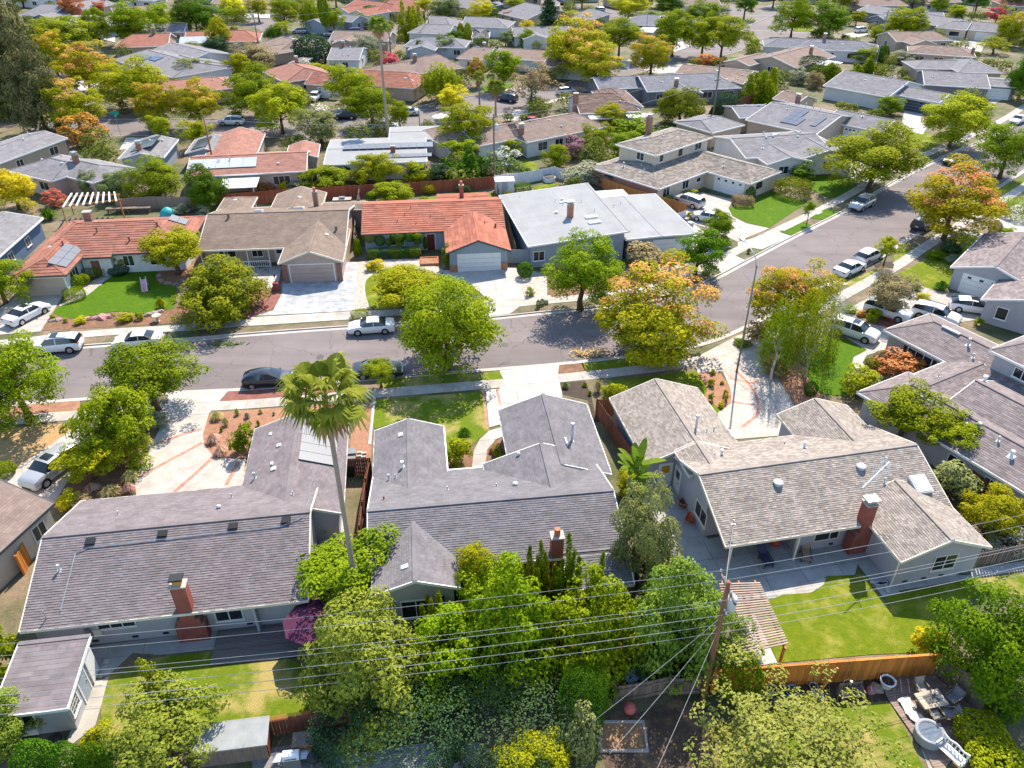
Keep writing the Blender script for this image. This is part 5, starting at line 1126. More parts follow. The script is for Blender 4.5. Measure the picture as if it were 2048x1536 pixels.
def crown(name, n, nc, leaf, cr, seed, low=-.75, flat=1., flower=0., shell=.6, squash=.75, hollow=.0):
    """broad crown in the unit sphere: clumps of leaves with gaps between them"""
    g = np.random.default_rng(seed)
    d = unit(g, nc*4); d = d[d[:, 2] > low][:nc]; nc = len(d)
    lump = 1 + .16*np.sin(3.1*d[:, 0]+seed)+.14*np.sin(3.7*d[:, 1]+2*seed)+.1*np.sin(5*d[:, 2]+seed)
    rad = g.uniform(shell, .9, nc)*lump; inner = g.random(nc) < .22; rad[inner] *= g.uniform(.3, .7, inner.sum())
    C = d*rad[:, None]; C[:, 2] *= flat
    rc = cr*g.uniform(.65, 1.3, nc)
    k = g.choice(nc, n, p=rc**2/np.sum(rc**2))
    v = unit(g, n); flip = (v[:, 2] < -.15) & (g.random(n) < .72); v[flip, 2] *= -1; rr = g.uniform(.45, 1, n)**.6
    off = v*(rc[k]*rr)[:, None]; off[:, 2] *= squash
    pos = C[k]+off
    out = v + .5*d[k] + np.array([0, 0, .55]) + .45*g.normal(size=(n, 3))
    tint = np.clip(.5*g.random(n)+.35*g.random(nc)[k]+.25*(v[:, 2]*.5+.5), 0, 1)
    fl = np.zeros(n)
    if flower:
        fc = (g.random(nc) < flower*np.clip(.25+1.2*d[:, 2]+.5*np.sin(2*d[:, 0]+seed), 0, 1.6))
        fl = (fc[k] & (v[:, 2] > -.2) & (g.random(n) < .8)).astype(float)*g.uniform(.6, 1, n)
    return leaf_cloud(name, pos, out, leaf*g.uniform(.6, 1.35, n), tint, fl, .6, seed)
def weep(name, n, leaf, seed, strands=190):
    g = np.random.default_rng(seed); d = unit(g, strands*3); d = d[d[:, 2] > -.1][:strands]
    top = d*g.uniform(.45, .95, len(d))[:, None]; L = g.uniform(.35, .95, len(d))
    k = g.integers(0, len(d), n); t = g.random(n)
    pos = top[k] + np.stack([d[k, 0]*.12*t, d[k, 1]*.12*t, -L[k]*t], 1) + g.normal(size=(n, 3))*.035
    pos[:, 2] = np.maximum(pos[:, 2], -1.02)
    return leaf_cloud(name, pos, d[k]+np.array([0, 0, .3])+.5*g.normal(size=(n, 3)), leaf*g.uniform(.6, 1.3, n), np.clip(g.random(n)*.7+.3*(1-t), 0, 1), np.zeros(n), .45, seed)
def conifer(name, n, leaf, seed, tiers=13, ragged=.3):
    g = np.random.default_rng(seed); nb = tiers*9
    zb = np.repeat(np.linspace(-.95, .95, tiers), 9)+g.normal(size=nb)*.03; az = g.uniform(0, 2*math.pi, nb)
    rb = (1-(zb+1)/2)**.8*g.uniform(1-ragged, 1.05, nb)+.05
    k = g.choice(nb, n, p=(rb+.1)/np.sum(rb+.1)); t = g.uniform(.1, 1, n)**.7
    pos = np.stack([np.cos(az[k])*rb[k]*t, np.sin(az[k])*rb[k]*t, zb[k]-.1*t*rb[k]], 1)+g.normal(size=(n, 3))*np.array([.06, .06, .03])
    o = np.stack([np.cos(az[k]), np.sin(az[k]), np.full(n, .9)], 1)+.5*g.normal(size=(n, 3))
    return leaf_cloud(name, pos, o, leaf*g.uniform(.6, 1.3, n), np.clip(.7*g.random(n)+.3*t, 0, 1), np.zeros(n), .5, seed)
def spires(name, n, leaf, seed, ns=16):
    """upright twisted juniper: many leaning spires from one foot"""
    g = np.random.default_rng(seed); b = g.uniform(-.75, .75, (ns, 2)); hgt = g.uniform(.35, 1.15, ns)*(1.15-.5*np.hypot(b[:, 0], b[:, 1])); lean = g.normal(size=(ns, 2))*.16
    k = g.choice(ns, n, p=hgt/hgt.sum()); t = g.random(n); w = .34*(1-t)**.7+.03
    a = g.uniform(0, 2*math.pi, n); rr = w*np.sqrt(g.uniform(.25, 1, n))
    pos = np.stack([b[k, 0]*(.85)+lean[k, 0]*t+np.cos(a)*rr, b[k, 1]*.85+lean[k, 1]*t+np.sin(a)*rr, -1+2*hgt[k]*t], 1)+g.normal(size=(n, 3))*.03
    o = np.stack([np.cos(a), np.sin(a), np.full(n, .7)], 1)+.5*g.normal(size=(n, 3))
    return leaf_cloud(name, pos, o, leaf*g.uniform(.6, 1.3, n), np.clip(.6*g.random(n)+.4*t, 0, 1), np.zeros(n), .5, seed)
def ball(name, n, leaf, seed, box=False, knobs=0):
    """clipped foliage: a close skin of small leaves"""
    g = np.random.default_rng(seed); v = unit(g, n)
    if box:
        p = v/np.max(np.abs(v), axis=1, keepdims=True); p = .75*p+.25*v*1.2; pos = p*g.uniform(.9, 1.0, n)[:, None]
    else: pos = v*(g.uniform(.88, 1.0, n)*(1+.05*np.sin(5*v[:, 0]+seed)*np.sin(4*v[:, 2])+.04*np.sin(7*v[:, 1])))[:, None]
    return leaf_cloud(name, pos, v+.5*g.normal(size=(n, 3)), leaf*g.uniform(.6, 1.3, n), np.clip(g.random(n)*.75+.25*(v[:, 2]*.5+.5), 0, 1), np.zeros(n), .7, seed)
def tuft(name, n, seed, droop=.5):
    """ornamental grass: arching blades from one root"""
    g = np.random.default_rng(seed); me = MB()
    for i in range(n):
        a = g.uniform(0, 6.283); r = g.uniform(.15, 1.0); h = g.uniform(1.1, 1.9)*(1-.35*r); w = .035; tn = g.random()
        c, s = math.cos(a), math.sin(a); b0 = (c*.08*r, s*.08*r, -1); m = (c*.55*r, s*.55*r, -1+h); e = (c*r*1.05, s*r*1.05, -1+h*(1-droop*r))
        px, py = -s*w, c*w
        me.face([(b0[0]-px, b0[1]-py, b0[2]), (b0[0]+px, b0[1]+py, b0[2]), (m[0]+px, m[1]+py, m[2]), (m[0]-px, m[1]-py, m[2])], tn)
        me.face([(m[0]-px, m[1]-py, m[2]), (m[0]+px, m[1]+py, m[2]), (e[0], e[1], e[2])], tn)
    m_ = me.mesh(name); at = m_.attributes.new("tint", 'FLOAT_COLOR', 'FACE')
    at.data.foreach_set("color", np.array([[t, 0, 0, 1] for t in me.t], dtype=np.float32).reshape(-1))
    return m_

CR = {
 'big':   [crown("foliage_big_%d" % i, 19000, 110, .052, .23, 20+i, -.9, 1., squash=.72) for i in range(3)],
 'rain':  [crown("foliage_rain_%d" % i, 18000, 125, .054, .21, 40+i, -.88, 1., .34, squash=.7) for i in range(3)],
 'umb':   [crown("foliage_spread_%d" % i, 15000, 85, .058, .25, 60+i, -.6, .95, squash=.68) for i in range(2)],
 'mid':   [crown("foliage_mid_%d" % i, 11000, 66, .072, .28, 80+i, -.92, squash=.7) for i in range(3)],
 'loose': [crown("foliage_loose_%d" % i, 9000, 90, .064, .22, 100+i, -.8, 1., .0, .35) for i in range(2)],
 'long':  [crown("foliage_long_%d" % i, 20000, 120, .062, .24, 120+i, -.85) for i in range(2)],
 'shrub': [crown("foliage_shrub_%d" % i, 1800, 30, .17, .38, 140+i, -.9) for i in range(3)],
 'bloom': [crown("foliage_bloom_%d" % i, 2600, 40, .13, .32, 160+i, -.8, 1., .9) for i in range(2)],
 'weep':  [weep("foliage_weep_%d" % i, 9000, .085, 180+i) for i in range(2)],
 'birch': [weep("foliage_birch_0", 7000, .06, 190, 260)],
 'cone':  [conifer("foliage_cone_%d" % i, 12000, .085, 200+i) for i in range(2)],
 'slim':  [ball("foliage_slim_0", 5000, .12, 210)],
 'spire': [spires("foliage_spire_%d" % i, 13000, .085, 220+i) for i in range(3)],
 'ball':  [ball("foliage_ball_%d" % i, 3600, .11, 230+i) for i in range(2)],
 'block': [ball("foliage_block_0", 5200, .09, 240, True)],
 'tuft':  [tuft("foliage_tuft_%d" % i, 230, 250+i) for i in range(3)],
 'wide':  [crown("foliage_wide_0", 13000, 170, .036, .12, 270, -.5, .9, 0, .3)],
 'hedge': [ball("foliage_hedge_0", 17000, .042, 280, True)],
 'mass':  [crown("foliage_mass_%d" % i, 20000, 170, .058, .2, 290+i, -.95, 1., 0, .55) for i in range(2)],
 'redw':  [crown("foliage_redwood_0", 20000, 150, .05, .2, 300, -.98, 1., 0, .5)],
 'sparse':[crown("foliage_sparse_0", 2600, 60, .085, .2, 260, -.6, 1., 0, .5)],
}
LM = {
 'green':  leaf_mat("leaf_green", (.11, .185, .006), (.33, .39, .012)),
 'lime':   leaf_mat("leaf_lime", (.17, .22, .006), (.45, .46, .014)),
 'rain':   leaf_mat("leaf_goldenrain", (0.19, 0.22, 0.00525), (0.493, 0.462, 0.014), (.86, .5, .12)),
 'rainr':  leaf_mat("leaf_goldenrain_rosy", (0.202, 0.22, 0.0056), (0.504, 0.451, 0.0158), (.86, .42, .15)),
 'dark':   leaf_mat("leaf_dark_green", (0.043, 0.123, 0.0091), (0.123, 0.232, 0.0112), trans=.25),
 'citrus': leaf_mat("leaf_citrus", (.06, .14, .005), (.22, .32, .01), trans=.25),
 'pine':   leaf_mat("needle_yellow_green", (.095, .12, .006), (.26, .27, .012), trans=.2),
 'deep':   leaf_mat("needle_deep", (0.023, 0.061, 0.032), (0.072, 0.131, 0.043), trans=.1),
 'redwd':  leaf_mat("needle_redwood", (0.051, 0.080, 0.036), (0.217, 0.189, 0.072), trans=.1),
 'olive':  leaf_mat("leaf_olive", (.14, .18, .05), (.34, .37, .13), trans=.25),
 'loquat': leaf_mat("leaf_loquat", (.1, .17, .012), (.33, .41, .06), trans=.3),
 'juni':   leaf_mat("needle_juniper", (.075, .135, .004), (.26, .33, .008), trans=.2),
 'gold':   leaf_mat("leaf_gold", (0.422, 0.383, 0.0101), (0.73, 0.638, 0.0252)),
 'autumn': leaf_mat("leaf_autumn", (0.435, 0.174, 0.043), (0.667, 0.348, 0.072)),
 'redlf':  leaf_mat("leaf_red", (0.435, 0.072, 0.072), (0.725, 0.189, 0.145)),
 'purple': leaf_mat("leaf_purple", (0.174, 0.072, 0.087), (0.435, 0.232, 0.261)),
 'maple':  leaf_mat("leaf_rust", (0.435, 0.131, 0.051), (0.667, 0.275, 0.116)),
 'white':  leaf_mat("leaf_oleander", (0.087, 0.174, 0.043), (0.290, 0.362, 0.102), (.85, .83, .8)),
 'blue':   leaf_mat("leaf_blue_bloom", (0.087, 0.189, 0.043), (0.232, 0.348, 0.072), (.5, .58, .8)),
 'fruit':  leaf_mat("leaf_fruit_tree", (.14, .16, .02), (.34, .35, .08), trans=.3),
 'sage':   leaf_mat("leaf_sage", (0.232, 0.261, 0.160), (0.435, 0.450, 0.290)),
 'straw':  leaf_mat("grass_straw", (0.435, 0.348, 0.087), (0.750, 0.681, 0.290)),
 'rose':   leaf_mat("grass_rosy", (0.609, 0.290, 0.217), (0.750, 0.580, 0.435)),
 'brown':  leaf_mat("leaf_brown", (0.232, 0.160, 0.087), (0.464, 0.362, 0.174)),
}
def trunk_mesh(name, seed, limbs=6, r=.075, fork=.55):
    """tapered trunk from z 0 to the crown centre at z 1, limbs reaching into the crown"""
    g = random.Random(seed); b = MB(); w = lambda: g.uniform(-.03, .03)
    pts = [(0, 0, -.03), (w(), w(), .2), (w(), w(), fork), (w(), w(), .8), (w(), w(), 1.0)]
    b.tube(pts, [r*1.5, r*1.05, r*.85, r*.5, r*.25], 7)
    for i in range(limbs):
        a = 6.283*i/limbs+g.uniform(-.4, .4); z0 = g.uniform(fork*.85, .85); R_ = g.uniform(.4, .68); z1 = z0+g.uniform(.12, .42)
        b.tube([(0, 0, z0), (math.cos(a)*R_*.45, math.sin(a)*R_*.45, z0+(z1-z0)*.6), (math.cos(a)*R_, math.sin(a)*R_, z1)], [r*.5, r*.33, r*.12], 5)
    return b.mesh(name, True)
TK = [trunk_mesh("trunk_%d" % i, i) for i in range(4)]
tcount = [0]
def tree(kind, leaf, T_, label, group=None, name=None, cat="tree", tm=None, trunk=True, rz=None, lean=None):
    x, y, zc, a, b = T_; i = tcount[0]; tcount[0] += 1
    rz = rz if rz is not None else (i*2.399) % 6.283
    t = thing(name or "tree", label, cat, (x, y, .08), rz, group)
    zc = max(zc, b*.55)
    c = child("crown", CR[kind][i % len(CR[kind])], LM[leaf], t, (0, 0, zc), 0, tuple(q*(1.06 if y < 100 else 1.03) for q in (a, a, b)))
    if trunk: child("trunk", TK[i % 4], tm or TRUNK, t, (0, 0, 0), 0, (min(a, 4)*.95, min(a, 4)*.95, zc))
    return t
def shrub(kind, leaf, T_, label, group=None, name="shrub", cat="shrub", sc=None, rz=None):
    x, y, zc, a, b = T_; i = tcount[0]; tcount[0] += 1
    me = CR[kind][i % len(CR[kind])]
    o = bpy.data.objects.new(name, me); COL.objects.link(o)
    o.location = (x, y, max(zc, b*.9)+.08); o.rotation_euler = (0, 0, rz if rz is not None else (i*1.7) % 6.283); o.scale = sc or (a, a, b)
    if not me.materials: me.materials.append(LM[leaf])
    if me.materials[0] is not LM[leaf]: o.material_slots[0].link = 'OBJECT'; o.material_slots[0].material = LM[leaf]
    return tag(o, label, cat, group)

# ------------------------------------------------------------------ trees of the near road, left to right
ST = "street trees along the near road"
tree('big', 'green', (-41.44,53.45,4.40,4.08,3.68), "bushy green street tree cut by the left edge, overhanging the road", ST)
tree('big', 'citrus', (-31.14,55.16,4.00,3.99,2.77), "dense round green street tree left of the black hatchback", ST)
tree('mid', 'green', (-31.15,48.54,3.40,2.95,3.25), "leafy green tree beside the silver car's driveway", None)
tree('mid', 'lime', (-32.45,46.00,1.90,2.45,1.22), "low yellow-green tree brushing the silver car")
tree('big', 'green', (-6.05,62.27,4.50,5.08,4.77), "large spreading green street tree before the middle house", ST, tm=TRUNK)
tree('mid', 'lime', (-11.44,74.44,2.60,3.85,1.92), "round yellow-green tree on the oval lawn", None)
tree('big', 'green', (7.40,74.03,4.60,4.20,3.55), "full green street tree in front of the flat pale roof", ST)
tree('rain', 'rainr', (13.38,64.46,4.20,5.65,4.84), "big street tree covered in pink seed pods at the road bend", ST)
tree('rain', 'rainr', (27.40,67.93,4.60,3.98,3.50), "orange-topped tree behind the weeping birches", ST)
tree('rain', 'rainr', (55.59,93.18,5.00,5.96,4.38), "orange-tinted street tree above the parked black car", ST)
tree('big', 'green', (53.34,112.52,5.00,7.51,4.06), "wide bright green street tree above the silver parked car", ST)
tree('umb', 'lime', (75.55,133.73,4.80,6.53,4.23), "yellow-crowned street tree near the round driveway", ST)
tree('big', 'green', (75.65,117.43,4.50,4.30,3.85), "green street tree cut by the right edge", ST)
tree('mid', 'citrus', (21.52,82.43,3.00,2.62,2.45), "round dark green tree at the kerb by the tall lamp post")
tree('mid', 'citrus', (26.27,92.49,2.40,2.03,1.81), "small round green tree beside the white sedan in the driveway")
tree('shrub', 'green', (39.65,98.38,2.30,0.73,0.88), "staked sapling on the grass verge")
tree('mid', 'lime', (44.40,84.64,2.60,1.36,1.15), "young yellow-green tree between the white cars and the pavement")
tree('mass', 'pine', (-30.94,73.04,2.50,4.85,3.29), "dense dark yellow-green pine beside the pink brick garage's drive")
tree('umb', 'lime', (-39.26,82.72,3.00,3.90,2.33), "yellow-green tree in a ringed bed on the bright lawn")
tree('big', 'green', (-55.47,75.38,3.00,2.96,2.87), "green tree cut by the left edge beside the tan garage door")
tree('loose', 'green', (-11.96,58.71,2.00,1.67,1.07), "small loose green tree hiding a parked car by the palm")
shrub('slim', 'gold', (-19.41,59.40,0.91,0.60,1.01), "bright yellow narrow conifer left of the palm crown", name="conifer", cat="conifer")
# birches on the island in front of the taupe house
b_ = tree('birch', 'green', (24.08,60.06,4.60,1.80,4.67), "weeping birch on the left of the pair beside the curved drive", "weeping birches", tm=TRUNKW, name="birch_tree")
b_ = tree('birch', 'green', (27.38,60.52,4.60,2.26,5.48), "weeping birch on the right of the pair with white limbs", "weeping birches", tm=TRUNKW, name="birch_tree")
def bare_tree(T_, label, m, seed, cat="tree", n=26):
    x, y, zc, a, b = T_; g = random.Random(seed); t = thing("bare_tree", label, cat, (x, y, .08)); mb = MB()
    mb.tube([(0, 0, 0), (.1, 0, zc*.6), (0, .1, zc+b*.8)], [.12, .08, .02], 6)
    for i in range(n):
        an = g.uniform(0, 6.283); z0 = zc-b*.6+1.4*b*g.random(); L = a*g.uniform(.5, 1.0); up = g.uniform(-.5, .5)
        p1 = (math.cos(an)*L*.5, math.sin(an)*L*.5, z0+.35); p2 = (math.cos(an)*L, math.sin(an)*L, z0+up)
        mb.tube([(0, 0, z0), p1, p2], [.04, .025, .008], 4)
        for j in range(5):
            q = g.uniform(.4, 1); mb.tube([(p1[0]*2*q*.9, p1[1]*2*q*.9, z0+.3*(1-q)+up*q), (p1[0]*2*q+g.uniform(-.4, .4), p1[1]*2*q+g.uniform(-.4, .4), z0+up-g.uniform(.4, 1.3))], [.012, .005], 3)
    mb.build("branches", m, t)
bare_tree((31.04,65.16,3.60,1.44,3.14), "white leafless birch beside the right-hand weeping birch", TRUNKW, 3, n=34)
# yards of the near row
tree('mid', 'citrus', (-10.60,33.71,2.70,3.21,2.04), "glossy dark green tree around the foot of the tall palm")
tree('long', 'loquat', (-7.99,26.20,2.90,3.53,4.41), "large pale-leaved loquat in front of the middle house's gable")
tree('mid', 'lime', (-2.22,33.45,3.00,1.54,2.30), "yellowish tree against the back windows of the middle house")
shrub('slim', 'juni', (-0.39,33.70,3.40,0.39,1.01), "single dark spire rising above the junipers", name="cypress", cat="cypress")
JG = "twisted junipers behind the middle house"
tree('mass', 'juni', (-3.45,27.83,2.00,3.05,3.05), "left of the three merging junipers behind the middle house", JG)
tree('mass', 'juni', (-0.19,29.06,2.40,3.25,5.22), "middle of the three merging junipers behind the middle house", JG)
tree('mass', 'juni', (4.48,28.70,2.30,3.16,4.51), "right of the three merging junipers, below the red flue chimney", JG)
SPG = "juniper tips standing up against the middle roof"
shrub('spire', 'juni', (1.72,32.66,3.00,1.38,3.45), "juniper tips left of the red flue chimney", SPG, "juniper", "juniper"); shrub('spire', 'juni', (3.61,32.32,3.00,1.29,3.37), "juniper tips in front of the red flue chimney", SPG, "juniper", "juniper"); shrub('spire', 'juni', (5.12,31.18,2.80,1.35,3.31), "juniper tips right of the red flue chimney", SPG, "juniper", "juniper"); shrub('spire', 'juni', (-4.59,30.57,2.20,1.19,2.40), "juniper tips below the gable window", SPG, "juniper", "juniper")
tree('big', 'olive', (8.16,35.17,3.40,2.29,5.20), "grey-green tree between the middle house and the taupe house")
tree('long', 'loquat', (9.19,29.27,2.90,2.96,5.19), "pale green tree leaning on the utility pole")
tree('mid', 'loquat', (11.29,29.32,2.40,1.96,2.45), "smaller pale green tree right behind the utility pole")
tree('loose', 'loquat', (-17.89,23.56,2.30,2.99,2.26), "open-branched fruit tree at lower left under the wires")
tree('long', 'loquat', (-26.99,23.89,2.00,1.73,2.43), "pale leafy shrub tree in the bottom left corner")
tree('shrub', 'green', (-29.63,28.13,1.60,1.46,2.70), "green shrub tree left of the garden shed")
tree('mid', 'lime', (1.13,21.92,1.70,1.86,1.60), "bright yellow-green bush at the bottom centre")
shrub('shrub', 'olive', (3.56,22.97,1.95,1.03,2.17), "grey-leaved shrub right of the bright bush at the bottom")
shrub('shrub', 'loquat', (5.05,26.37,1.10,0.70,1.22), "pale shrub at the end of the old board fence")
shrub('bloom', 'blue', (7.17,28.25,0.52,1.17,0.58), "pale blue flowering bush behind the old board fence")
tree('wide', 'fruit', (14.22,20.83,2.60,5.91,2.96), "wide loose yellow-green crown at the bottom right", None)
tree('big', 'citrus', (27.24,27.57,3.00,3.32,4.70), "big glossy orange tree at the right edge above the new fence")
shrub('ball', 'citrus', (12.84,26.91,1.58,1.23,1.76), "large clipped green ball at the foot of the utility pole", name="topiary", cat="topiary")
shrub('shrub', 'gold', (24.79,29.68,1.06,0.98,1.18), "yellow-tinged bush behind the new cedar fence")
shrub('ball', 'lime', (25.30,24.27,0.64,1.43,0.71), "upper clipped round bush at lower right by the deck", name="topiary", cat="topiary")
shrub('ball', 'lime', (25.32,22.42,0.74,1.64,0.82), "lower clipped round bush in the bottom right corner", name="topiary", cat="topiary")
tree('loose', 'juni', (31.64,50.01,3.50,3.29,1.97), "flat spreading juniper in the gap beside the lilac-brown roof", None, rz=.3)
tree('loose', 'juni', (34.11,48.09,3.20,2.53,1.35), "trailing end of the juniper by the lilac wall", None, rz=1.2)
tree('mid', 'lime', (33.76,40.07,2.00,2.10,1.72), "bright lime bush tree by the right-hand side fence")
tree('shrub', 'olive', (32.83,43.56,1.50,1.52,1.58), "thin grey-green tree leaning over the right-hand side fence")
shrub('shrub', 'sage', (34.55,38.73,0.67,1.48,0.74), "silvery shrub behind the taupe house's right corner")
shrub('hedge', 'deep', (-6.19,23.97,1.55,3.44,1.72), "dark clipped ivy hedge at the bottom left of centre", name="hedge", cat="hedge")  # deep leaf colour chosen to carry the shade of the trees above
shrub('hedge', 'deep', (0.03,24.79,1.51,3.36,1.68), "dark ivy hedge under the junipers at the bottom", name="hedge", cat="hedge")  # shade under the junipers put into the leaf colour
shrub('hedge', 'dark', (3.79,25.05,2.02,1.21,2.25), "dark hedge end beside the old board fence", name="hedge", cat="hedge")
for i, q in enumerate(((-24.50,22.33,1.22,1.03,1.36), (-22.75,22.10,1.34,0.83,1.49), (-21.37,22.17,1.34,0.70,1.49), (-20.08,22.18,1.38,0.77,1.53), (-18.69,22.17,1.50,0.74,1.67))):
    shrub('ball', 'dark', q, ("first", "second", "third", "fourth", "fifth")[i] + " from the left of the clipped cypresses along the bottom edge", "clipped cypresses along the bottom edge", "cypress", "cypress")
tree('shrub', 'lime', (-20.29,26.89,1.60,0.56,1.46), "thin sapling on the back lawn under the wires", None)
shrub('shrub', 'lime', (-21.88,23.59,0.91,0.86,1.01), "yellow shrub beside the curved garden path")
# front yards of the near row
shrub('shrub', 'green', (-4.15,47.67,1.22,1.16,1.35), "round green shrub by the middle house's curved path")
shrub('shrub', 'lime', (-1.07,48.57,0.57,0.43,0.63), "small yellow-green shrub in the bed by the middle garage")
shrub('shrub', 'lime', (8.94,55.77,1.08,1.09,1.20), "bright lime shrub at the front corner of the taupe house")
shrub('tuft', 'redlf', (-1.71,49.11,0.24,0.29,0.27), "pink-red spiky plant in the bed by the middle garage", name="bromeliad", cat="plant")
shrub('tuft', 'dark', (-3.98,51.60,0.36,0.80,0.40), "dark green cycad on the middle lawn", name="cycad", cat="cycad")
for i, (k, q) in enumerate((('straw', (-25.42,53.81,0.44,0.77,0.49)), ('straw', (-23.85,54.42,0.40,0.37,0.44)), ('sage', (-22.86,53.97,0.33,0.38,0.36)), ('straw', (-21.90,54.69,0.27,0.31,0.29)), ('green', (-21.58,52.81,0.36,0.28,0.40)), ('straw', (-24.38,52.91,0.47,0.49,0.52)), ('green', (-22.67,52.62,0.16,0.33,0.18)), ('green', (-24.49,52.00,0.24,0.24,0.27)), ('sage', (-20.68,54.38,0.21,0.19,0.24)))):
    shrub('tuft', k, q, ("big straw-coloured grass clump at the corner of the red bed", "upright straw grass clump behind the pale one", "pale dry grass clump in the red bed", "small straw grass clump by the pavement", "small green grass clump near the juniper", "straw grass clump below the big corner one", "low green cushion plant in the red bed", "tiny green tuft by the drive's edge", "tiny pale tuft near the pavement")[i], "grass clumps in the red bed", "ornamental_grass", "ornamental grass")
for i, (k, q) in enumerate((('rose', (-24.70,50.60,0.50,0.78,0.56)), ('rose', (-23.63,48.98,0.43,0.83,0.48)), ('straw', (-29.75,49.66,0.78,0.76,0.86)), ('straw', (-30.06,48.35,0.72,0.75,0.80)), ('straw', (-29.52,45.77,0.54,0.92,0.60)), ('rose', (-29.11,44.44,0.49,0.65,0.55)), ('straw', (-30.39,44.08,0.46,1.03,0.52)), ('rose', (-31.90,44.53,0.41,0.78,0.46)))):
    shrub('tuft', k, q, ("rosy fountain grass beside the brick-banded drive", "larger rosy fountain grass next to the juniper", "tall straw grass at the top of the driveway bed", "straw grass below the tallest in the driveway bed", "feathery straw grass in the middle of the driveway bed", "rosy grass at the drive's lower corner", "broad straw grass at the foot of the driveway bed", "dull rosy grass under the low tree")[i], "fountain grasses between the driveways", "ornamental_grass", "ornamental grass")
shrub('shrub', 'juni', (-21.64,49.14,1.18,1.07,1.32), "olive-green juniper mound against the mauve roof")
shrub('shrub', 'sage', (-29.90,52.69,0.67,0.80,0.74), "grey sage bush beside the pavement and driveway")
shrub('shrub', 'gold', (-32.80,42.64,0.65,0.82,0.72), "yellow-leaved bush at the head of the left driveway")
shrub('ball', 'green', (-39.60,46.43,0.51,0.87,0.57), "clipped green bush at the left edge by the dry lawn", name="topiary", cat="topiary")
shrub('shrub', 'brown', (-31.53,42.49,0.45,0.82,0.50), "reddish-brown bush at the end of the driveway bed")
for i, (k, q) in enumerate((('green', (17.73,56.62,0.39,0.26,0.44)), ('lime', (18.98,56.64,0.53,0.30,0.59)), ('gold', (18.43,55.58,0.27,0.30,0.30)), ('lime', (18.32,59.02,0.37,0.38,0.41)), ('green', (18.85,60.95,0.25,0.25,0.28)), ('lime', (19.35,59.27,0.18,0.20,0.20)))):
    shrub('shrub', k, q, ("dark green tuft in the curved orange bed", "lime shrub beside the drive in the curved orange bed", "golden plant at the tip of the curved orange bed", "light green plant halfway up the curved orange bed", "green plant at the top of the curved orange bed", "small lime tuft right of the curved orange bed's middle")[i], "plants in the curved orange bed")
shrub('ball', 'dark', (26.90,57.52,0.65,0.62,0.73), "dark ball shrub beside the birches", name="topiary", cat="topiary")
shrub('shrub', 'brown', (24.80,61.13,0.71,1.16,0.79), "brownish undergrowth beneath the birches")
shrub('shrub', 'green', (22.81,66.29,0.35,0.77,0.39), "low round shrub at the foot of the tall lamp post")
shrub('shrub', 'brown', (24.07,66.00,1.28,1.08,1.42), "dark shrub left of the birch trunks by the pavement")
for i, q in enumerate(((4.89,58.67,0.35,0.51,0.39), (6.67,58.91,0.25,0.39,0.27), (7.02,57.46,0.28,0.31,0.31), (7.81,58.01,0.75,0.62,0.83))):
    shrub('tuft', ('olive', 'green', 'green', 'straw')[i], q, ("grey-green tuft in the dark soil bed", "green tuft at the top of the dark soil bed", "green tuft at the right of the dark soil bed", "straw grass by the pavement right of the dark bed")[i], None, "ornamental_grass", "ornamental grass")
# lilac-brown house yard
shrub('shrub', 'maple', (36.72,61.27,0.91,2.02,1.01), "rust-red laceleaf maple under the shuttered window", name="maple_shrub")
shrub('ball', 'brown', (35.84,63.51,0.39,0.88,0.44), "olive-brown clipped bush left of the red maple", name="topiary", cat="topiary")
shrub('ball', 'pine', (34.49,62.46,0.35,0.78,0.39), "olive clipped bush below the brown one", name="topiary", cat="topiary")
tree('shrub', 'lime', (31.35,57.78,1.20,1.43,1.29), "drooping yellow-green bush tree by the small lawn")
tree('mid', 'brown', (39.62,71.78,3.00,2.30,1.88), "olive-brown tree hiding the white car in the driveway")
for i, (k, q) in enumerate((('green', (36.19,73.30,0.41,0.74,0.45)), ('autumn', (37.13,72.50,0.28,0.49,0.31)), ('green', (38.06,71.40,0.69,0.89,0.77)), ('redlf', (40.11,71.52,0.25,0.57,0.28)), ('gold', (45.42,76.30,0.36,0.73,0.40)), ('green', (48.55,70.32,0.44,0.49,0.49)))):
    shrub('shrub', k, q, ("round green bush by the pavement left of the drive", "orange bush between two green ones", "larger round green bush in the island bed", "red-leaved bush at the foot of the olive-brown tree", "bright yellow ball bush by the pebble bed", "small green bush at the roof corner by the hatchback")[i])
shrub('tuft', 'dark', (48.49,78.64,0.62,1.19,0.69), "dark cycad in the pebble bed", name="cycad", cat="cycad"); shrub('tuft', 'dark', (45.71,78.60,0.45,0.87,0.50), "dark palm-leaved plant left of the cycad", name="cycad", cat="cycad")
shrub('shrub', 'deep', (54.13,88.67,0.79,1.41,0.88), "dark spreading bush on the right-hand lawn"); shrub('shrub', 'olive', (54.96,86.16,0.52,1.11,0.57), "pale low bush below the dark one on the right lawn"); shrub('shrub', 'green', (51.83,87.24,0.45,1.00,0.50), "low green bush at the edge of the right lawn"); shrub('shrub', 'sage', (53.16,86.02,0.40,0.88,0.44), "low sage bush on the right lawn")
shrub('block', 'green', (69.40,101.42,0.99,2.19,1.10), "low clipped hedge at the right edge", name="hedge", cat="hedge"); shrub('ball', 'brown', (63.25,95.44,0.81,0.84,0.90), "brown ball bush by the right edge drive", name="topiary", cat="topiary"); shrub('shrub', 'green', (64.33,94.25,0.54,1.01,0.60), "green bush beside the brown ball")
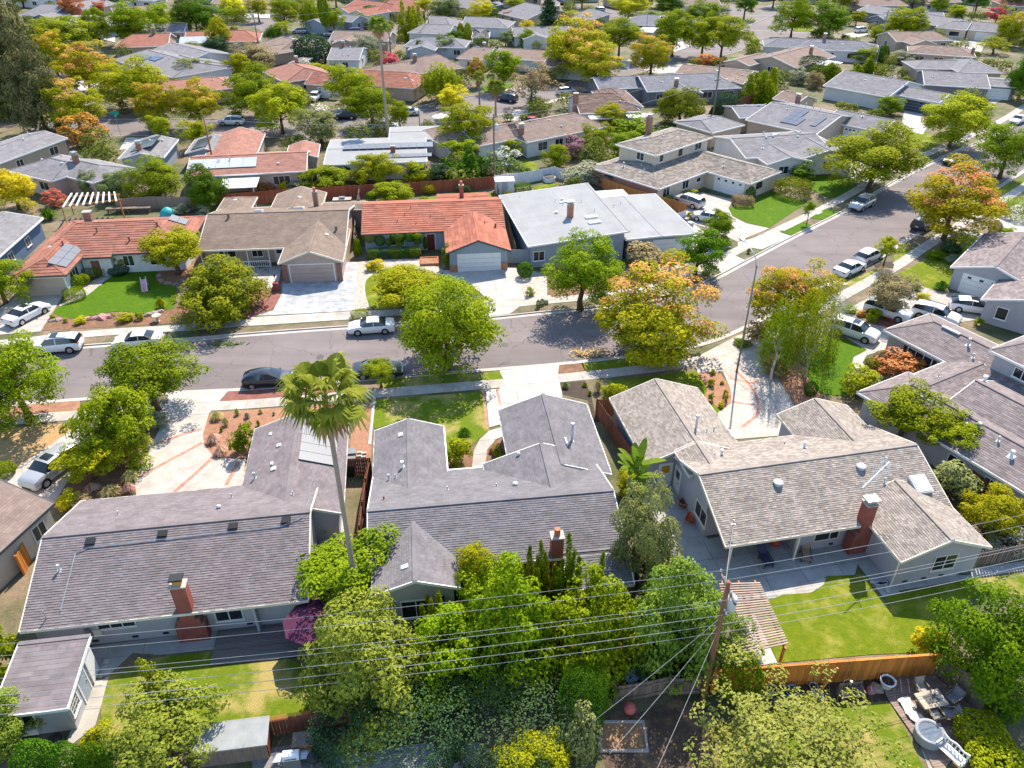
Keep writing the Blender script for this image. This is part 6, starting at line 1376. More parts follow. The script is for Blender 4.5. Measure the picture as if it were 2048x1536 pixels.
shrub('block', 'pine', (41.02,109.53,1.08,2.21,1.20), "rough clipped hedge beside the corner lawn", name="hedge", cat="hedge"); shrub('shrub', 'dark', (44.31,116.08,1.21,2.10,1.35), "dark bush before the white gabled house"); shrub('ball', 'green', (22.16,106.74,0.51,1.14,0.57), "clipped green bush by the silver car's driveway", name="topiary", cat="topiary")
shrub('shrub', 'gold', (25.01,111.67,0.47,0.56,0.52), "small yellow bush under the beige house's window"); shrub('shrub', 'lime', (26.07,109.06,0.50,1.02,0.56), "lime bush by the beige house's entrance"); shrub('ball', 'dark', (34.36,107.82,0.93,0.79,1.03), "dark column bush at the white garage's corner", name="topiary", cat="topiary"); shrub('shrub', 'juni', (39.09,113.25,0.75,0.73,0.83), "olive bush at the far corner of the beige house"); shrub('block', 'brown', (32.90,105.83,0.61,1.35,0.67), "brown clipped hedge at the edge of the corner lawn", name="hedge", cat="hedge")
tree('shrub', 'brown', (15.83,84.08,1.60,2.20,1.34), "reddish-brown tree in front of the flat pale-roofed house"); shrub('shrub', 'green', (18.72,89.00,0.63,1.39,0.70), "green mound before the pale house's garage"); tree('shrub', 'sage', (18.20,90.14,1.70,0.62,0.44), "small pale ball-headed tree before the pale house's garage"); shrub('shrub', 'green', (26.88,91.42,0.45,1.01,0.50), "low green bush at the tip of the pale drive"); shrub('shrub', 'lime', (24.13,99.92,0.53,0.54,0.59), "lime bush beside the wheelie bins"); shrub('ball', 'green', (22.81,82.75,0.25,0.50,0.28), "low green cushion on the bare verge", name="topiary", cat="topiary"); shrub('shrub', 'autumn', (18.68,84.69,0.54,0.51,0.60), "small orange bush in the pebble bed"); shrub('tuft', 'brown', (29.33,88.74,0.41,0.42,0.46), "dry tuft on the bare verge by the lamp", name="ornamental_grass", cat="ornamental grass")
# far-side front yards
for i, q in enumerate(((-17.56,89.18,2.00,0.82,0.72), (-16.32,89.11,1.60,0.65,0.73), (-15.22,89.05,1.40,0.45,0.52), (-14.02,89.05,2.10,1.00,0.54), (-13.85,88.66,1.40,0.55,0.35), (-12.54,88.97,2.10,0.68,0.58), (-11.63,89.13,2.20,0.70,0.38), (-11.64,88.85,1.60,0.56,0.42))):
    shrub('ball', 'dark' if i % 2 else 'green', q, ("leftmost", "second", "third", "fourth", "fifth", "sixth", "seventh", "rightmost")[i] + " pad of the cloud-clipped hedge before the coral roof", "cloud-clipped pads", "topiary", "topiary")
for i, q in enumerate(((-16.93,87.43,0.55,0.73,0.61), (-15.65,87.61,0.53,0.79,0.59), (-14.40,87.66,0.56,0.68,0.62), (-13.15,87.77,0.53,0.68,0.59), (-11.89,87.93,0.55,0.70,0.62))):
    shrub('block', ('dark', 'deep', 'juni', 'dark', 'green')[i], q, ("first", "second", "third, yellowish", "fourth", "fifth, brightest")[i] + " cube of the clipped hedge below the cloud pads", "clipped hedge cubes", "hedge", "hedge", rz=.1)
shrub('slim', 'green', (-18.97,88.09,1.08,0.46,1.20), "column conifer at the left corner of the blue-grey house", name="conifer", cat="conifer"); shrub('slim', 'dark', (-10.80,89.97,0.98,0.43,1.09), "dark column conifer by the dark red door", name="conifer", cat="conifer"); shrub('shrub', 'green', (-7.80,84.55,1.33,0.61,1.47), "dark green climber by the coral-roofed garage")
shrub('ball', 'dark', (1.52,82.11,0.86,0.95,0.96), "round dark bush by the white garage's drive", name="topiary", cat="topiary"); shrub('shrub', 'lime', (2.01,77.25,0.48,0.48,0.53), "small yellow-green plant by the white drive"); shrub('shrub', 'gold', (-16.35,84.18,0.50,1.12,0.56), "orange-brown grassy plant in the pebbles"); shrub('block', 'green', (-16.13,72.06,0.37,0.81,0.41), "clipped square bush at the pavement by the white sedan", name="hedge", cat="hedge")
for i, q in enumerate(((2.85,74.33,0.45,0.25,0.51), (3.30,74.91,0.38,0.25,0.42), (3.75,75.22,0.23,0.24,0.25))): shrub('ball', 'dark', q, ("left", "middle", "right")[i] + " one of three tiny ball bushes at the pavement", "tiny ball bushes", "topiary", "topiary")
tree('mid', 'green', (-16.64,106.67,1.50,2.84,1.42), "bushy green tree at the red fence behind the coral roof"); shrub('ball', 'gold', (-12.33,110.83,0.68,1.16,0.75), "yellow-green ball bush at the red fence", name="topiary", cat="topiary"); shrub('ball', 'deep', (-7.19,110.38,0.60,1.09,0.67), "dark ball bush at the red fence", name="topiary", cat="topiary"); shrub('ball', 'dark', (-20.18,106.59,0.80,0.82,0.89), "dark ball at the left end of the red fence", name="topiary", cat="topiary"); shrub('ball', 'green', (-0.64,107.57,0.67,0.65,0.75), "green ball bush beside the white garden shed", name="topiary", cat="topiary"); shrub('block', 'dark', (1.63,111.37,0.53,1.18,0.59), "low clipped dark hedge by the white fence", name="hedge", cat="hedge"); shrub('ball', 'lime', (-12.73,107.25,0.31,0.68,0.34), "small lime ball behind the coral roof", name="topiary", cat="topiary")
shrub('slim', 'green', (-49.32,79.04,0.78,0.78,0.86), "cone-clipped conifer by the tan garage", name="topiary", cat="topiary"); shrub('ball', 'green', (-49.13,80.24,0.55,0.78,0.61), "clipped ball beside the cone by the tan garage", name="topiary", cat="topiary"); shrub('block', 'green', (-48.49,76.69,0.48,1.06,0.53), "low clipped bush at the drive's corner", name="hedge", cat="hedge"); shrub('block', 'juni', (-49.03,82.47,0.55,1.22,0.61), "clipped bush under the left house's windows", name="hedge", cat="hedge"); shrub('shrub', 'lime', (-47.39,83.18,0.34,0.40,0.38), "small lime shrub by the left house's path"); shrub('ball', 'deep', (-46.29,82.93,0.54,1.21,0.60), "dark clipped mound under the cloud tree", name="topiary", cat="topiary")
for i, q in enumerate(((-46.16,84.83,2.60,0.66,0.33), (-46.60,84.11,2.20,0.60,0.40), (-45.42,84.13,2.20,0.55,0.52), (-46.70,83.55,1.70,0.63,0.38), (-45.10,83.63,1.60,0.42,0.30), (-45.74,83.30,1.40,0.50,0.38))):
    shrub('ball', 'lime', q, ("topmost pad", "upper left pad", "upper right pad", "lower left pad", "lower right pad", "lowest middle pad")[i] + " of the cloud tree on the left lawn", "cloud tree pads", "topiary", "topiary")
for i, q in enumerate(((-40.61,71.40,0.41,0.83,0.45), (-45.21,70.86,0.34,0.63,0.37), (-39.36,71.70,0.38,0.45,0.42), (-48.60,71.90,0.24,0.30,0.27), (-46.85,71.14,0.22,0.27,0.25), (-42.47,72.38,0.17,0.27,0.19))):
    shrub('shrub', 'lime' if i != 1 else 'gold', q, ("largest round shrub in the strip below the bright lawn", "yellowish shrub in the strip below the bright lawn", "low shrub beside the largest in the lawn strip", "small shrub at the left end of the lawn strip", "small yellow tuft among the strip's boulders", "tiny shrub in the middle of the lawn strip")[i], "shrubs in the strip below the bright lawn")
shrub('tuft', 'lime', (-37.99,74.29,0.68,0.85,0.76), "wispy green plant at the lawn's right edge", name="ornamental_grass", cat="ornamental grass")
# yards behind the far-side houses
tree('umb', 'gold', (-69.17,103.90,2.40,3.72,3.07), "yellow-green tree at the left edge by the blue house"); shrub('shrub', 'redlf', (-64.59,105.42,1.05,1.42,1.16), "red shrub left of the white pergola"); shrub('tuft', 'dark', (-63.09,100.19,0.89,1.63,0.99), "dark palm-like shrub beside the white pergola", name="cycad", cat="cycad")
tree('mid', 'olive', (-61.40,109.00,1.60,1.49,2.11), "left of two grey olive trees above the white pergola"); tree('mid', 'olive', (-57.08,108.03,1.90,2.30,2.46), "right of two grey olive trees above the white pergola"); tree('big', 'green', (-51.65,109.06,2.80,4.18,2.98), "bright green round tree behind the white pergola"); tree('long', 'dark', (-42.76,104.35,2.60,2.93,3.54), "dark tree around the leaning utility pole"); shrub('shrub', 'sage', (-45.82,102.24,0.56,1.23,0.62), "sage bush behind the brown tiled roof"); shrub('shrub', 'sage', (-42.28,101.42,0.66,0.82,0.73), "grey-green bush at the brown tiled roof's corner")
for i, q in enumerate(((-39.06,111.78,0.46,0.53,0.51), (-37.29,111.48,0.56,0.72,0.62), (-35.93,111.69,0.53,0.70,0.59), (-34.06,111.88,0.62,0.83,0.68))): shrub('shrub', ('autumn', 'autumn', 'maple', 'gold')[i], q, ("first", "second", "third", "fourth")[i] + " of the orange shrubs under the white windows", "orange shrubs along the red fence")
shrub('shrub', 'sage', (-32.11,111.72,0.65,1.33,0.72), "pale shrub right of the orange shrubs")
tree('mid', 'green', (-28.02,113.21,1.30,3.90,1.95), "low bright green tree at the red fence"); tree('umb', 'lime', (-20.48,114.39,2.40,3.50,2.61), "yellow-green round tree before the flat white roof"); tree('shrub', 'lime', (-14.62,115.27,1.50,1.94,1.55), "small yellow-green tree right of the sliding doors"); tree('mid', 'deep', (-11.23,116.31,1.20,2.11,1.59), "dark bush at the end of the red fence"); tree('spire', 'dark', (-7.49,117.15,1.90,4.50,2.34), "dark green thicket left of the white oleander"); tree('umb', 'lime', (-7.42,131.03,4.60,4.25,3.85), "tall yellow-crowned tree beside the wooden pole"); tree('loose', 'green', (-8.32,126.19,2.40,4.08,2.04), "flat-topped green tree under the tall yellow one")
shrub('bloom', 'white', (-1.52,118.75,1.94,3.07,2.16), "round bush covered in white blossom", name="oleander"); tree('mid', 'green', (6.93,123.05,1.80,2.20,2.07), "green tree before the brownish-grey house"); tree('shrub', 'purple', (10.49,127.52,1.60,2.06,1.79), "purple-leaved tree right of the brownish-grey house"); tree('mid', 'green', (14.19,129.85,2.00,2.64,2.77), "left green tree behind the two-storey house"); tree('mid', 'green', (18.42,129.10,1.80,3.08,2.26), "right green tree behind the two-storey house"); tree('mid', 'lime', (17.99,145.60,2.60,2.81,2.07), "round lime tree before the dark brown roof"); shrub('shrub', 'sage', (10.52,114.65,1.40,3.10,1.55), "grey agave thicket by the white fence"); shrub('shrub', 'lime', (-0.08,127.86,1.34,1.57,1.48), "small lime bush left of the window wall"); shrub('shrub', 'green', (21.79,138.66,1.67,3.72,1.86), "mixed green bushes above the two-storey roof")
tree('big', 'pine', (31.52,148.27,3.20,4.85,3.96), "olive-yellow tree left of the wooden utility pole"); tree('spire', 'green', (52.35,166.84,2.80,5.17,4.09), "feathery green pine right of the wooden utility pole"); shrub('block', 'deep', (41.23,153.23,2.09,2.12,2.32), "dark clipped hedge at the foot of the wooden utility pole", name="hedge", cat="hedge"); shrub('block', 'deep', (69.21,188.38,2.18,2.54,2.42), "dark clipped block hedge beside the light brown roof", name="hedge", cat="hedge"); tree('mid', 'brown', (66.94,177.62,1.60,1.87,2.09), "tan-leaved small tree below the dark hedge"); tree('mid', 'juni', (71.42,182.28,2.00,2.35,2.93), "olive tree right of the tan one"); tree('spire', 'juni', (81.46,188.63,1.80,5.38,2.69), "wide juniper under the leaning guy wire"); tree('mid', 'citrus', (74.32,155.60,1.80,2.49,1.82), "round bush tree beside the navy garage"); tree('shrub', 'sage', (64.63,182.13,1.50,2.24,1.66), "pale bush left of the tan tree"); tree('mid', 'green', (88.48,206.53,1.80,3.76,1.88), "green bushes below the long dark grey house"); tree('slim', 'dark', (91.93,204.00,2.20,1.42,2.18), "small dark cone tree by the leaning guy wire"); tree('mid', 'sage', (97.55,205.42,1.30,3.75,1.87), "sage thicket at the block's edge")
# ------------------------------------------------------------------ trees along and beyond the second road
SB = "street trees along the second road"
tree('rain', 'rainr', (-91.12,174.00,4.60,5.97,5.20), "street tree with a red crown top at upper left", SB); tree('big', 'lime', (-75.14,159.34,5.00,7.10,4.83), "wide lime street tree right of the red-topped one", SB); tree('rain', 'rain', (-64.77,145.23,4.60,4.10,4.05), "left of a touching pair of orange-flecked street trees", SB); tree('rain', 'rain', (-57.78,145.97,4.60,4.35,3.67), "right of a touching pair of orange-flecked street trees", SB); tree('big', 'green', (-49.62,153.70,4.80,5.45,4.60), "soft green street tree behind the white jeep", SB); tree('umb', 'lime', (-41.76,142.50,4.60,5.74,4.40), "golden-green umbrella tree right of the white jeep", SB); tree('mid', 'olive', (-33.36,135.96,3.00,3.55,3.18), "grey olive tree before the flat white roof", SB); tree('rain', 'rainr', (-78.32,142.28,5.00,5.14,4.53), "orange street tree at the corner by the redwoods", SB); tree('rain', 'rain', (-106.86,191.25,5.00,4.64,5.11), "yellowing street tree on the side road", SB); tree('umb', 'green', (-114.24,209.93,6.00,9.17,4.59), "broad green tree on the side road at upper left", SB)
tree('shrub', 'autumn', (-73.72,135.34,2.40,3.46,2.35), "orange thin-leaved tree at the street corner"); tree('loose', 'lime', (-53.94,132.95,2.80,3.23,2.50), "yellow-green tree behind the dusty red roof"); tree('mid', 'green', (-60.28,134.02,3.60,2.22,1.67), "small green street tree below the orange-flecked pair", SB)
tree('umb', 'green', (-113.58,228.97,5.00,4.23,5.34), "dark-trunked green tree at the top left"); tree('big', 'green', (-103.70,230.33,5.80,7.93,5.84), "large green tree at the top left"); tree('big', 'lime', (-102.54,245.00,5.00,4.50,3.91), "lime tree right of the large green one at the top"); tree('big', 'dark', (-91.97,244.43,6.00,7.07,5.46), "tall green tree with dark lower limbs at the top"); tree('mid', 'lime', (-77.24,219.51,4.00,3.29,5.17), "yellow-topped tree above the dark hedge at upper left"); tree('mid', 'deep', (-76.13,212.15,2.40,3.20,2.74), "dark conical bushes below the yellow-topped tree"); tree('loose', 'olive', (-72.05,184.25,3.20,3.95,2.54), "wispy grey-green tree before the large grey house"); tree('mid', 'olive', (-82.79,214.10,2.00,3.36,1.68), "olive bush under the brick-red roof"); tree('loose', 'brown', (-61.58,197.12,3.00,6.23,3.55), "brownish thicket left of the tan skylit house"); tree('mid', 'lime', (-63.41,189.18,3.00,2.89,2.53), "lime tree right of the large grey house"); shrub('bloom', 'white', (-48.75,190.43,1.72,2.33,1.91), "white-flowered bush below the dark round tree", name="oleander"); shrub('shrub', 'lime', (-45.03,190.27,1.37,3.03,1.52), "lime hedge right of the white-flowered bush"); tree('ball', 'deep', (-48.84,202.76,3.40,4.42,3.66), "dark dome-shaped tree at upper left of centre"); tree('weep', 'dark', (-67.95,237.26,2.20,2.41,2.12), "dark bush behind the tan skylit house")
tree('big', 'lime', (-31.86,158.59,4.60,5.11,4.29), "big yellow-green tree beside the brick-red tiled house", SB); tree('big', 'green', (-26.22,147.38,4.40,4.80,4.02), "green street tree left of the tall palm trunk", SB); tree('mid', 'green', (-20.47,143.47,3.40,2.17,2.37), "young green street tree right of the tall palm trunk", SB); tree('weep', 'lime', (-14.54,165.80,4.20,4.71,4.07), "weeping willow near the second road's lamp post"); tree('loose', 'gold', (-11.47,153.05,3.80,3.63,2.41), "sparse golden tree in front of the willow", SB); tree('mid', 'green', (-1.93,175.56,5.00,4.08,3.63), "green tree over the small bright lawn"); tree('rain', 'rainr', (-7.72,180.08,3.60,2.43,2.31), "orange tree left of the small bright lawn"); tree('sparse', 'brown', (3.91,162.32,4.60,5.12,3.90), "half-bare brown street tree by the white hatchback", SB, tm=TRUNK); tree('rain', 'rainr', (15.21,192.42,6.20,9.17,6.53), "huge yellow tree with a pink side near the top centre", SB); tree('rain', 'rain', (18.34,177.66,5.00,5.97,4.50), "yellow tree with pink tips in front of the huge one", SB); tree('big', 'green', (27.07,209.39,6.20,6.52,3.67), "green tree behind the pink-tipped ones", SB); tree('rain', 'rainr', (32.32,190.35,5.00,5.08,4.30), "single pink-topped street tree right of centre at the top", SB); tree('umb', 'green', (41.70,214.41,6.00,5.70,5.77), "green street tree with a leaning trunk near the top", SB); tree('big', 'green', (49.16,213.65,6.00,3.96,4.61), "left half of a wide green street tree pair near the top", SB); tree('umb', 'lime', (52.89,208.47,6.00,6.56,5.08), "wide lime street tree by the road junction at the top", SB)
shrub('shrub', 'autumn', (47.98,198.66,1.53,3.39,1.70), "orange bush behind the grey roofs near the junction"); tree('mid', 'green', (63.23,217.98,2.00,1.97,1.77), "spiky green bush by the road junction")
tree('big', 'green', (80.91,242.04,6.00,6.37,5.05), "large green tree at the top right by the junction"); tree('big', 'citrus', (90.48,239.39,5.20,6.60,4.86), "dark green broad tree at the top right"); tree('umb', 'lime', (108.63,231.65,4.60,6.28,5.08), "round yellow-green tree before the grey house at the top right"); tree('rain', 'rain', (136.54,228.30,4.60,4.76,4.76), "orange-tan tree at the right edge of the top"); tree('sparse', 'lime', (126.50,217.16,2.20,4.19,2.16), "thin young tree by the circular drive at the top right"); tree('shrub', 'redlf', (154.01,268.08,2.50,2.85,1.88), "red tree behind the beige house at the top right"); shrub('shrub', 'gold', (104.50,205.22,1.16,1.87,1.29), "golden shrub before the tan hip roof"); tree('big', 'dark', (106.07,167.68,4.00,3.21,5.75), "dark green tree cut by the right edge")
tree('mid', 'lime', (102.73,235.19,2.20,1.97,1.75), "yellow bush by the white car at the top right"); tree('mid', 'dark', (111.93,227.29,2.50,2.05,2.05), "small dark tree right of the round yellow one")
CN = "redwoods at the left edge"
tree('redw', 'redwd', (-98.52,156.61,8.60,8.24,15.97), "tallest dark redwood at the left edge", CN, "redwood_tree"); tree('redw', 'redwd', (-85.25,143.17,6.60,5.45,9.95), "shorter redwood right of the tallest at the left edge", CN, "redwood_tree"); tree('cone', 'redwd', (-111.96,184.08,11.00,7.14,15.48), "pointed redwood behind the tallest at the left edge", CN, "redwood_tree")
tree('cone', 'deep', (10.65,240.15,6.00,4.69,6.78), "dark tall cedar near the top centre", None, "cedar_tree"); tree('slim', 'juni', (-52.29,235.28,8.00,1.53,3.97), "very tall slim cypress near the top", None, "cypress_tree"); tree('spire', 'lime', (-29.06,241.87,3.60,5.18,5.03), "clump of slim yellow-green trees near the top centre"); tree('slim', 'lime', (-14.17,230.04,3.20,0.96,2.50), "left of two slim cypresses near the top centre", None, "cypress_tree"); tree('slim', 'lime', (-12.08,229.30,3.00,1.10,2.85), "right of two slim cypresses near the top centre", None, "cypress_tree"); tree('mid', 'dark', (-15.40,227.13,2.40,2.59,2.17), "dark bush left of the slim cypresses"); tree('mid', 'olive', (-17.45,214.23,2.40,2.97,2.37), "olive bush behind the grey hip roof"); tree('spire', 'dark', (-23.57,213.76,2.00,3.42,2.22), "dark banana-like thicket behind the grey hip roof"); tree('shrub', 'redlf', (-29.35,197.36,2.00,2.41,1.78), "red tree left of the grey hip roof"); tree('loose', 'sage', (-36.82,211.29,3.20,4.46,3.67), "silvery thin trees behind the tall palm"); tree('mid', 'olive', (-1.72,228.82,2.00,2.27,2.05), "olive bush left of the long tan house"); tree('mid', 'green', (4.22,226.74,2.40,2.72,2.51), "green bush behind the long tan house"); tree('loose', 'gold', (4.45,240.63,2.60,2.87,2.87), "yellowish bush left of the dark cedar"); tree('mid', 'dark', (-7.26,249.10,2.40,2.22,1.77), "dark tree by the tiny cottage")
tree('big', 'green', (-68.10,252.40,6.00,5.06,4.15), "green tree by the cul-de-sac at the top"); tree('weep', 'lime', (-60.45,252.80,5.00,3.43,5.55), "weeping lime tree left of the very tall cypress"); tree('big', 'green', (-52.35,246.91,4.60,3.22,3.51), "green tree right of the very tall cypress"); tree('rain', 'rain', (-81.16,270.73,4.60,3.18,3.34), "orange tree by the cul-de-sac at the top"); tree('loose', 'lime', (-66.38,239.77,2.60,3.15,2.41), "yellow bush at the cul-de-sac's edge"); tree('mid', 'gold', (-90.17,275.68,3.60,4.54,3.30), "golden tree at the top left of centre"); shrub('block', 'green', (-89.28,270.54,1.87,4.16,2.08), "clipped hedge along the cul-de-sac", name="hedge", cat="hedge")
tree('big', 'gold', (37.53,273.28,5.00,7.06,3.53), "golden tree at the top edge right of the dark cedar"); tree('mid', 'dark', (52.56,280.86,4.20,5.11,2.75), "dark green tree at the top edge right of centre"); tree('big', 'green', (58.84,257.91,5.00,5.93,2.97), "green tree behind the wide street trees at the top"); tree('big', 'dark', (75.65,275.61,5.00,3.88,2.89), "dark tree at the top edge by the junction"); tree('big', 'olive', (-21.37,273.43,4.40,5.30,3.17), "olive tree at the top edge near the centre"); tree('big', 'gold', (-9.53,269.80,4.00,4.45,2.82), "brownish-gold tree at the top edge near the centre"); shrub('block', 'dark', (-6.58,271.55,1.88,2.09,2.09), "dark clipped hedge block at the top near the centre", name="hedge", cat="hedge"); tree('mid', 'gold', (-29.22,281.27,4.00,3.14,2.63), "golden tree at the top edge left of centre"); tree('mid', 'maple', (-140.63,271.16,4.40,3.83,3.50), "dark red tree at the top left"); tree('mid', 'maple', (-137.12,282.86,3.20,2.16,1.32), "rusty tree behind the dark red one"); tree('mid', 'maple', (-1.19,268.16,2.20,1.82,1.58), "rusty bush by the gabled house at the top")
FG = "far trees at the top edge of the view"
for i, q in enumerate(sorted(((-162.23,267.61,4.00,3.94,3.14), (-174.73,304.35,4.00,3.55,3.55), (-138.98,296.00,4.50,5.19,2.59), (-113.82,306.97,4.50,5.81,2.91), (-95.55,309.96,4.00,4.52,2.50), (-62.23,301.39,4.50,5.27,2.95), (-39.29,300.71,4.50,5.26,2.63), (-3.82,304.35,4.00,3.11,2.48), (8.24,307.13,4.00,3.58,2.49), (24.83,301.61,4.00,4.40,2.43), (53.36,304.16,4.50,4.43,2.27), (74.01,301.39,4.50,4.39,2.61), (92.86,302.77,4.50,5.30,2.65), (114.18,293.37,4.50,5.14,3.23), (129.40,298.92,4.00,6.11,3.06), (138.75,294.68,4.50,5.16,3.07), (141.85,282.46,4.00,3.31,2.81), (157.44,288.23,4.50,4.64,3.18), (171.06,290.78,4.50,5.10,3.21), (142.86,271.89,3.00,3.21,2.06), (17.22,262.36,3.00,2.33,1.85), (1.03,292.98,3.00,3.44,1.72), (-45.64,275.21,3.00,2.84,1.59), (108.02,264.23,2.60,2.34,1.71)), key=lambda v: v[0]/v[1])):
    tree(('big', 'mid', 'umb', 'loose')[i % 4], ('green', 'lime', 'dark', 'olive')[i % 4], q, "far %s tree on the top edge, %s of that colour from the left" % (('green', 'lime', 'dark green', 'olive')[i % 4], ORD[i//4]), FG)

# ------------------------------------------------------------------ fences
def fence(name, label, pts, h, m, bw=.14, near=True, rails=False, cap=False, gap=.01, group=None, post=2.4, cat="fence", step=None):
    """boards standing side by side between posts; near fences have every board as a piece of its own"""
    o = pts[0]; t = thing(name, label, cat, (o[0], o[1], .05), 0, group)
    bm_ = MB().box(-bw/2+gap/2, -.012, .03, bw/2-gap/2, .012, h).mesh("fence_board")
    pm = MB().box(-.05, -.05, 0, .05, .05, h+.06).mesh("fence_post")
    joined = MB(); nb = 0
    for a, b in zip(pts, pts[1:]):
        L = math.hypot(b[0]-a[0], b[1]-a[1]); ang = math.atan2(b[1]-a[1], b[0]-a[0]); n = max(1, int(L/bw)); ux, uy = math.cos(ang), math.sin(ang)
        for i in range(n):
            s = (i+.5)*L/n; x, y = a[0]-o[0]+ux*s, a[1]-o[1]+uy*s; off = .012*(i % 2)
            if near and nb < 300: child("board", bm_, m, t, (x-uy*off, y+ux*off, rng.uniform(-.012, .012)), ang+rng.uniform(-.02, .02)); nb += 1
            else: joined.obox((x-uy*off, y+ux*off, h/2+.015), (bw-gap, .024, h-.03+rng.uniform(-.01, .01)), ang)
        for i in range(int(L/post)+1):
            s = min(i*post, L); child("post", pm, m, t, (a[0]-o[0]+ux*s-uy*.06, a[1]-o[1]+uy*s+ux*.06, 0), ang)
        r = MB(); A = (a[0]-o[0], a[1]-o[1]); B = (b[0]-o[0], b[1]-o[1])
        for z in (.35, h-.3):
            r = MB(); side = -1 if rails else 1
            r.bar((A[0]-uy*.05*side, A[1]+ux*.05*side, z), (B[0]-uy*.05*side, B[1]+ux*.05*side, z), .05, .09); r.build("rail", m, t)
        if cap: r = MB(); r.bar((A[0], A[1], h+.03), (B[0], B[1], h+.03), .14, .04); r.build("cap_rail", m, t)
    if joined.v: tag(joined.build("boards", m, t), kind='stuff')
    return t
fence("cedar_fence", "new golden cedar board fence with a cap rail at lower right", [(11.39,27.16),(14.41,27.43),(19.53,27.88),(24.67,28.31)], 1.95, CEDAR, .22, cap=True)
fence("fence", "weathered side fence beside the deck at lower right", [(24.83,28.31),(25.53,27.10),(26.12,25.77)], 1.8, GREYW, .2, cap=True)
fence("fence", "old brown board fence with rails left of the utility pole", [(5.78,26.49),(7.57,26.81),(9.38,27.25)]+[(8.95,26.98),(11.07,27.10)], 1.5, GREYW, .18, rails=True)
fence("fence", "redwood fence with a lattice top behind the lower left back lawn", [(-16.70,23.77),(-10.97,24.91),(-8.87,25.27)], 1.3, REDW, .18, cap=True)
fence("fence", "dark redwood side fence between the mauve and the middle house", [(-11.01,46.27),(-10.98,43.93),(-10.82,41.34),(-10.57,38.28)], 1.8, REDW, .16)
fence("fence", "redwood gate fence closing the gap beside the middle house", [(-12.81,46.21),(-11.02,46.31)], 1.8, REDW, .16)
fence("fence", "dark redwood side fence between the middle house and the taupe house", [(7.35,54.17),(8.53,50.21),(9.49,46.72)], 1.8, REDW, .16)
fence("fence", "short redwood fence across the gap by the taupe house", [(7.28,54.25),(9.00,54.35)], 1.8, REDW, .16)
fence("fence", "long redwood side fence beside the lilac wall on the right", [(30.45,54.84),(32.71,50.80),(34.10,47.25),(35.25,43.82),(36.83,40.51)], 1.7, REDW, .2)
fence("fence", "ragged grey picket fence at the right edge behind the taupe house", [(31.21,36.82),(33.13,37.15),(35.96,37.74)], 1.5, GREYW, .2, gap=.06)
fence("fence", "long red-stained fence behind the far-side houses", [(-41.39,104.90),(-33.39,106.91),(-23.64,108.76),(-12.86,110.46),(-2.56,112.86)], 1.8, mat("red_stained_board", (.3, .085, .045), rough=.85, var=.25, scale=1, fine=.15, stretch=(6, 6, .7), objvar=.16), .3)
fence("fence", "white board fence behind the flat pale roof", [(-2.56,113.31),(1.98,114.89),(6.53,117.45),(8.17,116.27)], 1.8, WHITEW, .3)
fence("fence", "orange stained fence beside the two-storey beige house", [(13.61,111.63),(18.74,105.76),(23.87,101.06)], 1.9, ORANGEW, .25)
fence("fence", "white-grey gate fence at the pale garage's corner", [(21.29,97.31),(23.37,98.83)], 1.8, WHITEW, .2)
fence("fence", "weathered fence between the tan-brown and coral roofs", [(-22.12,108.38),(-20.95,98.50),(-19.73,89.98)], 1.7, GREYW, .25)
fence("fence", "grey fence between the coral roof and the pale roof", [(-2.41,112.03),(-0.55,96.70),(0.43,87.39)], 1.7, GREYW, .25)
fence("fence", "pale blue-grey gate beside the coral-roofed garage", [(-0.67,85.89),(2.19,85.89)], 1.8, mat("bluegrey_board", (.4, .43, .48), rough=.8, var=.1), .2)
fence("fence", "dark fence behind the white pergola", [(-55.16,103.25),(-50.52,104.24),(-44.14,103.91)], 1.8, GREYW, .3, near=False)
fence("fence", "dark red fence by the wooden utility pole", [(36.11,146.92),(38.71,153.92),(45.13,159.94),(50.76,166.39)], 1.8, REDW, .3, near=False)
fence("fence", "far red fence beside the light brown house", [(64.72,195.14),(68.27,192.16)], 1.8, REDW, .3, near=False)
fence("fence", "orange cedar fence between the tan house and the mauve house at left", [(-32.65,36.08),(-32.92,37.47),(-32.92,38.27)], 1.8, CEDAR, .2)
lt = MB()   # lattice top strip of the lower left fence
a, b = [(-16.28,23.92),(-10.97,24.91)]
L = math.hypot(b[0]-a[0], b[1]-a[1]); n = int(L/.12)
for i in range(n):
    s = i/n; x, y = a[0]+(b[0]-a[0])*s, a[1]+(b[1]-a[1])*s; ux, uy = (b[0]-a[0])/L, (b[1]-a[1])/L
    lt.bar((x, y, 1.4), (x+ux*.3, y+uy*.3, 1.75), .025, .012); lt.bar((x+ux*.3, y+uy*.3, 1.4), (x, y, 1.75), .025, .012)
tag(lt.build("lattice_panel", ORANGEW), "orange lattice strip on top of the lower left fence", "lattice")

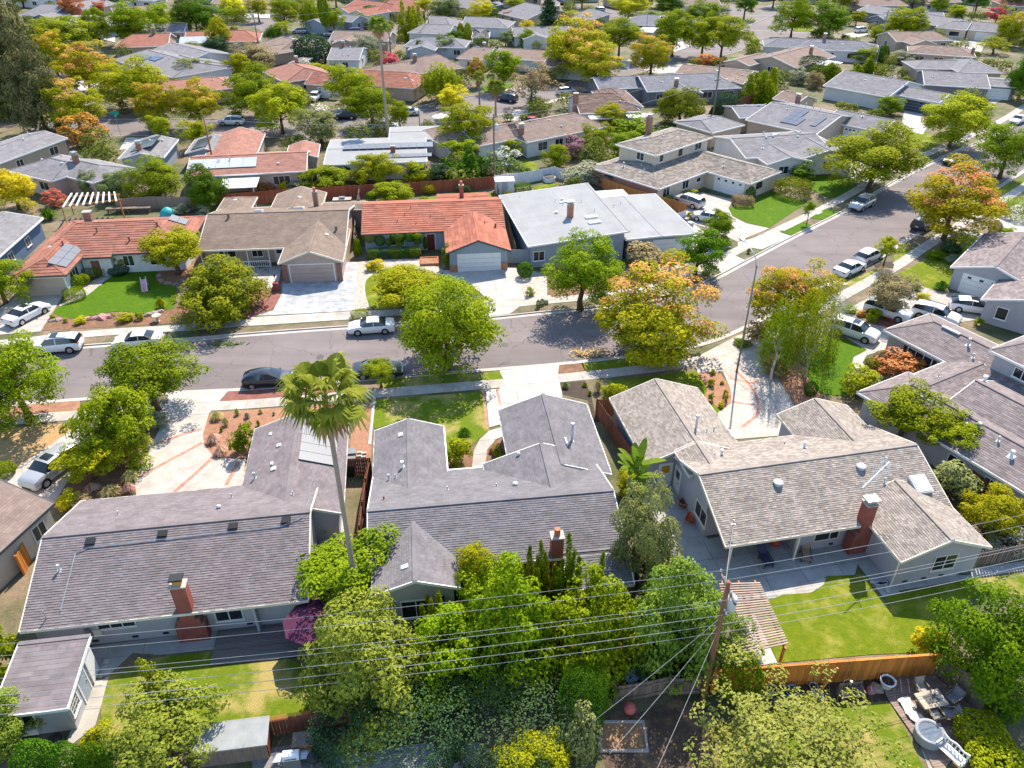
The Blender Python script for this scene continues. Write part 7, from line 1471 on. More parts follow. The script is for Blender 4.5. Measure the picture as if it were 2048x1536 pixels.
# ------------------------------------------------------------------ poles, lamps and wires
def pole(label, base, hgt, m, arms=(), r=.15, can=None, lean=(0, 0)):
    t = thing("utility_pole", label, "utility pole", (base[0], base[1], .05)); top = (lean[0], lean[1], hgt)
    MB().tube([(0, 0, -.2), (lean[0]*.5, lean[1]*.5, hgt*.5), top], [r*1.15, r*.95, r*.72], 10).build("mast", m, t, True)
    for (z, L, ang) in arms:
        c = (lean[0]*z/hgt, lean[1]*z/hgt, z); dx, dy = math.cos(ang)*L/2, math.sin(ang)*L/2
        MB().bar((c[0]-dx, c[1]-dy, z), (c[0]+dx, c[1]+dy, z), .1, .12).build("crossarm", POLEG, t)
        for k in (-.92, -.45, .45, .92): MB().lathe((c[0]+dx*k, c[1]+dy*k, z+.06), [(.03, 0), (.06, .04), (.03, .09), (.055, .13), (.02, .2)], 8).build("insulator", PIPEM, t, True)
    if can:
        z, ang = can; c = (lean[0]*z/hgt+math.cos(ang)*.42, lean[1]*z/hgt+math.sin(ang)*.42, z)
        k = MB().lathe(c, [(.02, -.45), (.27, -.45), (.3, -.4), (.3, .38), (.26, .45), (.02, .48)], 16).build("transformer", PIPEM, t, True)
        MB().cyl(c[0], c[1]+.1, c[2]+.45, c[2]+.65, .05, n=8).build("bushing", CREAM, k); MB().cyl(c[0]-.12, c[1], c[2]+.45, c[2]+.65, .05, n=8).build("bushing", CREAM, k)
    return t
PB = (10.87,26.77); PH = 9.6
pole("brown wooden utility pole with a grey transformer at lower right", PB, PH, POLEM, [(9.2, 2.2, 1.7), (7.6, .9, 1.7)], .17, (7.9, .35))
pole("tall grey wooden utility pole with crossarms right of centre", (37.18,146.31), 11.5, POLEG, [(10.9, 2.4, .6), (8.4, 1.6, .6)], .16, (9.6, 2.8))
pole("wooden pole with a small transformer beside the white oleander", (-2.66,114.25), 10.5, POLEG, [(9.9, 2.0, 1.2)], .14, (8.6, .2))
pole("leaning dark pole behind the dusty red roof", (-46.69,119.47), 9.0, POLEM, [], .13)
pole("far wooden pole near the top right with a guy wire", (91.53,206.23), 12, POLEG, [(11.4, 2.4, .2)], .14, (10.2, 2.4))
pole("far pole with a transformer left of the tan skylit house", (-66.92,218.90), 9.5, POLEG, [(8.6, 2.2, .1)], .13, (9.0, 2.6))
pole("thin pole left of the stepped grey roofs near the top", (-23.85,240.19), 12, POLEG, [(11.2, 2.0, .2)], .13)
pole("thin pole above the gabled house near the top centre", (1.10,287.14), 12, POLEG, [(11.4, 2.2, .1)], .13)
pole("pale far pole at the top right above the beige house", (151.22,278.16), 12, POLEG, [(11.4, 2.4, .1)], .14)
def lamp(label, base, hgt, d, m=LAMPG):
    t = thing("street_lamp", label, "street lamp", (base[0], base[1], .05))
    MB().tube([(0, 0, 0), (0, 0, .6), (0, 0, hgt*.9)], [.12, .09, .06], 9).build("post", m, t, True)
    e = (d[0], d[1], hgt); MB().tube([(0, 0, hgt*.87), (d[0]*.15, d[1]*.15, hgt*.95), (d[0]*.6, d[1]*.6, hgt*.99), e], [.05, .045, .04, .03], 7).build("arm", GALV, t, True)
    MB().obox((e[0]+d[0]*.1, e[1]+d[1]*.1, hgt), (.7, .28, .14), math.atan2(d[1], d[0])).build("lamp_head", GALV, t)
lamp("tall dark green street lamp leaning over the near road's bend", (21.23,61.37), 12.2, (-.7, 2.6)); lamp("street lamp with a curved arm on the second road", (-17.18,146.11), 8.6, (-1.9, .8)); lamp("far street lamp behind the pink-topped tree", (38.56,240.19), 8.5, (.8, -.6)); lamp("far street lamp near the top beside the golden tree", (28.46,280.65), 8.5, (-.6, .5))
def wire(label, pts, r=.012, sag=.5, group="power lines", m=None, name="power_line"):
    line = []
    for a, b in zip(pts, pts[1:]):
        n = 22
        for i in range(n):
            s = i/n; line.append(tuple(a[k]+(b[k]-a[k])*s for k in (0, 1, 2))[:2]+(a[2]+(b[2]-a[2])*s-4*sag*s*(1-s),))
    line.append(pts[-1])
    return tag(MB().tube(line, r, 4).build(name, m or WIRE), label, "wire", group)
px_, py_ = PB
LD = (-.993, -.118); RD = (.97, .24)
def span(dz, off, tag_l, rl, sagl=.55, r=.012):
    """one conductor over the pole, to both sides"""
    c = (px_-LD[1]*off, py_+LD[0]*off*-1, PH+dz)
    lft = (px_+LD[0]*46-LD[1]*off, py_+LD[1]*46-LD[0]*off, PH+dz-.2); rgt = (px_+RD[0]*34+RD[1]*off*-1, py_+RD[1]*34+RD[0]*off, PH+dz+.3)
    wire(tag_l, [lft, c, rgt], r, sagl)
span(-.15, 1.0, "topmost thin wire over the lower right utility pole", 0, .5); span(-.15, .35, "second wire from the top over the lower right utility pole", 0, .6); span(-.15, -.95, "outer wire on the near end of the crossarm", 0, .6)
span(-2.0, .35, "upper cable below the transformer", 0, .7, .015); span(-2.0, -.35, "near cable below the transformer", 0, .75, .015); span(-3.3, .1, "thick lower cable bundle on the utility pole", 0, .8, .018); span(-3.7, -.1, "lowest cable on the utility pole", 0, .85, .014)
for i, (q, z) in enumerate((([(3.67,22.96)], 0), ([(4.80,21.59)], 0), ([(6.95,20.72)], 0))):
    wire(("leftmost", "middle", "rightmost")[i] + " service wire running from the utility pole to the bottom edge", [(px_, py_, 7.0-.5*i), (q[0][0], q[0][1], 3.2)], .013, .15, "service wires")
hx = H3.r.matrix_basis @ Vector((.6, .9, 3.6))
wire("service drop from the utility pole to the taupe roof", [(px_, py_, 8.0), tuple(hx)], .014, .5, "service wires")
mm = MB(); mm.cyl(0, 0, 0, 1.15, .03, n=7); mm.box(-.14, -.03, .75, .14, .03, .8); o = mm.build("service_mast", GALV, None); o.location = (hx.x, hx.y, H3.zat(.6, .9)); tag(o, "small service mast on the taupe roof's back eave", "mast")
wire("guy wire from the far pole at the top right", [((91.53,206.23)[0], (91.53,206.23)[1], 10.5), ((86.09,193.64)[0], (86.09,193.64)[1], .2)], .03, 0, "service wires")
for i, (A_, B_, z0, z1) in enumerate((((37.18,146.31), (-2.66,114.25), 10.9, 9.9), ((37.18,146.31), (-2.66,114.25), 8.3, 8.0), ((-2.66,114.25), (-46.69,119.47), 9.9, 8.6), ((37.18,146.31), (91.53,206.23), 10.9, 11.3), ((-23.85,240.19), (-66.92,218.90), 11.0, 8.6), ((-23.85,240.19), (1.10,287.14), 11.1, 11.3))):
    wire(("upper wire between the tall pole and the oleander pole", "lower cable between the tall pole and the oleander pole", "wire between the oleander pole and the leaning pole", "wire from the tall pole to the far right pole", "far wire left of the stepped grey roofs", "far wire above the stepped grey roofs")[i], [(A_[0], A_[1], z0), (B_[0], B_[1], z1)], .018, .9, "far power lines")
# street name sign at the corner
t = thing("street_sign", "green street-name sign on a thin pole at the upper left corner", "sign", (-70.48,140.44)+(.05,)); MB().cyl(0, 0, 0, 3.9, .04, n=7).build("post", GALV, t)
MB().box(-.75, -.02, 3.9, .75, .02, 4.35).build("name_plate", mat("sign_green", (.0, .3, .2), rough=.5, var=.05), t); MB().box(-.02, -.6, 3.5, .02, .6, 3.85).build("name_plate", mat("sign_green", (.0, .3, .2)), t)

# ------------------------------------------------------------------ palms, bananas
FROND = leaf_mat("palm_frond", (.09, .15, .012), (.34, .37, .05), trans=.35); FDEAD = leaf_mat("dry_frond", (.3, .19, .09), (.5, .36, .2)); TRUNKP = mat("palm_trunk", (.3, .245, .2), rough=.95, var=.22, scale=1, fine=.25, stretch=(1.5, 1.5, 12))
def fan(mb, base, d, L, g, n=15, w=.5, droop=.55):
    """a fan leaf: stalk and separate drooping fingers"""
    d = Vector(d).normalized(); s = d.cross(Vector((0, 0, 1)))
    if s.length < .1: s = Vector((1, 0, 0))
    s.normalize(); u = s.cross(d); c = Vector(base)+d*L*.55; tn = g.random()
    mb.face([Vector(base)-s*.025, Vector(base)+s*.025, c+s*.02, c-s*.02], tn)
    for i in range(n):
        a = -1.9+3.8*i/(n-1); f = (d*math.cos(a)+s*math.sin(a)).normalized(); ln = L*.55*(1-.18*abs(a))
        m_ = c+f*ln*.6+u*.04*ln; e = c+f*ln+Vector((0, 0, -droop*ln*(.4+.6*g.random()))); k = f.cross(u)*(.042*L)
        mb.face([c, m_-k, e, m_+k], min(1, tn*.6+.4*g.random()))
def tint_mesh(mb, name):
    me = mb.mesh(name); at = me.attributes.new("tint", 'FLOAT_COLOR', 'FACE'); at.data.foreach_set("color", np.array([[t, 0, 0, 1] for t in mb.t], dtype=np.float32).reshape(-1)); return me
def palm(label, base, hgt, L, n=46, seed=1, dead=14, r=.22, lean=(0, 0), group=None):
    t = thing("fan_palm", label, "palm", (base[0], base[1], .05), 0, group); g = random.Random(seed); top = Vector((lean[0], lean[1], hgt))
    MB().tube([(0, 0, 0), (0, 0, hgt*.12), (lean[0]*.3, lean[1]*.3, hgt*.5), (lean[0]*.8, lean[1]*.8, hgt*.9), top], [r*1.5, r*1.1, r*.85, r*.85, r*1.1], 10).build("trunk", TRUNKP, t, True)
    mb = MB()
    for i in range(n):
        a = i*2.4; el = -.55+1.75*(i/n)**.9; fan(mb, top, (math.cos(a)*math.cos(el), math.sin(a)*math.cos(el), math.sin(el)), L*g.uniform(.8, 1.1), g)
    mk("fronds", tint_mesh(mb, "palm_fronds"), FROND, t)
    mb = MB()
    for i in range(dead):
        a = i*2.4+.5; el = -g.uniform(.75, 1.35); fan(mb, top-Vector((0, 0, .2)), (math.cos(a)*math.cos(el), math.sin(a)*math.cos(el), math.sin(el)), L*g.uniform(.7, .95), g, 11)
    if dead: mk("dry_fronds", tint_mesh(mb, "palm_dry_fronds"), FDEAD, t)
palm("tall fan palm with a ragged crown standing before the near road", (-9.55,32.46), 17.0, 2.45, 30, 3, 12, .16)
palm("very tall slim fan palm at the second road", (-22.15,139.20), 18.6, 2.0, 40, 5, 16, .26)
palm("left of two squat fan palms on the second road", (-6.61,162.31), 5.6, 1.6, 34, 6, 8, .18, group="squat fan palms"); palm("right of two squat fan palms on the second road", (-3.17,153.92), 5.6, 2.0, 40, 7, 8, .2, group="squat fan palms"); palm("far small palm near the top left of centre", (-43.25,291.62), 8.5, 1.6, 30, 8, 6, .18)
palm("far bushy palm behind the tall slim palm", (-31.91,216.89), 7.0, 1.8, 30, 9, 6, .18)
def banana(label, base, hgt, seed, n=11, L=2.3):
    t = thing("banana_plant", label, "banana plant", (base[0], base[1], .05)); g = random.Random(seed); st = MB(); lf = MB()
    for k in range(4): x, y = g.uniform(-.5, .5), g.uniform(-.5, .5); st.tube([(x*.6, y*.6, 0), (x, y, hgt*g.uniform(.7, 1))], [.14, .08], 8)
    for i in range(n):
        a = i*2.4+g.uniform(-.3, .3); el = g.uniform(.45, 1.35); l = L*g.uniform(.75, 1.1); d = Vector((math.cos(a)*math.cos(el), math.sin(a)*math.cos(el), math.sin(el))); s = Vector((-math.sin(a), math.cos(a), 0)); p = Vector((g.uniform(-.4, .4), g.uniform(-.4, .4), hgt*g.uniform(.75, 1)))
        prev = None; tn = g.random(); dr = g.uniform(.5, 1.3)
        for q in range(11):
            f = q/10; c = p+d*l*f+Vector((0, 0, -dr*.5*f*f*l*.6)); w = .3*math.sin(math.pi*min(1, .12+f*.88))**.6
            if prev:
                lf.face([prev[0], c, c+s*w+Vector((0, 0, .1*w)), prev[0]+s*prev[1]+Vector((0, 0, .1*prev[1]))], min(1, tn*.6+.5*g.random())); lf.face([c, prev[0], prev[0]-s*prev[1]+Vector((0, 0, .1*prev[1])), c-s*w+Vector((0, 0, .1*w))], min(1, tn*.6+.5*g.random()))
            prev = (c, w*g.uniform(.8, 1.05))
    st.build("stems", mat("banana_stem", (.2, .22, .08), var=.25), t, True); mk("leaves", tint_mesh(lf, "banana_leaves"), leaf_mat("banana_leaf", (.07, .17, .015), (.2, .32, .03), trans=.4), t)
banana("tall banana plant between the middle house and the taupe house", (8.39,41.16), 5.4, 4, 15, 2.7); shrub('mid', 'lime', (9.01,44.23,1.01,1.35,1.12), "leafy clump at the foot of the banana plant")

# ------------------------------------------------------------------ cars
PAINT = {k: paint_mat("car_paint_" + k, c, .3, me_) for k, c, me_ in (('white', (.72, .72, .71), 0), ('silver', (.45, .46, .47), .35), ('black', (.012, .013, .02), 0), ('navy', (.03, .05, .12), .2), ('green', (.02, .045, .045), .2), ('red', (.5, .04, .05), 0), ('maroon', (.16, .03, .02), .2), ('grey', (.2, .21, .22), .4), ('blue', (.3, .4, .55), .2))}
CGLASS = glass_mat("car_glass", (.015, .02, .025), .04, .7); HEADL = glass_mat("headlamp_glass", (.6, .62, .65), .1); TAILL = glass_mat("tail_lamp_red", (.45, .015, .015), .15)
PROF = {
 'sedan': dict(x=(-2.38, -2.28, -1.85, -1.5, -.85, -.3, -.24, .42, 1.12, 1.75, 2.2, 2.38), top=(.72, .96, 1.04, 1.06, 1.40, 1.45, 1.45, 1.40, .98, .9, .78, .6), belt=(.68, .9, .98, .98, .96, .95, .95, .93, .94, .85, .72, .56), cab=(3, 8), w=.9, wb=1.38, bot=.22),
 'suv': dict(x=(-2.33, -2.28, -2.1, -1.72, -1.0, -.3, -.22, .55, 1.15, 1.8, 2.2, 2.36), top=(.85, 1.1, 1.52, 1.62, 1.68, 1.69, 1.69, 1.63, 1.12, 1.05, .92, .68), belt=(.8, 1.02, 1.1, 1.1, 1.08, 1.06, 1.06, 1.04, 1.06, 1.0, .86, .64), cab=(1, 8), w=.93, wb=1.38, bot=.28),
 'hatch': dict(x=(-2.2, -2.14, -1.9, -1.5, -.75, -.25, -.18, .3, 1.25, 1.75, 2.05, 2.2), top=(.8, 1.02, 1.2, 1.36, 1.48, 1.5, 1.5, 1.46, 1.0, .9, .76, .58), belt=(.75, .95, 1.0, 1.0, .98, .96, .96, .95, .96, .86, .7, .54), cab=(1, 8), w=.88, wb=1.33, bot=.22),
}
def car_meshes(kind):
    p = PROF[kind]; N_ = len(p['x']); rings = []
    for i in range(N_):
        e = min(1, .93+.07*min(i, N_-1-i)/2) if i not in (0, N_-1) else .86
        w = p['w']*e; b = p['belt'][i]; t_ = p['top'][i]; z0 = p['bot']+(.1 if i in (0, N_-1) else 0); cab = t_-b > .12
        wr = w*(.74 if cab else .93)
        half = [(0, z0), (w*.9, z0), (w, z0+.18), (w*1.0, (z0+b)/2+.05), (w*.97, b-.04), (w*.93, b), (wr, t_-.05 if cab else t_-.01), (wr*.86, t_), (0, t_+.02)]
        rings.append([(p['x'][i], y, z) for y, z in half]+[(p['x'][i], -y, z) for y, z in half[-2:0:-1]])
    m = len(rings[0]); body = MB(); glass = MB(); c0, c1 = p['cab']
    for i in range(N_-1):
        for k in range(m):
            q = [rings[i][k], rings[i][(k+1) % m], rings[i+1][(k+1) % m], rings[i+1][k]]
            kk = min(k, m-1-k); incab = c0 <= i < c1; tops = abs(p['top'][i]-p['top'][i+1]) > .13 and incab
            pillar = p['x'][i+1]-p['x'][i] < .12
            if (kk == 5 and incab and not pillar and not (tops and i in (c0, c1-1) and kind != 'sedan' and False)) or (kk in (6, 7) and tops): glass.face(q)
            else: body.face(q)
    body.face(rings[0][::-1]); body.face(rings[-1])
    def weld(mb, nm):
        me = mb.mesh(nm); bm = bmesh.new(); bm.from_mesh(me); bmesh.ops.remove_doubles(bm, verts=bm.verts, dist=.001); bmesh.ops.recalc_face_normals(bm, faces=bm.faces)
        for f in bm.faces: f.smooth = True
        for e in bm.edges:
            if len(e.link_faces) == 2 and e.calc_face_angle(0) > .7: e.smooth = False
        bm.to_mesh(me); bm.free(); return me
    L0, L1, w = p['x'][0], p['x'][-1], p['w']
    r = .33 if kind != 'suv' else .37
    ty = MB().tube([(0, -.11, 0), (0, .11, 0)], r, 18).mesh("tyre"); ri = MB().tube([(0, -.115, 0), (0, .116, 0)], r*.66, 12).mesh("rim")
    arch = MB().tube([(0, -.1, 0), (0, .1, 0)], r*1.16, 18).mesh("wheel_arch")
    hl = MB().obox((0, 0, 0), (.12, .36, .14)).mesh("headlight"); tl = MB().obox((0, 0, 0), (.1, .32, .16)).mesh("taillight")
    tr = MB(); tr.box(L1-.09, -.45, .32, L1+.012, .45, .5); tr.box(L0-.012, -.4, .3, L0+.06, .4, .42)
    mi = MB().obox((0, 0, 0), (.12, .2, .13)).mesh("mirror"); pl = MB().box(-.01, -.2, 0, .01, .2, .12).mesh("number_plate")
    return dict(body=weld(body, "car_body"), glass=weld(glass, "car_windows"), tyre=ty, rim=ri, arch=arch, hl=hl, tl=tl, trim=tr.mesh("car_trim"), mi=mi, r=r, p=p, pl=pl)
CARS = {k: car_meshes(k) for k in PROF}
def car(kind, paint, loc, ang, label, group="parked cars", z=.13, sunroof=False, rack=False):
    k = CARS[kind]; p = k['p']; t = thing("car", label, "car", (loc[0], loc[1], z), R(ang), group); L0, L1 = p['x'][0], p['x'][-1]; w = p['w']
    b = child("body", k['body'], PAINT[paint], t); child("windows", k['glass'], CGLASS, t); child("trim", k['trim'], BLACKM, t)
    for x in (-p['wb'], p['wb']):
        for s in (-1, 1):
            child("wheel_arch", k['arch'], TYRE, t, (x, s*(w-.095), k['r'])); wl_ = child("wheel", k['tyre'], TYRE, t, (x, s*(w-.08), k['r'])); child("rim", k['rim'], RIM, wl_)
    for s in (-1, 1):
        child("headlight", k['hl'], HEADL, t, (L1-.12, s*w*.66, p['top'][-1]+.06)); child("taillight", k['tl'], TAILL, t, (L0+.07, s*w*.72, p['top'][1]-.12)); child("mirror", k['mi'], PAINT[paint], t, (1.0 if kind != 'hatch' else 1.05, s*(w+.07), p['belt'][7]+.06))
    child("number_plate", k['pl'], PLASW, t, (L0-.015, 0, .62))
    if sunroof: MB().box(-.35, -.42, p['top'][5]-.01, .3, .42, p['top'][5]+.035).build("sunroof", CGLASS, t)
    if rack:
        for s in (-1, 1): MB().bar((-1.4, s*.58, p['top'][4]+.06), (.5, s*.58, p['top'][6]+.05), .04, .05).build("roof_rail", BLACKM, t)
    return t
ZR = .05
car('suv', 'white', (-44.85,65.48), 189, "white sport-utility car with roof rails on the far kerb at left", z=ZR, sunroof=True, rack=True); car('sedan', 'white', (-37.23,66.45), 188, "white car half hidden by the round street tree at left", z=ZR); car('sedan', 'white', (-14.44,69.29), 187, "white sedan parked on the far kerb left of the big tree", z=ZR); car('hatch', 'black', (-22.45,59.37), 6, "black hatchback parked on the near kerb", z=ZR); car('sedan', 'black', (-12.57,60.99), 6, "dark car behind the small tree by the palm crown", z=ZR)
car('suv', 'silver', (-35.92,46.49), 250, "silver crossover facing the camera in the left driveway", sunroof=True); car('sedan', 'white', (-51.23,71.97), 68, "white rounded sedan on the drive before the tan garage", sunroof=True)
car('suv', 'silver', (49.40,104.71), 222, "silver crossover parked under the wide green street tree", z=ZR); car('suv', 'black', (54.95,97.46), 42, "black sport-utility car under the orange-tinted tree", z=ZR, rack=True); car('hatch', 'white', (43.44,86.87), 38, "white hatchback parked behind the white sedan on the right kerb", z=ZR); car('sedan', 'white', (39.83,83.32), 38, "white sedan nearest on the right kerb", z=ZR)
car('suv', 'silver', (25.06,105.50), 133, "silver off-roader in the beige two-storey house's drive"); car('sedan', 'white', (26.62,99.42), 150, "white sedan behind the small round green tree")
car('suv', 'white', (34.75,68.15), -40, "white crossover with a sunroof beside the small lawn on the right", sunroof=True, rack=True); car('suv', 'white', (39.85,72.42), -40, "white car behind the olive-brown tree"); car('suv', 'white', (44.56,71.53), -40, "white car with roof rails behind the lilac-brown ridge", rack=True); car('hatch', 'white', (49.36,73.54), -20, "white hatchback with a dark roof by the white garage", sunroof=True)
car('sedan', 'green', (72.14,125.20), 222, "dark green car in the shade on the right-hand road", z=ZR); car('sedan', 'white', (59.80,141.54), 222, "white car by the garage with square lights"); car('sedan', 'grey', (59.36,144.17), 222, "dark car in the carport by the solar roof"); car('sedan', 'silver', (48.47,125.20), 222, "silver car before the white gabled house"); car('sedan', 'white', (96.11,149.68), 222, "white car at the right edge of the road", z=ZR)
car('suv', 'white', (-52.86,148.27), 180, "white jeep on the far kerb of the second road", z=ZR); car('sedan', 'white', (-23.60,145.52), 5, "white sedan at the palm trunk on the second road", z=ZR); car('sedan', 'white', (-20.55,155.57), 185, "white car behind the young street tree on the second road", z=ZR); car('suv', 'navy', (-1.04,166.44), 150, "dark blue car right of the squat palms", z=ZR); car('hatch', 'white', (11.65,173.06), 20, "white hatchback alone on the second road", z=ZR); car('suv', 'white', (-41.16,166.87), 265, "white car before the brick-red house's garage"); car('sedan', 'red', (3.59,148.27), 140, "red car in the drive behind the brownish-grey roof"); car('sedan', 'maroon', (42.79,197.13), 20, "dark red car behind the long grey roof"); car('sedan', 'black', (-32.31,152.58), 185, "dark car in the tree shade on the second road", z=ZR); car('sedan', 'white', (-35.60,133.53), 100, "white car beside the flat white roof")
car('hatch', 'silver', (-63.46,249.61), 185, "silver car at the cul-de-sac street"); car('suv', 'silver', (-52.75,244.45), 185, "silver car beside the very tall cypress"); car('suv', 'navy', (-46.14,248.73), 20, "blue car before the blue-grey gabled house"); car('sedan', 'grey', (-44.43,257.72), 20, "grey car in the blue-grey house's drive"); car('suv', 'blue', (29.64,292.07), 185, "pale blue car near the top centre"); car('suv', 'white', (104.56,250.49), 20, "white pickup-like car at the top right"); car('sedan', 'navy', (104.45,226.35), 185, "dark blue car by the round yellow tree"); car('suv', 'navy', (-173.92,295.61), 185, "dark blue car at the top left corner"); car('sedan', 'white', (-101.82,248.73), 185, "white car behind the brick-red roof"); car('sedan', 'navy', (-6.30,315.91), 20, "dark car at the top edge near the centre")

# ------------------------------------------------------------------ decks, pergolas, garden furniture and small things
def deck(label, poly, ang, m, z=.22, bw=.15, name="deck"):
    base = sheet(name, poly, z-.03, SOILD, label=label, drop=z-.05)
    if area2(poly) < 0: poly = poly[::-1]
    c, s = math.cos(R(ang)), math.sin(R(ang)); loc = [(p[0]*c+p[1]*s, -p[0]*s+p[1]*c) for p in poly]
    x0, x1 = min(p[0] for p in loc), max(p[0] for p in loc); y = min(p[1] for p in loc); y1 = max(p[1] for p in loc)
    while y < y1:
        q = clip_poly(loc, [(x0-1, y+.006), (x1+1, y+.006), (x1+1, y+bw-.006), (x0-1, y+bw-.006)]); y += bw
        if len(q) >= 3 and abs(area2(q)) > .02: sheet("board", [(p[0]*c-p[1]*s, p[0]*s+p[1]*c) for p in q], z+rng.uniform(-.004, .004), m, parent=base, drop=.028)
    return base
deck("grey timber deck behind the mauve-roofed house", [(-18.23,31.33),(-13.89,31.98),(-11.03,31.59),(-11.02,29.94),(-13.47,29.40),(-17.90,28.86)], 8.2, DECKM)
deck("brown timber deck with garden furniture at lower right", [(21.38,28.00),(24.66,28.28),(26.12,25.77),(24.37,23.88),(22.11,22.17),(22.07,23.36),(21.36,26.63)], 11, DECKB, .2)
slabs("patio", [(-10.13,23.20),(-7.91,23.53),(-4.94,24.02),(-1.75,24.09),(-1.61,22.49),(-9.98,22.49)], 10, (.52, .36), mat("grey_paver", (.34, .33, .32), var=.25, scale=3, fine=.2, objvar=.14), gap=.025)
slabs("footpath", [(14.66,32.65),(15.37,32.72),(15.79,29.12),(14.70,28.93),(14.37,31.03)], 11, (1.6, 1.4), CONCW, z=.14)

def pergola(label, corners, h, m, nslat, beams=2, post=None, slat=(.05, .12), over=.25, posts=True, name="pergola", along=True):
    """posts, beams and separate slats over a four-cornered bay (a-b one beam side, d-c the other)"""
    a, b, c, d = [Vector((p[0], p[1], 0)) for p in corners]; o = (a+b+c+d)/4; t = thing(name, label, "pergola", (o.x, o.y, .1))
    a, b, c, d = a-o, b-o, c-o, d-o; up = Vector((0, 0, h))
    if posts:
        for p in (a, b, c, d): MB().box(p.x-.06, p.y-.06, 0, p.x+.06, p.y+.06, h).build("post", post or m, t)
    for k in range(beams):
        f = k/(beams-1); MB().bar(a.lerp(d, f)+up-(b-a)*.04, b.lerp(c, f)+up+(b-a)*.04, .09, .18).build("beam", post or m, t)
    for i in range(nslat):
        f = (i+.5)/nslat; p, q = a.lerp(b, f)+up+Vector((0, 0, .15)), d.lerp(c, f)+up+Vector((0, 0, .15)); e = (q-p).normalized()*over
        MB().bar(p-e, q+e, slat[0], slat[1]).build("slat", m, t)
    return t
SLATM = mat("weathered_pergola_slat", (.36, .27, .21), rough=.9, var=.2, objvar=.15)
pergola("weathered slatted pergola on the back lawn beside the utility pole", [(13.06,33.05),(12.93,27.76),(15.56,28.44),(15.12,33.12)], 2.4, SLATM, 27, 3, ORANGEW, (.09, .06))
pergola("white slatted pergola with orange posts at left", [(-59.63,97.96),(-53.04,100.53),(-54.12,102.53),(-60.60,101.86)], 2.6, WHITEW, 9, 2, ORANGEW, (.2, .14), .8)

def garden_chair(label, loc, ang, m, w=.62, seat=.42, back=.95, sling=None, group="deck chairs"):
    t = thing("garden_chair", label, "chair", (loc[0], loc[1], loc[2] if len(loc) > 2 else .22), R(ang), group); s = sling or m
    MB().box(-w/2+.04, -.28, seat-.03, w/2-.04, .28, seat+.02).build("seat", s, t)
    b = MB(); b.face([(-w/2+.05, .27, seat), (w/2-.05, .27, seat), (w/2-.05, .46, back), (-w/2+.05, .46, back)]); b.face([(-w/2+.05, .31, seat), (-w/2+.05, .5, back), (w/2-.05, .5, back), (w/2-.05, .31, seat)]); b.build("backrest", s, t)
    for x in (-w/2, w/2):
        MB().bar((x, -.3, seat+.22), (x, .36, seat+.22), .06, .04).build("armrest", m, t)
        MB().bar((x, -.28, 0), (x, -.28, seat+.22), .05, .05).build("leg", m, t); MB().bar((x, .3, 0), (x, .48, back), .05, .05).build("leg", m, t)
SLING = mat("taupe_sling", (.36, .31, .26), var=.1); FRAMEM = mat("bronze_frame", (.2, .15, .11), rough=.5, var=.1)
garden_chair("tan sling chair at the top of the deck table", (23.33,26.98), 10, FRAMEM, sling=SLING); garden_chair("dark sling chair right of the deck table by the side fence", (24.78,26.40), -60, FRAMEM, sling=mat("grey_sling", (.2, .2, .2))); garden_chair("sling chair at the near end of the deck table", (23.34,25.38), 190, FRAMEM, sling=SLING); garden_chair("sling chair in the shade lower right of the deck table", (24.12,25.44), -95, FRAMEM, sling=mat("grey_sling", (.2, .2, .2)))
t = thing("fire_table", "rectangular stone fire table with a dark centre on the deck", "table", (23.40,26.19)+(.22,), R(12)); MB().box(-.75, -.5, .6, .75, .5, .68).build("table_top", mat("tile_top", (.42, .36, .28), var=.15), t); MB().box(-.4, -.25, .682, .4, .25, .7).build("burner", DARKT, t); MB().box(-.5, -.35, 0, .5, .35, .6).build("base", FRAMEM, t)
t = thing("tub", "round grey-rimmed tub with a pale blue cover on the deck", "tub", (22.54,24.30)+(.22,)); MB().lathe((0, 0, 0), [(.75, 0), (.78, .5), (.8, .55), (.62, .58), (.6, .5)], 24).build("rim", mat("tub_grey", (.3, .31, .33), var=.1), t, True); MB().cyl(0, 0, .3, .52, .6, n=24).build("cover", mat("tub_cover", (.13, .16, .2), var=.25, scale=4), t)
cl = MB(); g = random.Random(4)
pts = [[(x*.14-.3+g.uniform(-.03, .03)+.1*math.sin(y*.7), y*.2-1.2, .26+g.uniform(0, .12)) for x in range(6)] for y in range(13)]
for y in range(12):
    for x in range(5): cl.face([pts[y][x], pts[y][x+1], pts[y+1][x+1], pts[y+1][x]])
o = cl.build("cloth_cover", mat("pale_cloth", (.62, .58, .5), var=.1), None, True); o.location = (*(22.42,25.49), 0); o.rotation_euler = (0, 0, .35); tag(o, "crumpled pale cloth lying along the deck edge", "cloth")
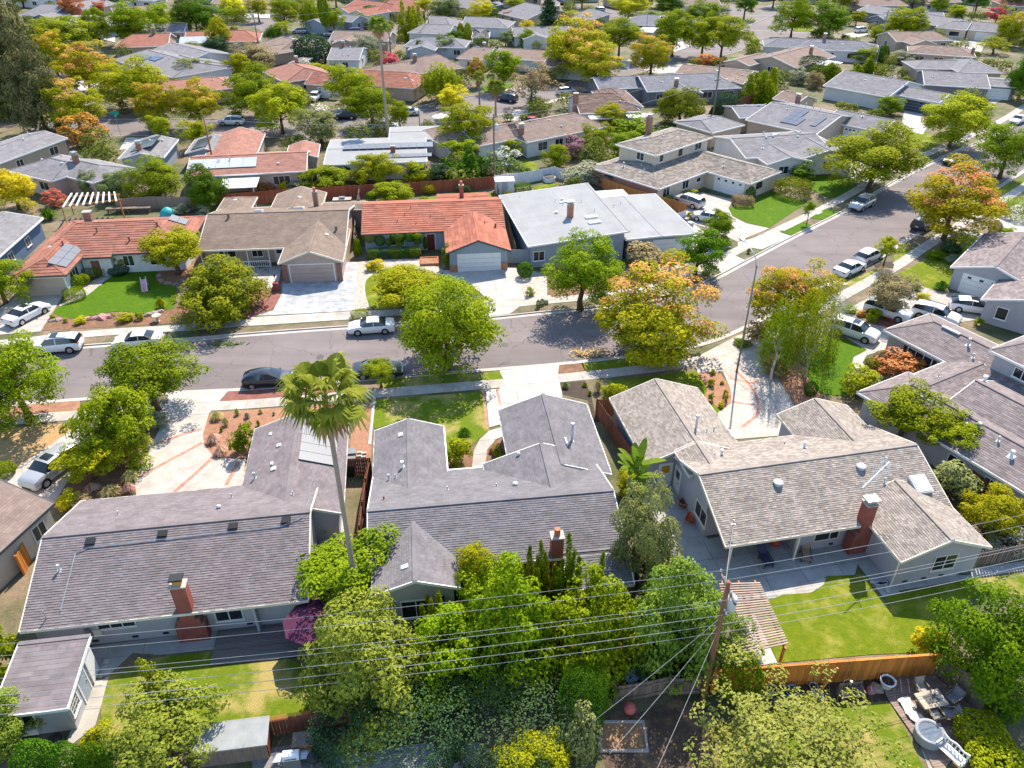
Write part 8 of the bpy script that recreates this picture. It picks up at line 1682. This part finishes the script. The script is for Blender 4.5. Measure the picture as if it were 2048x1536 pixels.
def bench(label, loc, ang, m, w=1.4, slats=5, name="garden_bench"):
    t = thing(name, label, "bench", loc if len(loc) == 3 else (*loc, .12), R(ang)); 
    for i in range(slats): MB().box(-w/2, -.25+i*.11, .42, w/2, -.17+i*.11, .45).build("seat_slat", m, t)
    for i in range(7): MB().box(-w/2+.08+i*(w-.2)/6, .28, .5, -w/2+.14+i*(w-.2)/6, .31, .88).build("back_slat", m, t)
    b = MB(); n = 8
    for i in range(n): x0, x1 = -w/2+w*i/n, -w/2+w*(i+1)/n; z = lambda x: .92+.06*math.cos(x/w*12); b.bar((x0, .3, z(x0)), (x1, .3, z(x1)), .06, .1)
    b.build("back_rail", m, t)
    for x in (-w/2+.05, w/2-.05):
        MB().bar((x, -.22, 0), (x, -.22, .62), .07, .07).build("leg", m, t); MB().bar((x, .28, 0), (x, .3, .92), .07, .07).build("leg", m, t); MB().bar((x, -.26, .64), (x, .3, .64), .08, .05).build("armrest", m, t)
bench("dark wooden garden bench with a wavy back in the shaded bed", (19.26,26.80), 8, mat("dark_bench_wood", (.17, .13, .12), var=.2)); bench("white slatted bench at the bottom right of the deck", (23.10,23.16)+(.2,), -60, WHITE, 1.5, 6)
t = thing("leaning_post", "orange timber post leaning on a round white base in the shaded bed", "post", (17.47,26.98)+(.12,)); MB().cyl(0, 0, 0, .12, .34, n=18).build("base", CONCW, t); MB().bar((0, 0, .1), (.75, .25, 2.1), .12, .12).build("shaft", ORANGEW, t)
t = thing("garden_hook", "thin metal shepherd hook with hanging feeders in the shaded bed", "hook", (18.26,26.34)+(.12,)); MB().tube([(0, 0, 0), (0, 0, 2.2), (.2, 0, 2.35), (.4, 0, 2.2)], .015, 5).build("rod", GALV, t); MB().cyl(.4, 0, 1.9, 2.15, .07, n=8).build("feeder", GALV, t)
def pot(label, loc, r, h, m, plant=None, z=.12):
    t = thing("plant_pot", label, "plant pot", (loc[0], loc[1], z)); MB().lathe((0, 0, 0), [(r*.7, 0), (r, h), (r*1.08, h), (r*1.08, h*1.08), (r*.85, h*1.08), (r*.85, h*.9)], 16).build("pot", m, t, True)
    if plant: child("foliage", CR['shrub'][0], LM[plant], t, (0, 0, h+r*.8), 0, (r*1.3, r*1.3, r*1.1))
    else: MB().cyl(0, 0, h*.8, h*.92, r*.84, n=14).build("soil", SOILD, t)
BLUEP = mat("blue_glaze", (.12, .2, .3), rough=.3); pot("white round planter on the deck corner by the cedar fence", (21.58,27.51), .42, .45, PLASW, None, .22)
pot("pale pot at the left of the shaded bed", (14.86,27.16), .3, .35, CONCW); pot("grey-blue pot left of the leaning post", (15.96,26.98), .4, .4, BLUEP); pot("small pale pot behind the leaning post", (17.33,27.39), .25, .25, CONCW); pot("small blue pot at the front of the shaded bed", (16.73,26.45), .25, .3, BLUEP, 'green'); pot("second small blue pot at the front of the shaded bed", (17.18,26.40), .22, .28, BLUEP); pot("terracotta pot beside the taupe house's side wall", (12.72,42.81), .4, .42, TERRA); pot("terracotta pot by the mauve house's side path", (-13.27,39.77), .38, .4, TERRA, 'lime'); pot("tan planter under the purple umbrella", (-11.14,30.56), .4, .5, mat("tan_pot", (.4, .3, .16)), 'gold', .22); pot("dark pot by the garden shed's corner", (-24.49,23.92), .4, .45, BLACKM)
MB_ = MB().box(-.9, -.1, 0, .9, .1, .05).box(-.85, .15, .0, .9, .3, .05); o = MB_.build("timber_offcuts", GREYW); o.location = (*(15.68,26.40), .13); o.rotation_euler = (0, 0, -.05); tag(o, "two grey planks lying in the shaded bed", "planks")
def rock(loc, s, label, group=None, z=.1, m=None, seed=0):
    g = np.random.default_rng(seed); bm = bmesh.new(); bmesh.ops.create_icosphere(bm, subdivisions=2, radius=1)
    for v in bm.verts: v.co *= 1+.18*math.sin(3*v.co.x+seed)*math.cos(4*v.co.y+seed*2)+g.uniform(-.07, .07)
    me = bpy.data.meshes.new("rock"); bm.to_mesh(me); bm.free(); o = mk("rock", me, m or ROCK); o.location = (loc[0], loc[1], z); o.scale = (s, s*.8, s*.55); o.rotation_euler = (0, 0, seed); return tag(o, label, "rock", group)
PINKR = mat("pink_stone", (.42, .2, .19), var=.2); rock((20.70,27.27), .35, "pink stone in the shaded bed", seed=1, m=PINKR); rock((21.04,27.39), .4, "tan boulder beside the pink stone", seed=2)
for i, q in enumerate([(-44.75,71.70),(-44.11,71.89),(-43.44,72.00),(-42.78,72.15),(-38.80,72.65),(-38.24,72.84),(-37.82,73.42),(-48.36,71.32),(-47.82,71.51)]): rock(q, (.55, .5, .7, .5, .5, .6, .45, .4, .45)[i], ("leftmost big", "second", "broad", "fourth", "fifth", "sixth", "rightmost", "small dark", "second small dark")[i] + " boulder in the strip below the bright lawn", "boulders below the bright lawn", .12, PINKR if i < 4 else ROCK, i)
for i, q in enumerate([(-41.31,82.31),(-40.59,80.95),(-39.54,80.28),(-38.58,80.05),(-38.11,80.95)]): rock(q, .42, ("first", "second", "third", "fourth", "fifth")[i] + " stone from the left edging the ringed tree bed", "stones round the tree bed", .15, ROCK, 20+i)
for i, q in enumerate([(-30.95,83.95),(-30.40,84.19),(-29.56,83.72)]): rock(q, .35, ("left", "middle", "right")[i] + " stone in the pebbles by the porch railing", "stones by the porch", .14, ROCK, 30+i)
# bottom left yard
t = thing("storage_shed", "low grey-roofed storage shed at the bottom edge", "shed", (-14.69,23.53), R(8)); MB().box(-1.75, -.6, 0, 1.75, .6, 1.6).build("wall", GREYW, t); b = MB(); b.face([(-1.9, -.75, 1.6), (1.9, -.75, 1.6), (1.9, .75, 1.85), (-1.9, .75, 1.85)]); b.box(-1.9, -.76, 1.52, 1.9, -.72, 1.6); b.box(-1.9, .72, 1.76, 1.9, .76, 1.85); b.build("roof", mat("shed_felt", (.3, .31, .3), var=.15), t); MB().box(1.76, -.5, .05, 1.79, .5, 1.5).build("door", REDW, t)
t = thing("storage_cabinet", "small tan storage cabinet against the lattice fence", "cabinet", (-11.07,23.67), R(8)); MB().box(-.5, -.35, 0, .5, .35, 1.1).build("body", mat("tan_cabinet", (.38, .22, .1), var=.2), t); MB().box(-.55, -.4, 1.1, .55, .4, 1.16).build("lid", GREYW, t); MB().box(-.02, -.37, .1, .02, -.35, 1.0).build("door_gap", DARKT, t)
t = thing("barbecue", "silver gas barbecue with side shelves at the bottom edge", "barbecue", (-11.52,22.87), R(8)); MB().box(-.45, -.28, 0, .45, .28, .85).build("cabinet", GALV, t); MB().tube([(-.42, 0, .9), (.42, 0, .9)], .28, 14).build("lid", PLASW, t); MB().box(-.95, -.25, .82, -.47, .25, .86).build("side_shelf", GALV, t); MB().box(.47, -.25, .82, .95, .25, .86).build("side_shelf", GALV, t); MB().bar((-.3, -.3, 1.0), (.3, -.3, 1.0), .03, .03).build("handle", BLACKM, t)
t = thing("kettle_grill", "round black kettle grill beside the silver barbecue", "barbecue", (-10.33,22.82)); MB().lathe((0, 0, .55), [(.05, 0), (.3, .12), (.38, .3), (.38, .34), (.3, .48), (.02, .56)], 16).build("bowl", BLACKM, t, True)
for k in range(3): a = k*2.09; MB().tube([(math.cos(a)*.2, math.sin(a)*.2, .6), (math.cos(a)*.35, math.sin(a)*.35, 0)], .02, 5).build("leg", GALV, t)
t = thing("patio_umbrella", "purple patio umbrella half hidden by the tree on the grey deck", "umbrella", (-11.95,30.44)+(.2,)); MB().cyl(0, 0, 0, 2.5, .03, n=7).build("pole", GALV, t)
UM = mat("purple_canvas", (.09, .022, .055), var=.15)  # canvas colour darkened to hold the shade on the umbrella
for k in range(8):
    a0, a1 = k*math.pi/4, (k+1)*math.pi/4; MB().face([(0, 0, 2.55), (math.cos(a0)*1.7, math.sin(a0)*1.7, 2.0), (math.cos(a1)*1.7, math.sin(a1)*1.7, 2.0)]).build("canopy_panel", UM, t)
t = thing("patio_table", "dark round table under the purple umbrella", "table", (-11.97,30.50)+(.2,)); MB().cyl(0, 0, .7, .74, .6, n=18).build("table_top", BLACKM, t)
for k in range(3): a = k*2.09; MB().tube([(math.cos(a)*.1, math.sin(a)*.1, .7), (math.cos(a)*.45, math.sin(a)*.45, 0)], .025, 5).build("leg", BLACKM, t)
garden_chair("red-cushioned chair in the recess of the mauve house's patio", (-15.46,32.24), 20, FRAMEM, sling=mat("red_cushion", (.4, .06, .07)), group=None)
t = thing("air_conditioner", "grey air-conditioning unit beside the mauve house", "air conditioner", (-13.32,41.61), R(8)); MB().box(-.42, -.42, 0, .42, .42, .85).build("casing", PIPEM, t); MB().cyl(0, 0, .85, .88, .36, n=20).build("fan_grille", BLACKM, t); MB().box(-.5, -.5, -.02, .5, .5, .06).build("pad", CONC, t)
slabs("footpath", [(-13.89,41.34),(-12.61,43.17),(-11.66,39.94),(-12.31,38.28),(-13.50,38.28)], 8, 1.2, CONCW)
t = thing("stool_table", "small white round table by the mauve house's side path", "table", (-13.37,40.29)); MB().cyl(0, 0, .45, .5, .45, n=16).build("table_top", PLASW, t); MB().cyl(0, 0, 0, .45, .08, n=8).build("stem", PLASW, t)
def bin_(label, loc, ang, m, group="wheelie bins"):
    t = thing("wheelie_bin", label, "bin", loc, R(ang), group); b = MB(); b.v += [(-.25, -.25, 0), (.25, -.25, 0), (.25, .25, 0), (-.25, .25, 0), (-.31, -.33, 1.0), (.31, -.33, 1.0), (.31, .33, 1.0), (-.31, .33, 1.0)]; b.f += [(0, 3, 2, 1), (4, 5, 6, 7), (0, 1, 5, 4), (1, 2, 6, 5), (2, 3, 7, 6), (3, 0, 4, 7)]; b.t += [.5]*6; b.build("body", m, t); MB().box(-.34, -.37, 1.0, .34, .37, 1.07).build("lid", m, t); MB().bar((-.25, .4, .95), (.25, .4, .95), .03, .03).build("handle", m, t)
    for s in (-.28, .28): MB().tube([(s-.03, .25, .1), (s+.03, .25, .1)], .1, 10).build("wheel", TYRE, t)
bin_("pale grey wheelie bin before the pale garage", (23.61,96.67), 40, mat("bin_grey", (.4, .42, .44))); bin_("dark wheelie bin behind the pale grey one", (23.24,98.17), 40, PLASG); bin_("grey bin farthest back in the gap left of the middle house", (-12.75,48.21), 8, PLASG); bin_("grey bin in the middle of the gap left of the middle house", (-12.63,47.14), 8, PLASG); bin_("dark bin nearest in the gap left of the middle house", (-12.58,46.41), 8, BLACKM)
me = MB().box(-.2, -.09, 0, .2, .09, .14).mesh("paver_block")
for i in range(6):
    for j in range(2):
        q = ((-12.35,49.08), (-12.01,48.97))[j]; e = ((-12.02,46.72), (-11.72,46.68))[j]; o = bpy.data.objects.new("paver_block", me); COL.objects.link(o)
        if not me.materials: me.materials.append(CONCW)
        o.location = (q[0]+(e[0]-q[0])*i/5, q[1]+(e[1]-q[1])*i/5, .12); o.rotation_euler = (0, 0, .15); tag(o, "pale paver block laid in two short rows left of the middle house", "paver", "pale paver blocks")
# taupe house patio
def lounger(label, loc, ang, m, fr):
    t = thing("sun_lounger", label, "lounger", (loc[0], loc[1], .12), R(ang)); MB().box(-.32, -.7, .3, .32, .35, .38).build("seat", m, t); b = MB(); b.face([(-.32, .35, .38), (.32, .35, .38), (.32, .85, .95), (-.32, .85, .95)]); b.face([(-.32, .4, .36), (-.32, .9, .93), (.32, .9, .93), (.32, .4, .36)]); b.build("backrest", m, t)
    for x in (-.3, .3): MB().bar((x, -.6, 0), (x, -.6, .32), .05, .05).build("leg", fr, t); MB().bar((x, .3, 0), (x, .3, .34), .05, .05).build("leg", fr, t); MB().bar((x, -.7, .5), (x, .4, .55), .05, .04).build("armrest", fr, t)
lounger("navy lounger on the taupe house's covered patio", (17.25,37.24), 10, mat("navy_canvas", (.05, .06, .11)), BLACKM); lounger("tan and grey lounger near the red chimney", (20.15,37.74), -12, mat("tan_canvas", (.35, .24, .17)), BLACKM)
o = MB().lathe((0, 0, 0), [(.1, 0), (.3, .15), (.34, .35), (.25, .55), (.02, .62)], 14).build("beanbag", mat("red_fabric", (.5, .06, .03)), None, True); o.location = (*(18.37,38.78), .12); tag(o, "red cushion seat under the taupe house's patio roof", "seat")
hm = MB(); g = random.Random(2)
hm.tube([(math.cos(a*.5)*(.5+.12*math.sin(a*1.3)), math.sin(a*.5)*(.35+.1*math.cos(a)), .03+.004*a) for a in range(44)], .025, 5); o = hm.build("garden_hose", mat("hose_green", (.05, .07, .05))); o.location = (*(30.25,36.25), .13); tag(o, "coiled dark garden hose by the taupe house's back corner", "hose")
for i, q in enumerate([(24.16,35.28),(24.45,35.25),(24.63,34.89)]): o = MB().box(-.45, -.1, 0, .45, .1, .08).build("kerb_block", CONCW); o.location = (*q, .13); o.rotation_euler = (0, 0, (-.2, .3, 1.4)[i]); tag(o, ("left", "middle", "right, upright")[i] + " loose white block at the corner of the back patio", "block", "loose white blocks")
t = thing("wheelbarrow", "orange-handled wheelbarrow by the taupe house's side wall", "wheelbarrow", (12.90,41.26), R(70)); OR = mat("orange_paint", (.6, .12, .03), rough=.5); b = MB(); b.face([(-.5, -.3, .6), (.5, -.2, .5), (.3, -.12, .28), (-.3, -.18, .28)]); b.face([(.5, .2, .5), (-.5, .3, .6), (-.3, .18, .28), (.3, .12, .28)]); b.face([(-.5, .3, .6), (-.5, -.3, .6), (-.3, -.18, .28), (-.3, .18, .28)]); b.face([(.5, -.2, .5), (.5, .2, .5), (.3, .12, .28), (.3, -.12, .28)]); b.face([(-.3, -.18, .28), (.3, -.12, .28), (.3, .12, .28), (-.3, .18, .28)]); b.build("tray", OR, t); MB().tube([(.7, -.04, .18), (.7, .04, .18)], .18, 14).build("wheel", TYRE, t)
for s in (-.25, .25): MB().tube([(.65, s*.3, .2), (-.4, s, .45), (-1.0, s*1.2, .62)], .025, 5).build("handle", OR, t); MB().tube([(-.3, s, .4), (-.35, s, 0)], .025, 5).build("leg", OR, t)
t = thing("raised_bed", "timber-edged sandy bed in the dark earth yard at the bottom", "garden bed", (6.01,24.41)); 
for q in ((-1.3, -.9, 1.3, -.78), (-1.3, .78, 1.3, .9), (-1.3, -.78, -1.18, .78), (1.18, -.78, 1.3, .78)): MB().box(q[0], q[1], 0, q[2], q[3], .25).build("edging_board", CONC, t)
MB().box(-1.18, -.78, 0, 1.18, .78, .14).build("soil", mat("orange_sand", (.36, .2, .1), var=.25, scale=3), t)
bm = bmesh.new(); bmesh.ops.create_uvsphere(bm, u_segments=20, v_segments=12, radius=.36); me = bpy.data.meshes.new("ball"); bm.to_mesh(me); bm.free(); me.polygons.foreach_set("use_smooth", [True]*len(me.polygons)); o = mk("ball", me, mat("pink_rubber", (.55, .13, .12), rough=.4)); o.location = (*(6.57,25.90), .46); tag(o, "pink-red ball by the old board fence", "ball")
# far side small things
t = thing("toy_slide", "small pink and white toy slide on the bright lawn", "slide", (-41.67,79.05), R(20)); b = MB(); b.face([(-.25, -1.0, .1), (.25, -1.0, .1), (.25, .3, 1.1), (-.25, .3, 1.1)]); b.build("chute", mat("pink_plastic", (.75, .3, .4), rough=.4), t)
for s in (-.28, .28): MB().bar((s, -1.0, .16), (s, .3, 1.2), .05, .16).build("side_rail", PLASW, t); MB().bar((s, .75, 0), (s, .35, 1.35), .06, .06).build("ladder_rail", PLASW, t)
for k in range(3): MB().bar((-.28, .68-.12*k, .25+.35*k), (.28, .68-.12*k, .25+.35*k), .05, .05).build("rung", PLASW, t)
t = thing("bird_bath", "round stone bird bath in the strip below the bright lawn", "bird bath", (-37.29,71.32)+(.12,)); MB().lathe((0, 0, 0), [(.25, 0), (.12, .1), (.1, .5), (.45, .6), (.48, .68), (.4, .66), (.1, .6)], 16).build("basin", CONC, t, True)
t = thing("lamp_pillar", "brick pillar with a black lantern at the pink garage's drive", "pillar", (-26.57,78.53)+(.1,)); MB().box(-.3, -.3, 0, .3, .3, 1.0).build("pillar", BRICK, t); MB().box(-.55, -.25, 0, -.3, .25, .35).build("step", BRICK, t); k = MB().cyl(0, 0, 1.0, 1.7, .03, n=6).build("lantern_post", BLACKM, t); MB().lathe((0, 0, 1.7), [(.08, 0), (.14, .22), (.02, .34)], 6).build("lantern", BLACKM, k)
t = thing("planter_box", "low square terracotta planter by the coral-roofed house's path", "planter", (-10.01,86.14), R(6)); 
for q in ((-1.1, -1.0, 1.1, -.85), (-1.1, .85, 1.1, 1.0), (-1.1, -.85, -.95, .85), (.95, -.85, 1.1, .85)): MB().box(q[0], q[1], 0, q[2], q[3], .4).build("edge", BRICKO, t)
MB().box(-.95, -.85, 0, .95, .85, .3).build("soil", MULCHO, t)
t = thing("garden_shed", "small white flat-topped garden shed by the white fence", "shed", (-1.13,111.28), R(6)); MB().box(-1.3, -.9, 0, 1.3, .9, 1.9).build("wall", WHITEW, t); MB().box(-1.45, -1.05, 1.9, 1.45, 1.05, 2.0).build("roof", WHITE, t); MB().box(-.4, -.93, .05, .4, -.9, 1.8).build("door", W_GREY, t)
t = thing("fire_hydrant", "yellow fire hydrant on the right-hand verge", "hydrant", (49.64,90.19)+(.13,)); MB().lathe((0, 0, 0), [(.18, 0), (.12, .06), (.12, .5), (.16, .52), (.13, .66), (.03, .78)], 12).build("barrel", mat("hydrant_yellow", (.6, .4, .05)), t, True); MB().tube([(-.22, 0, .42), (.22, 0, .42)], .06, 8).build("outlet", mat("hydrant_yellow", (.6, .4, .05)), t)
o = MB().box(-.35, -.25, 0, .35, .25, .03).build("utility_cover", CONCW); o.location = (*(38.19,80.08), .14); o.rotation_euler = (0, 0, .7); tag(o, "pale utility cover in the verge by the white sedan", "utility cover")
fp_ = MB(); g = random.Random(9)
for i in range(60): a = g.uniform(0, 6.28); x, y = g.gauss(0, .7), g.gauss(0, .35); l = g.uniform(.4, 1.1); fp_.bar((x, y, g.uniform(.03, .3)), (x+math.cos(a)*l, y+math.sin(a)*l, g.uniform(.03, .45)), .07, .02, g.random())
o = fp_.build("frond_pile", mat("dead_frond", (.5, .33, .12), var=.3, attr=.4), None, tint=True); o.location = (*(7.38,64.56), .04); tag(o, "pile of dead fronds in the gutter left of the pink street tree", "frond pile")
fp_ = MB()
for i in range(50): x, y = g.gauss(0, .8), g.gauss(0, .3); a = g.uniform(0, 6.28); fp_.bar((x, y, .03), (x+math.cos(a)*.5, y+math.sin(a)*.5, g.uniform(.05, .2)), .08, .02, g.random())  # thin dark green strips strewn low over the road
o = fp_.build("green_heap", mat("green_strips", (.1, .14, .04), var=.3, attr=.4), None, tint=True); o.location = (*(-28.74,66.71), .03); tag(o, "low heap of dark green strips on the road", "leaf heap")
for i, q in enumerate(((-18.73,64.15), (19.63,71.75), (-0.70,66.55))): 
    m_ = MB().cyl(0, 0, 0, .012, .38, n=20); o = m_.build("manhole_cover", mat("cast_iron", (.09, .085, .085), rough=.7, var=.2)); o.location = (*q, .022); tag(o, ("manhole cover in the road above the palm crown", "manhole cover at the road bend", "manhole cover right of the big street tree")[i], "manhole cover")
t = thing("tarpaulin_cover", "teal covered heap behind the brown tiled roof", "tarpaulin", (-47.50,101.63)); MB().lathe((0, 0, 0), [(1.1, 0), (1.0, .5), (.7, .95), (.2, 1.25), (.02, 1.3)], 9).build("cover", mat("teal_tarp", (.03, .35, .36), rough=.5), t, True)
t = thing("covered_trailer", "grey tarpaulin-covered trailer beside the white gabled house", "trailer", (52.56,133.05), R(40)); MB().lathe((0, 0, 0), [(1.6, .2), (1.5, .9), (1.0, 1.2), (.1, 1.3)], 8).build("cover", mat("grey_tarp", (.36, .37, .38), var=.1), t, True); MB().box(-1.2, -.8, 0, 1.2, .8, .2).build("base", BLACKM, t)
t = thing("patio_umbrella", "white parasol in the yard by the second road", "umbrella", (-13.24,146.25)); MB().cyl(0, 0, 0, 2.3, .04, n=6).build("pole", WHITE, t)
for k in range(8): a0, a1 = k*math.pi/4, (k+1)*math.pi/4; MB().face([(0, 0, 2.6), (math.cos(a0)*1.6, math.sin(a0)*1.6, 2.1), (math.cos(a1)*1.6, math.sin(a1)*1.6, 2.1)]).build("canopy_panel", WHITE, t)
t = thing("hot_tub", "round covered spa at the white fence", "hot tub", (5.72,115.89)); MB().cyl(0, 0, 0, .8, .95, n=20).build("shell", PLASW, t); MB().cyl(0, 0, .8, .9, .85, n=20).build("cover", BLACKM, t)
t = thing("fire_pit", "stone fire bench behind the tan-brown house", "fire pit", (-24.33,106.62), R(5)); MB().box(-1.2, -.5, 0, 1.2, .5, .6).build("base", BRICKT, t); MB().box(-1.3, -.6, .6, 1.3, .6, .7).build("top", CONC, t); MB().box(-.4, -.3, .7, .4, .3, .95).build("grill", PLASG, t)
t = thing("pergola_bar", "long cluttered potting bench below the white pergola", "bench", (-53.22,102.60), R(5)); MB().box(-3.0, -.4, .8, 3.0, .4, .86).build("table_top", GREYW, t)
for x in (-2.8, 0, 2.8): MB().box(x-.05, -.3, 0, x+.05, .3, .8).build("leg", GREYW, t)

# ------------------------------------------------------------------ low planting that fills the far yards: loose ground cover nobody could count
g = np.random.default_rng(77)
cells = set()
def mark(poly, pad=0):
    x0, x1 = min(p[0] for p in poly), max(p[0] for p in poly); y0, y1 = min(p[1] for p in poly), max(p[1] for p in poly)
    n = len(poly)
    for i in range(int(x0-pad), int(x1+pad)+1):
        for j in range(int(y0-pad), int(y1+pad)+1):
            x, y = i+.5, j+.5; ins = False; k = n-1
            for m_ in range(n):
                if (poly[m_][1] > y) != (poly[k][1] > y) and x < (poly[k][0]-poly[m_][0])*(y-poly[m_][1])/(poly[k][1]-poly[m_][1]+1e-9)+poly[m_][0]: ins = not ins
                k = m_
            if ins:
                for a in (-pad, 0, pad):
                    for b in (-pad, 0, pad): cells.add((i+a, j+b))
for o in bpy.data.objects:
    if o.get("kind") == 'structure' and o.name.split('.')[0] in ("road", "driveway", "lawn", "sidewalk", "footpath", "patio", "verge", "planting_bed", "deck"):
        vs_ = o.data.vertices; n2 = len(vs_)//2
        if o.name.startswith("sidewalk"): continue
        mark([(v.co.x, v.co.y) for v in list(vs_)[:n2]], 1 if o.name.startswith("road") else 0)
for o in bpy.data.objects:
    if o.get("category") in ("house", "shed"):
        for c in o.children:
            if c.name.startswith("roof") and c.type == 'MESH' and len(c.data.vertices) >= 8:
                co = [o.matrix_basis @ v.co for v in c.data.vertices]; cx = sum(v.x for v in co)/len(co); cy = sum(v.y for v in co)/len(co)
                loc_ = [v.co for v in c.data.vertices]; lx0, lx1 = min(v.x for v in loc_), max(v.x for v in loc_); ly0, ly1 = min(v.y for v in loc_), max(v.y for v in loc_)
                mark([tuple((o.matrix_basis @ Vector((x, y, 0)))[:2]) for x, y in ((lx0, ly0), (lx1, ly0), (lx1, ly1), (lx0, ly1))], 1)
spots = []; tries = 0
while len(spots) < 16 and tries < 4000:
    tries += 1; y = g.uniform(185, 335); x = g.uniform(-.6, .6)*y; a = g.choice((-.1, .12, .5)); c, q = math.cos(a), math.sin(a)
    rc = [(x+u*c-v*q, y+u*q+v*c) for u in np.arange(-1, 18, 2.) for v in np.arange(-1, 12, 2.)]
    if any((int(math.floor(u)), int(math.floor(v))) in cells for u, v in rc): continue
    B = (x+16*c, y+16*q); spots.append(((x, y), B)); mark([(x-1, y-1), (B[0]+1, B[1]-1), (B[0]-11*q+1, B[1]+11*c+1), (x-11*q-1, y+11*c+1)], 1)
cnt = {}
for i, AB in enumerate(sorted(spots, key=lambda w: w[0][0]/w[0][1])):
    k = i % 4; nm = ("pale grey", "tan", "charcoal", "dusty red")[k]; cnt[nm] = cnt.get(nm, -1)+1
    h = fh("%s-roofed house crowded among the far trees, %s such roof from the left" % (nm, ORD[cnt[nm]]), AB, 10.5, (RF_GREY, RF_TAN, RF_DGREY, RF_REDB)[k], (W_WHITE, W_TAN, W_GREY, W_PINK)[i % 4], 'x', ((4, 4), (0, 3), (0, 0))[i % 3], .3, [(2, -4, 9, 5, 'y', 2.65, .3)], pipes=2, seed=i); h.r["group"] = "houses crowded among the far trees"
tries = 0; used = []; PV = []; NV = []; SV = []; TV = []
while len(used) < 520 and tries < 9000:
    tries += 1; y = 110+255*g.random(); x = g.uniform(-.63, .63)*(y+8); i, j = int(math.floor(x)), int(math.floor(y))
    if (i, j) in cells or any((x-u)**2+(y-v)**2 < 5 for u, v in used): continue
    used.append((x, y)); a = g.uniform(.9, 2.8); b = a*g.uniform(.55, 1.1); n = 480; v = unit(g, n); v[:, 2] = np.where(g.random(n) < .6, np.abs(v[:, 2]), v[:, 2])
    lump = 1+.25*np.sin(4*v[:, 0]+x)*np.sin(4*v[:, 1]+y)
    PV.append(np.array([x, y, .1+b*.85])+v*np.array([a, a, b])*(lump*g.uniform(.6, 1, n))[:, None]); NV.append(v+.4*g.normal(size=(n, 3))+np.array([0, 0, .4])); SV.append(g.uniform(.18, .42, n)*(.6+.25*a)); TV.append(np.clip(g.random()*.55+.45*g.random(n), 0, 1))
me = leaf_cloud("undergrowth", np.concatenate(PV), np.concatenate(NV), np.concatenate(SV), np.concatenate(TV), np.zeros(sum(len(q) for q in PV)), .7, 5)
tag(mk("undergrowth", me, leaf_mat("undergrowth_leaf", (.06, .1, .015), (.3, .3, .05), trans=.25)), "loose green undergrowth filling the far back yards", "undergrowth", None, 'stuff')
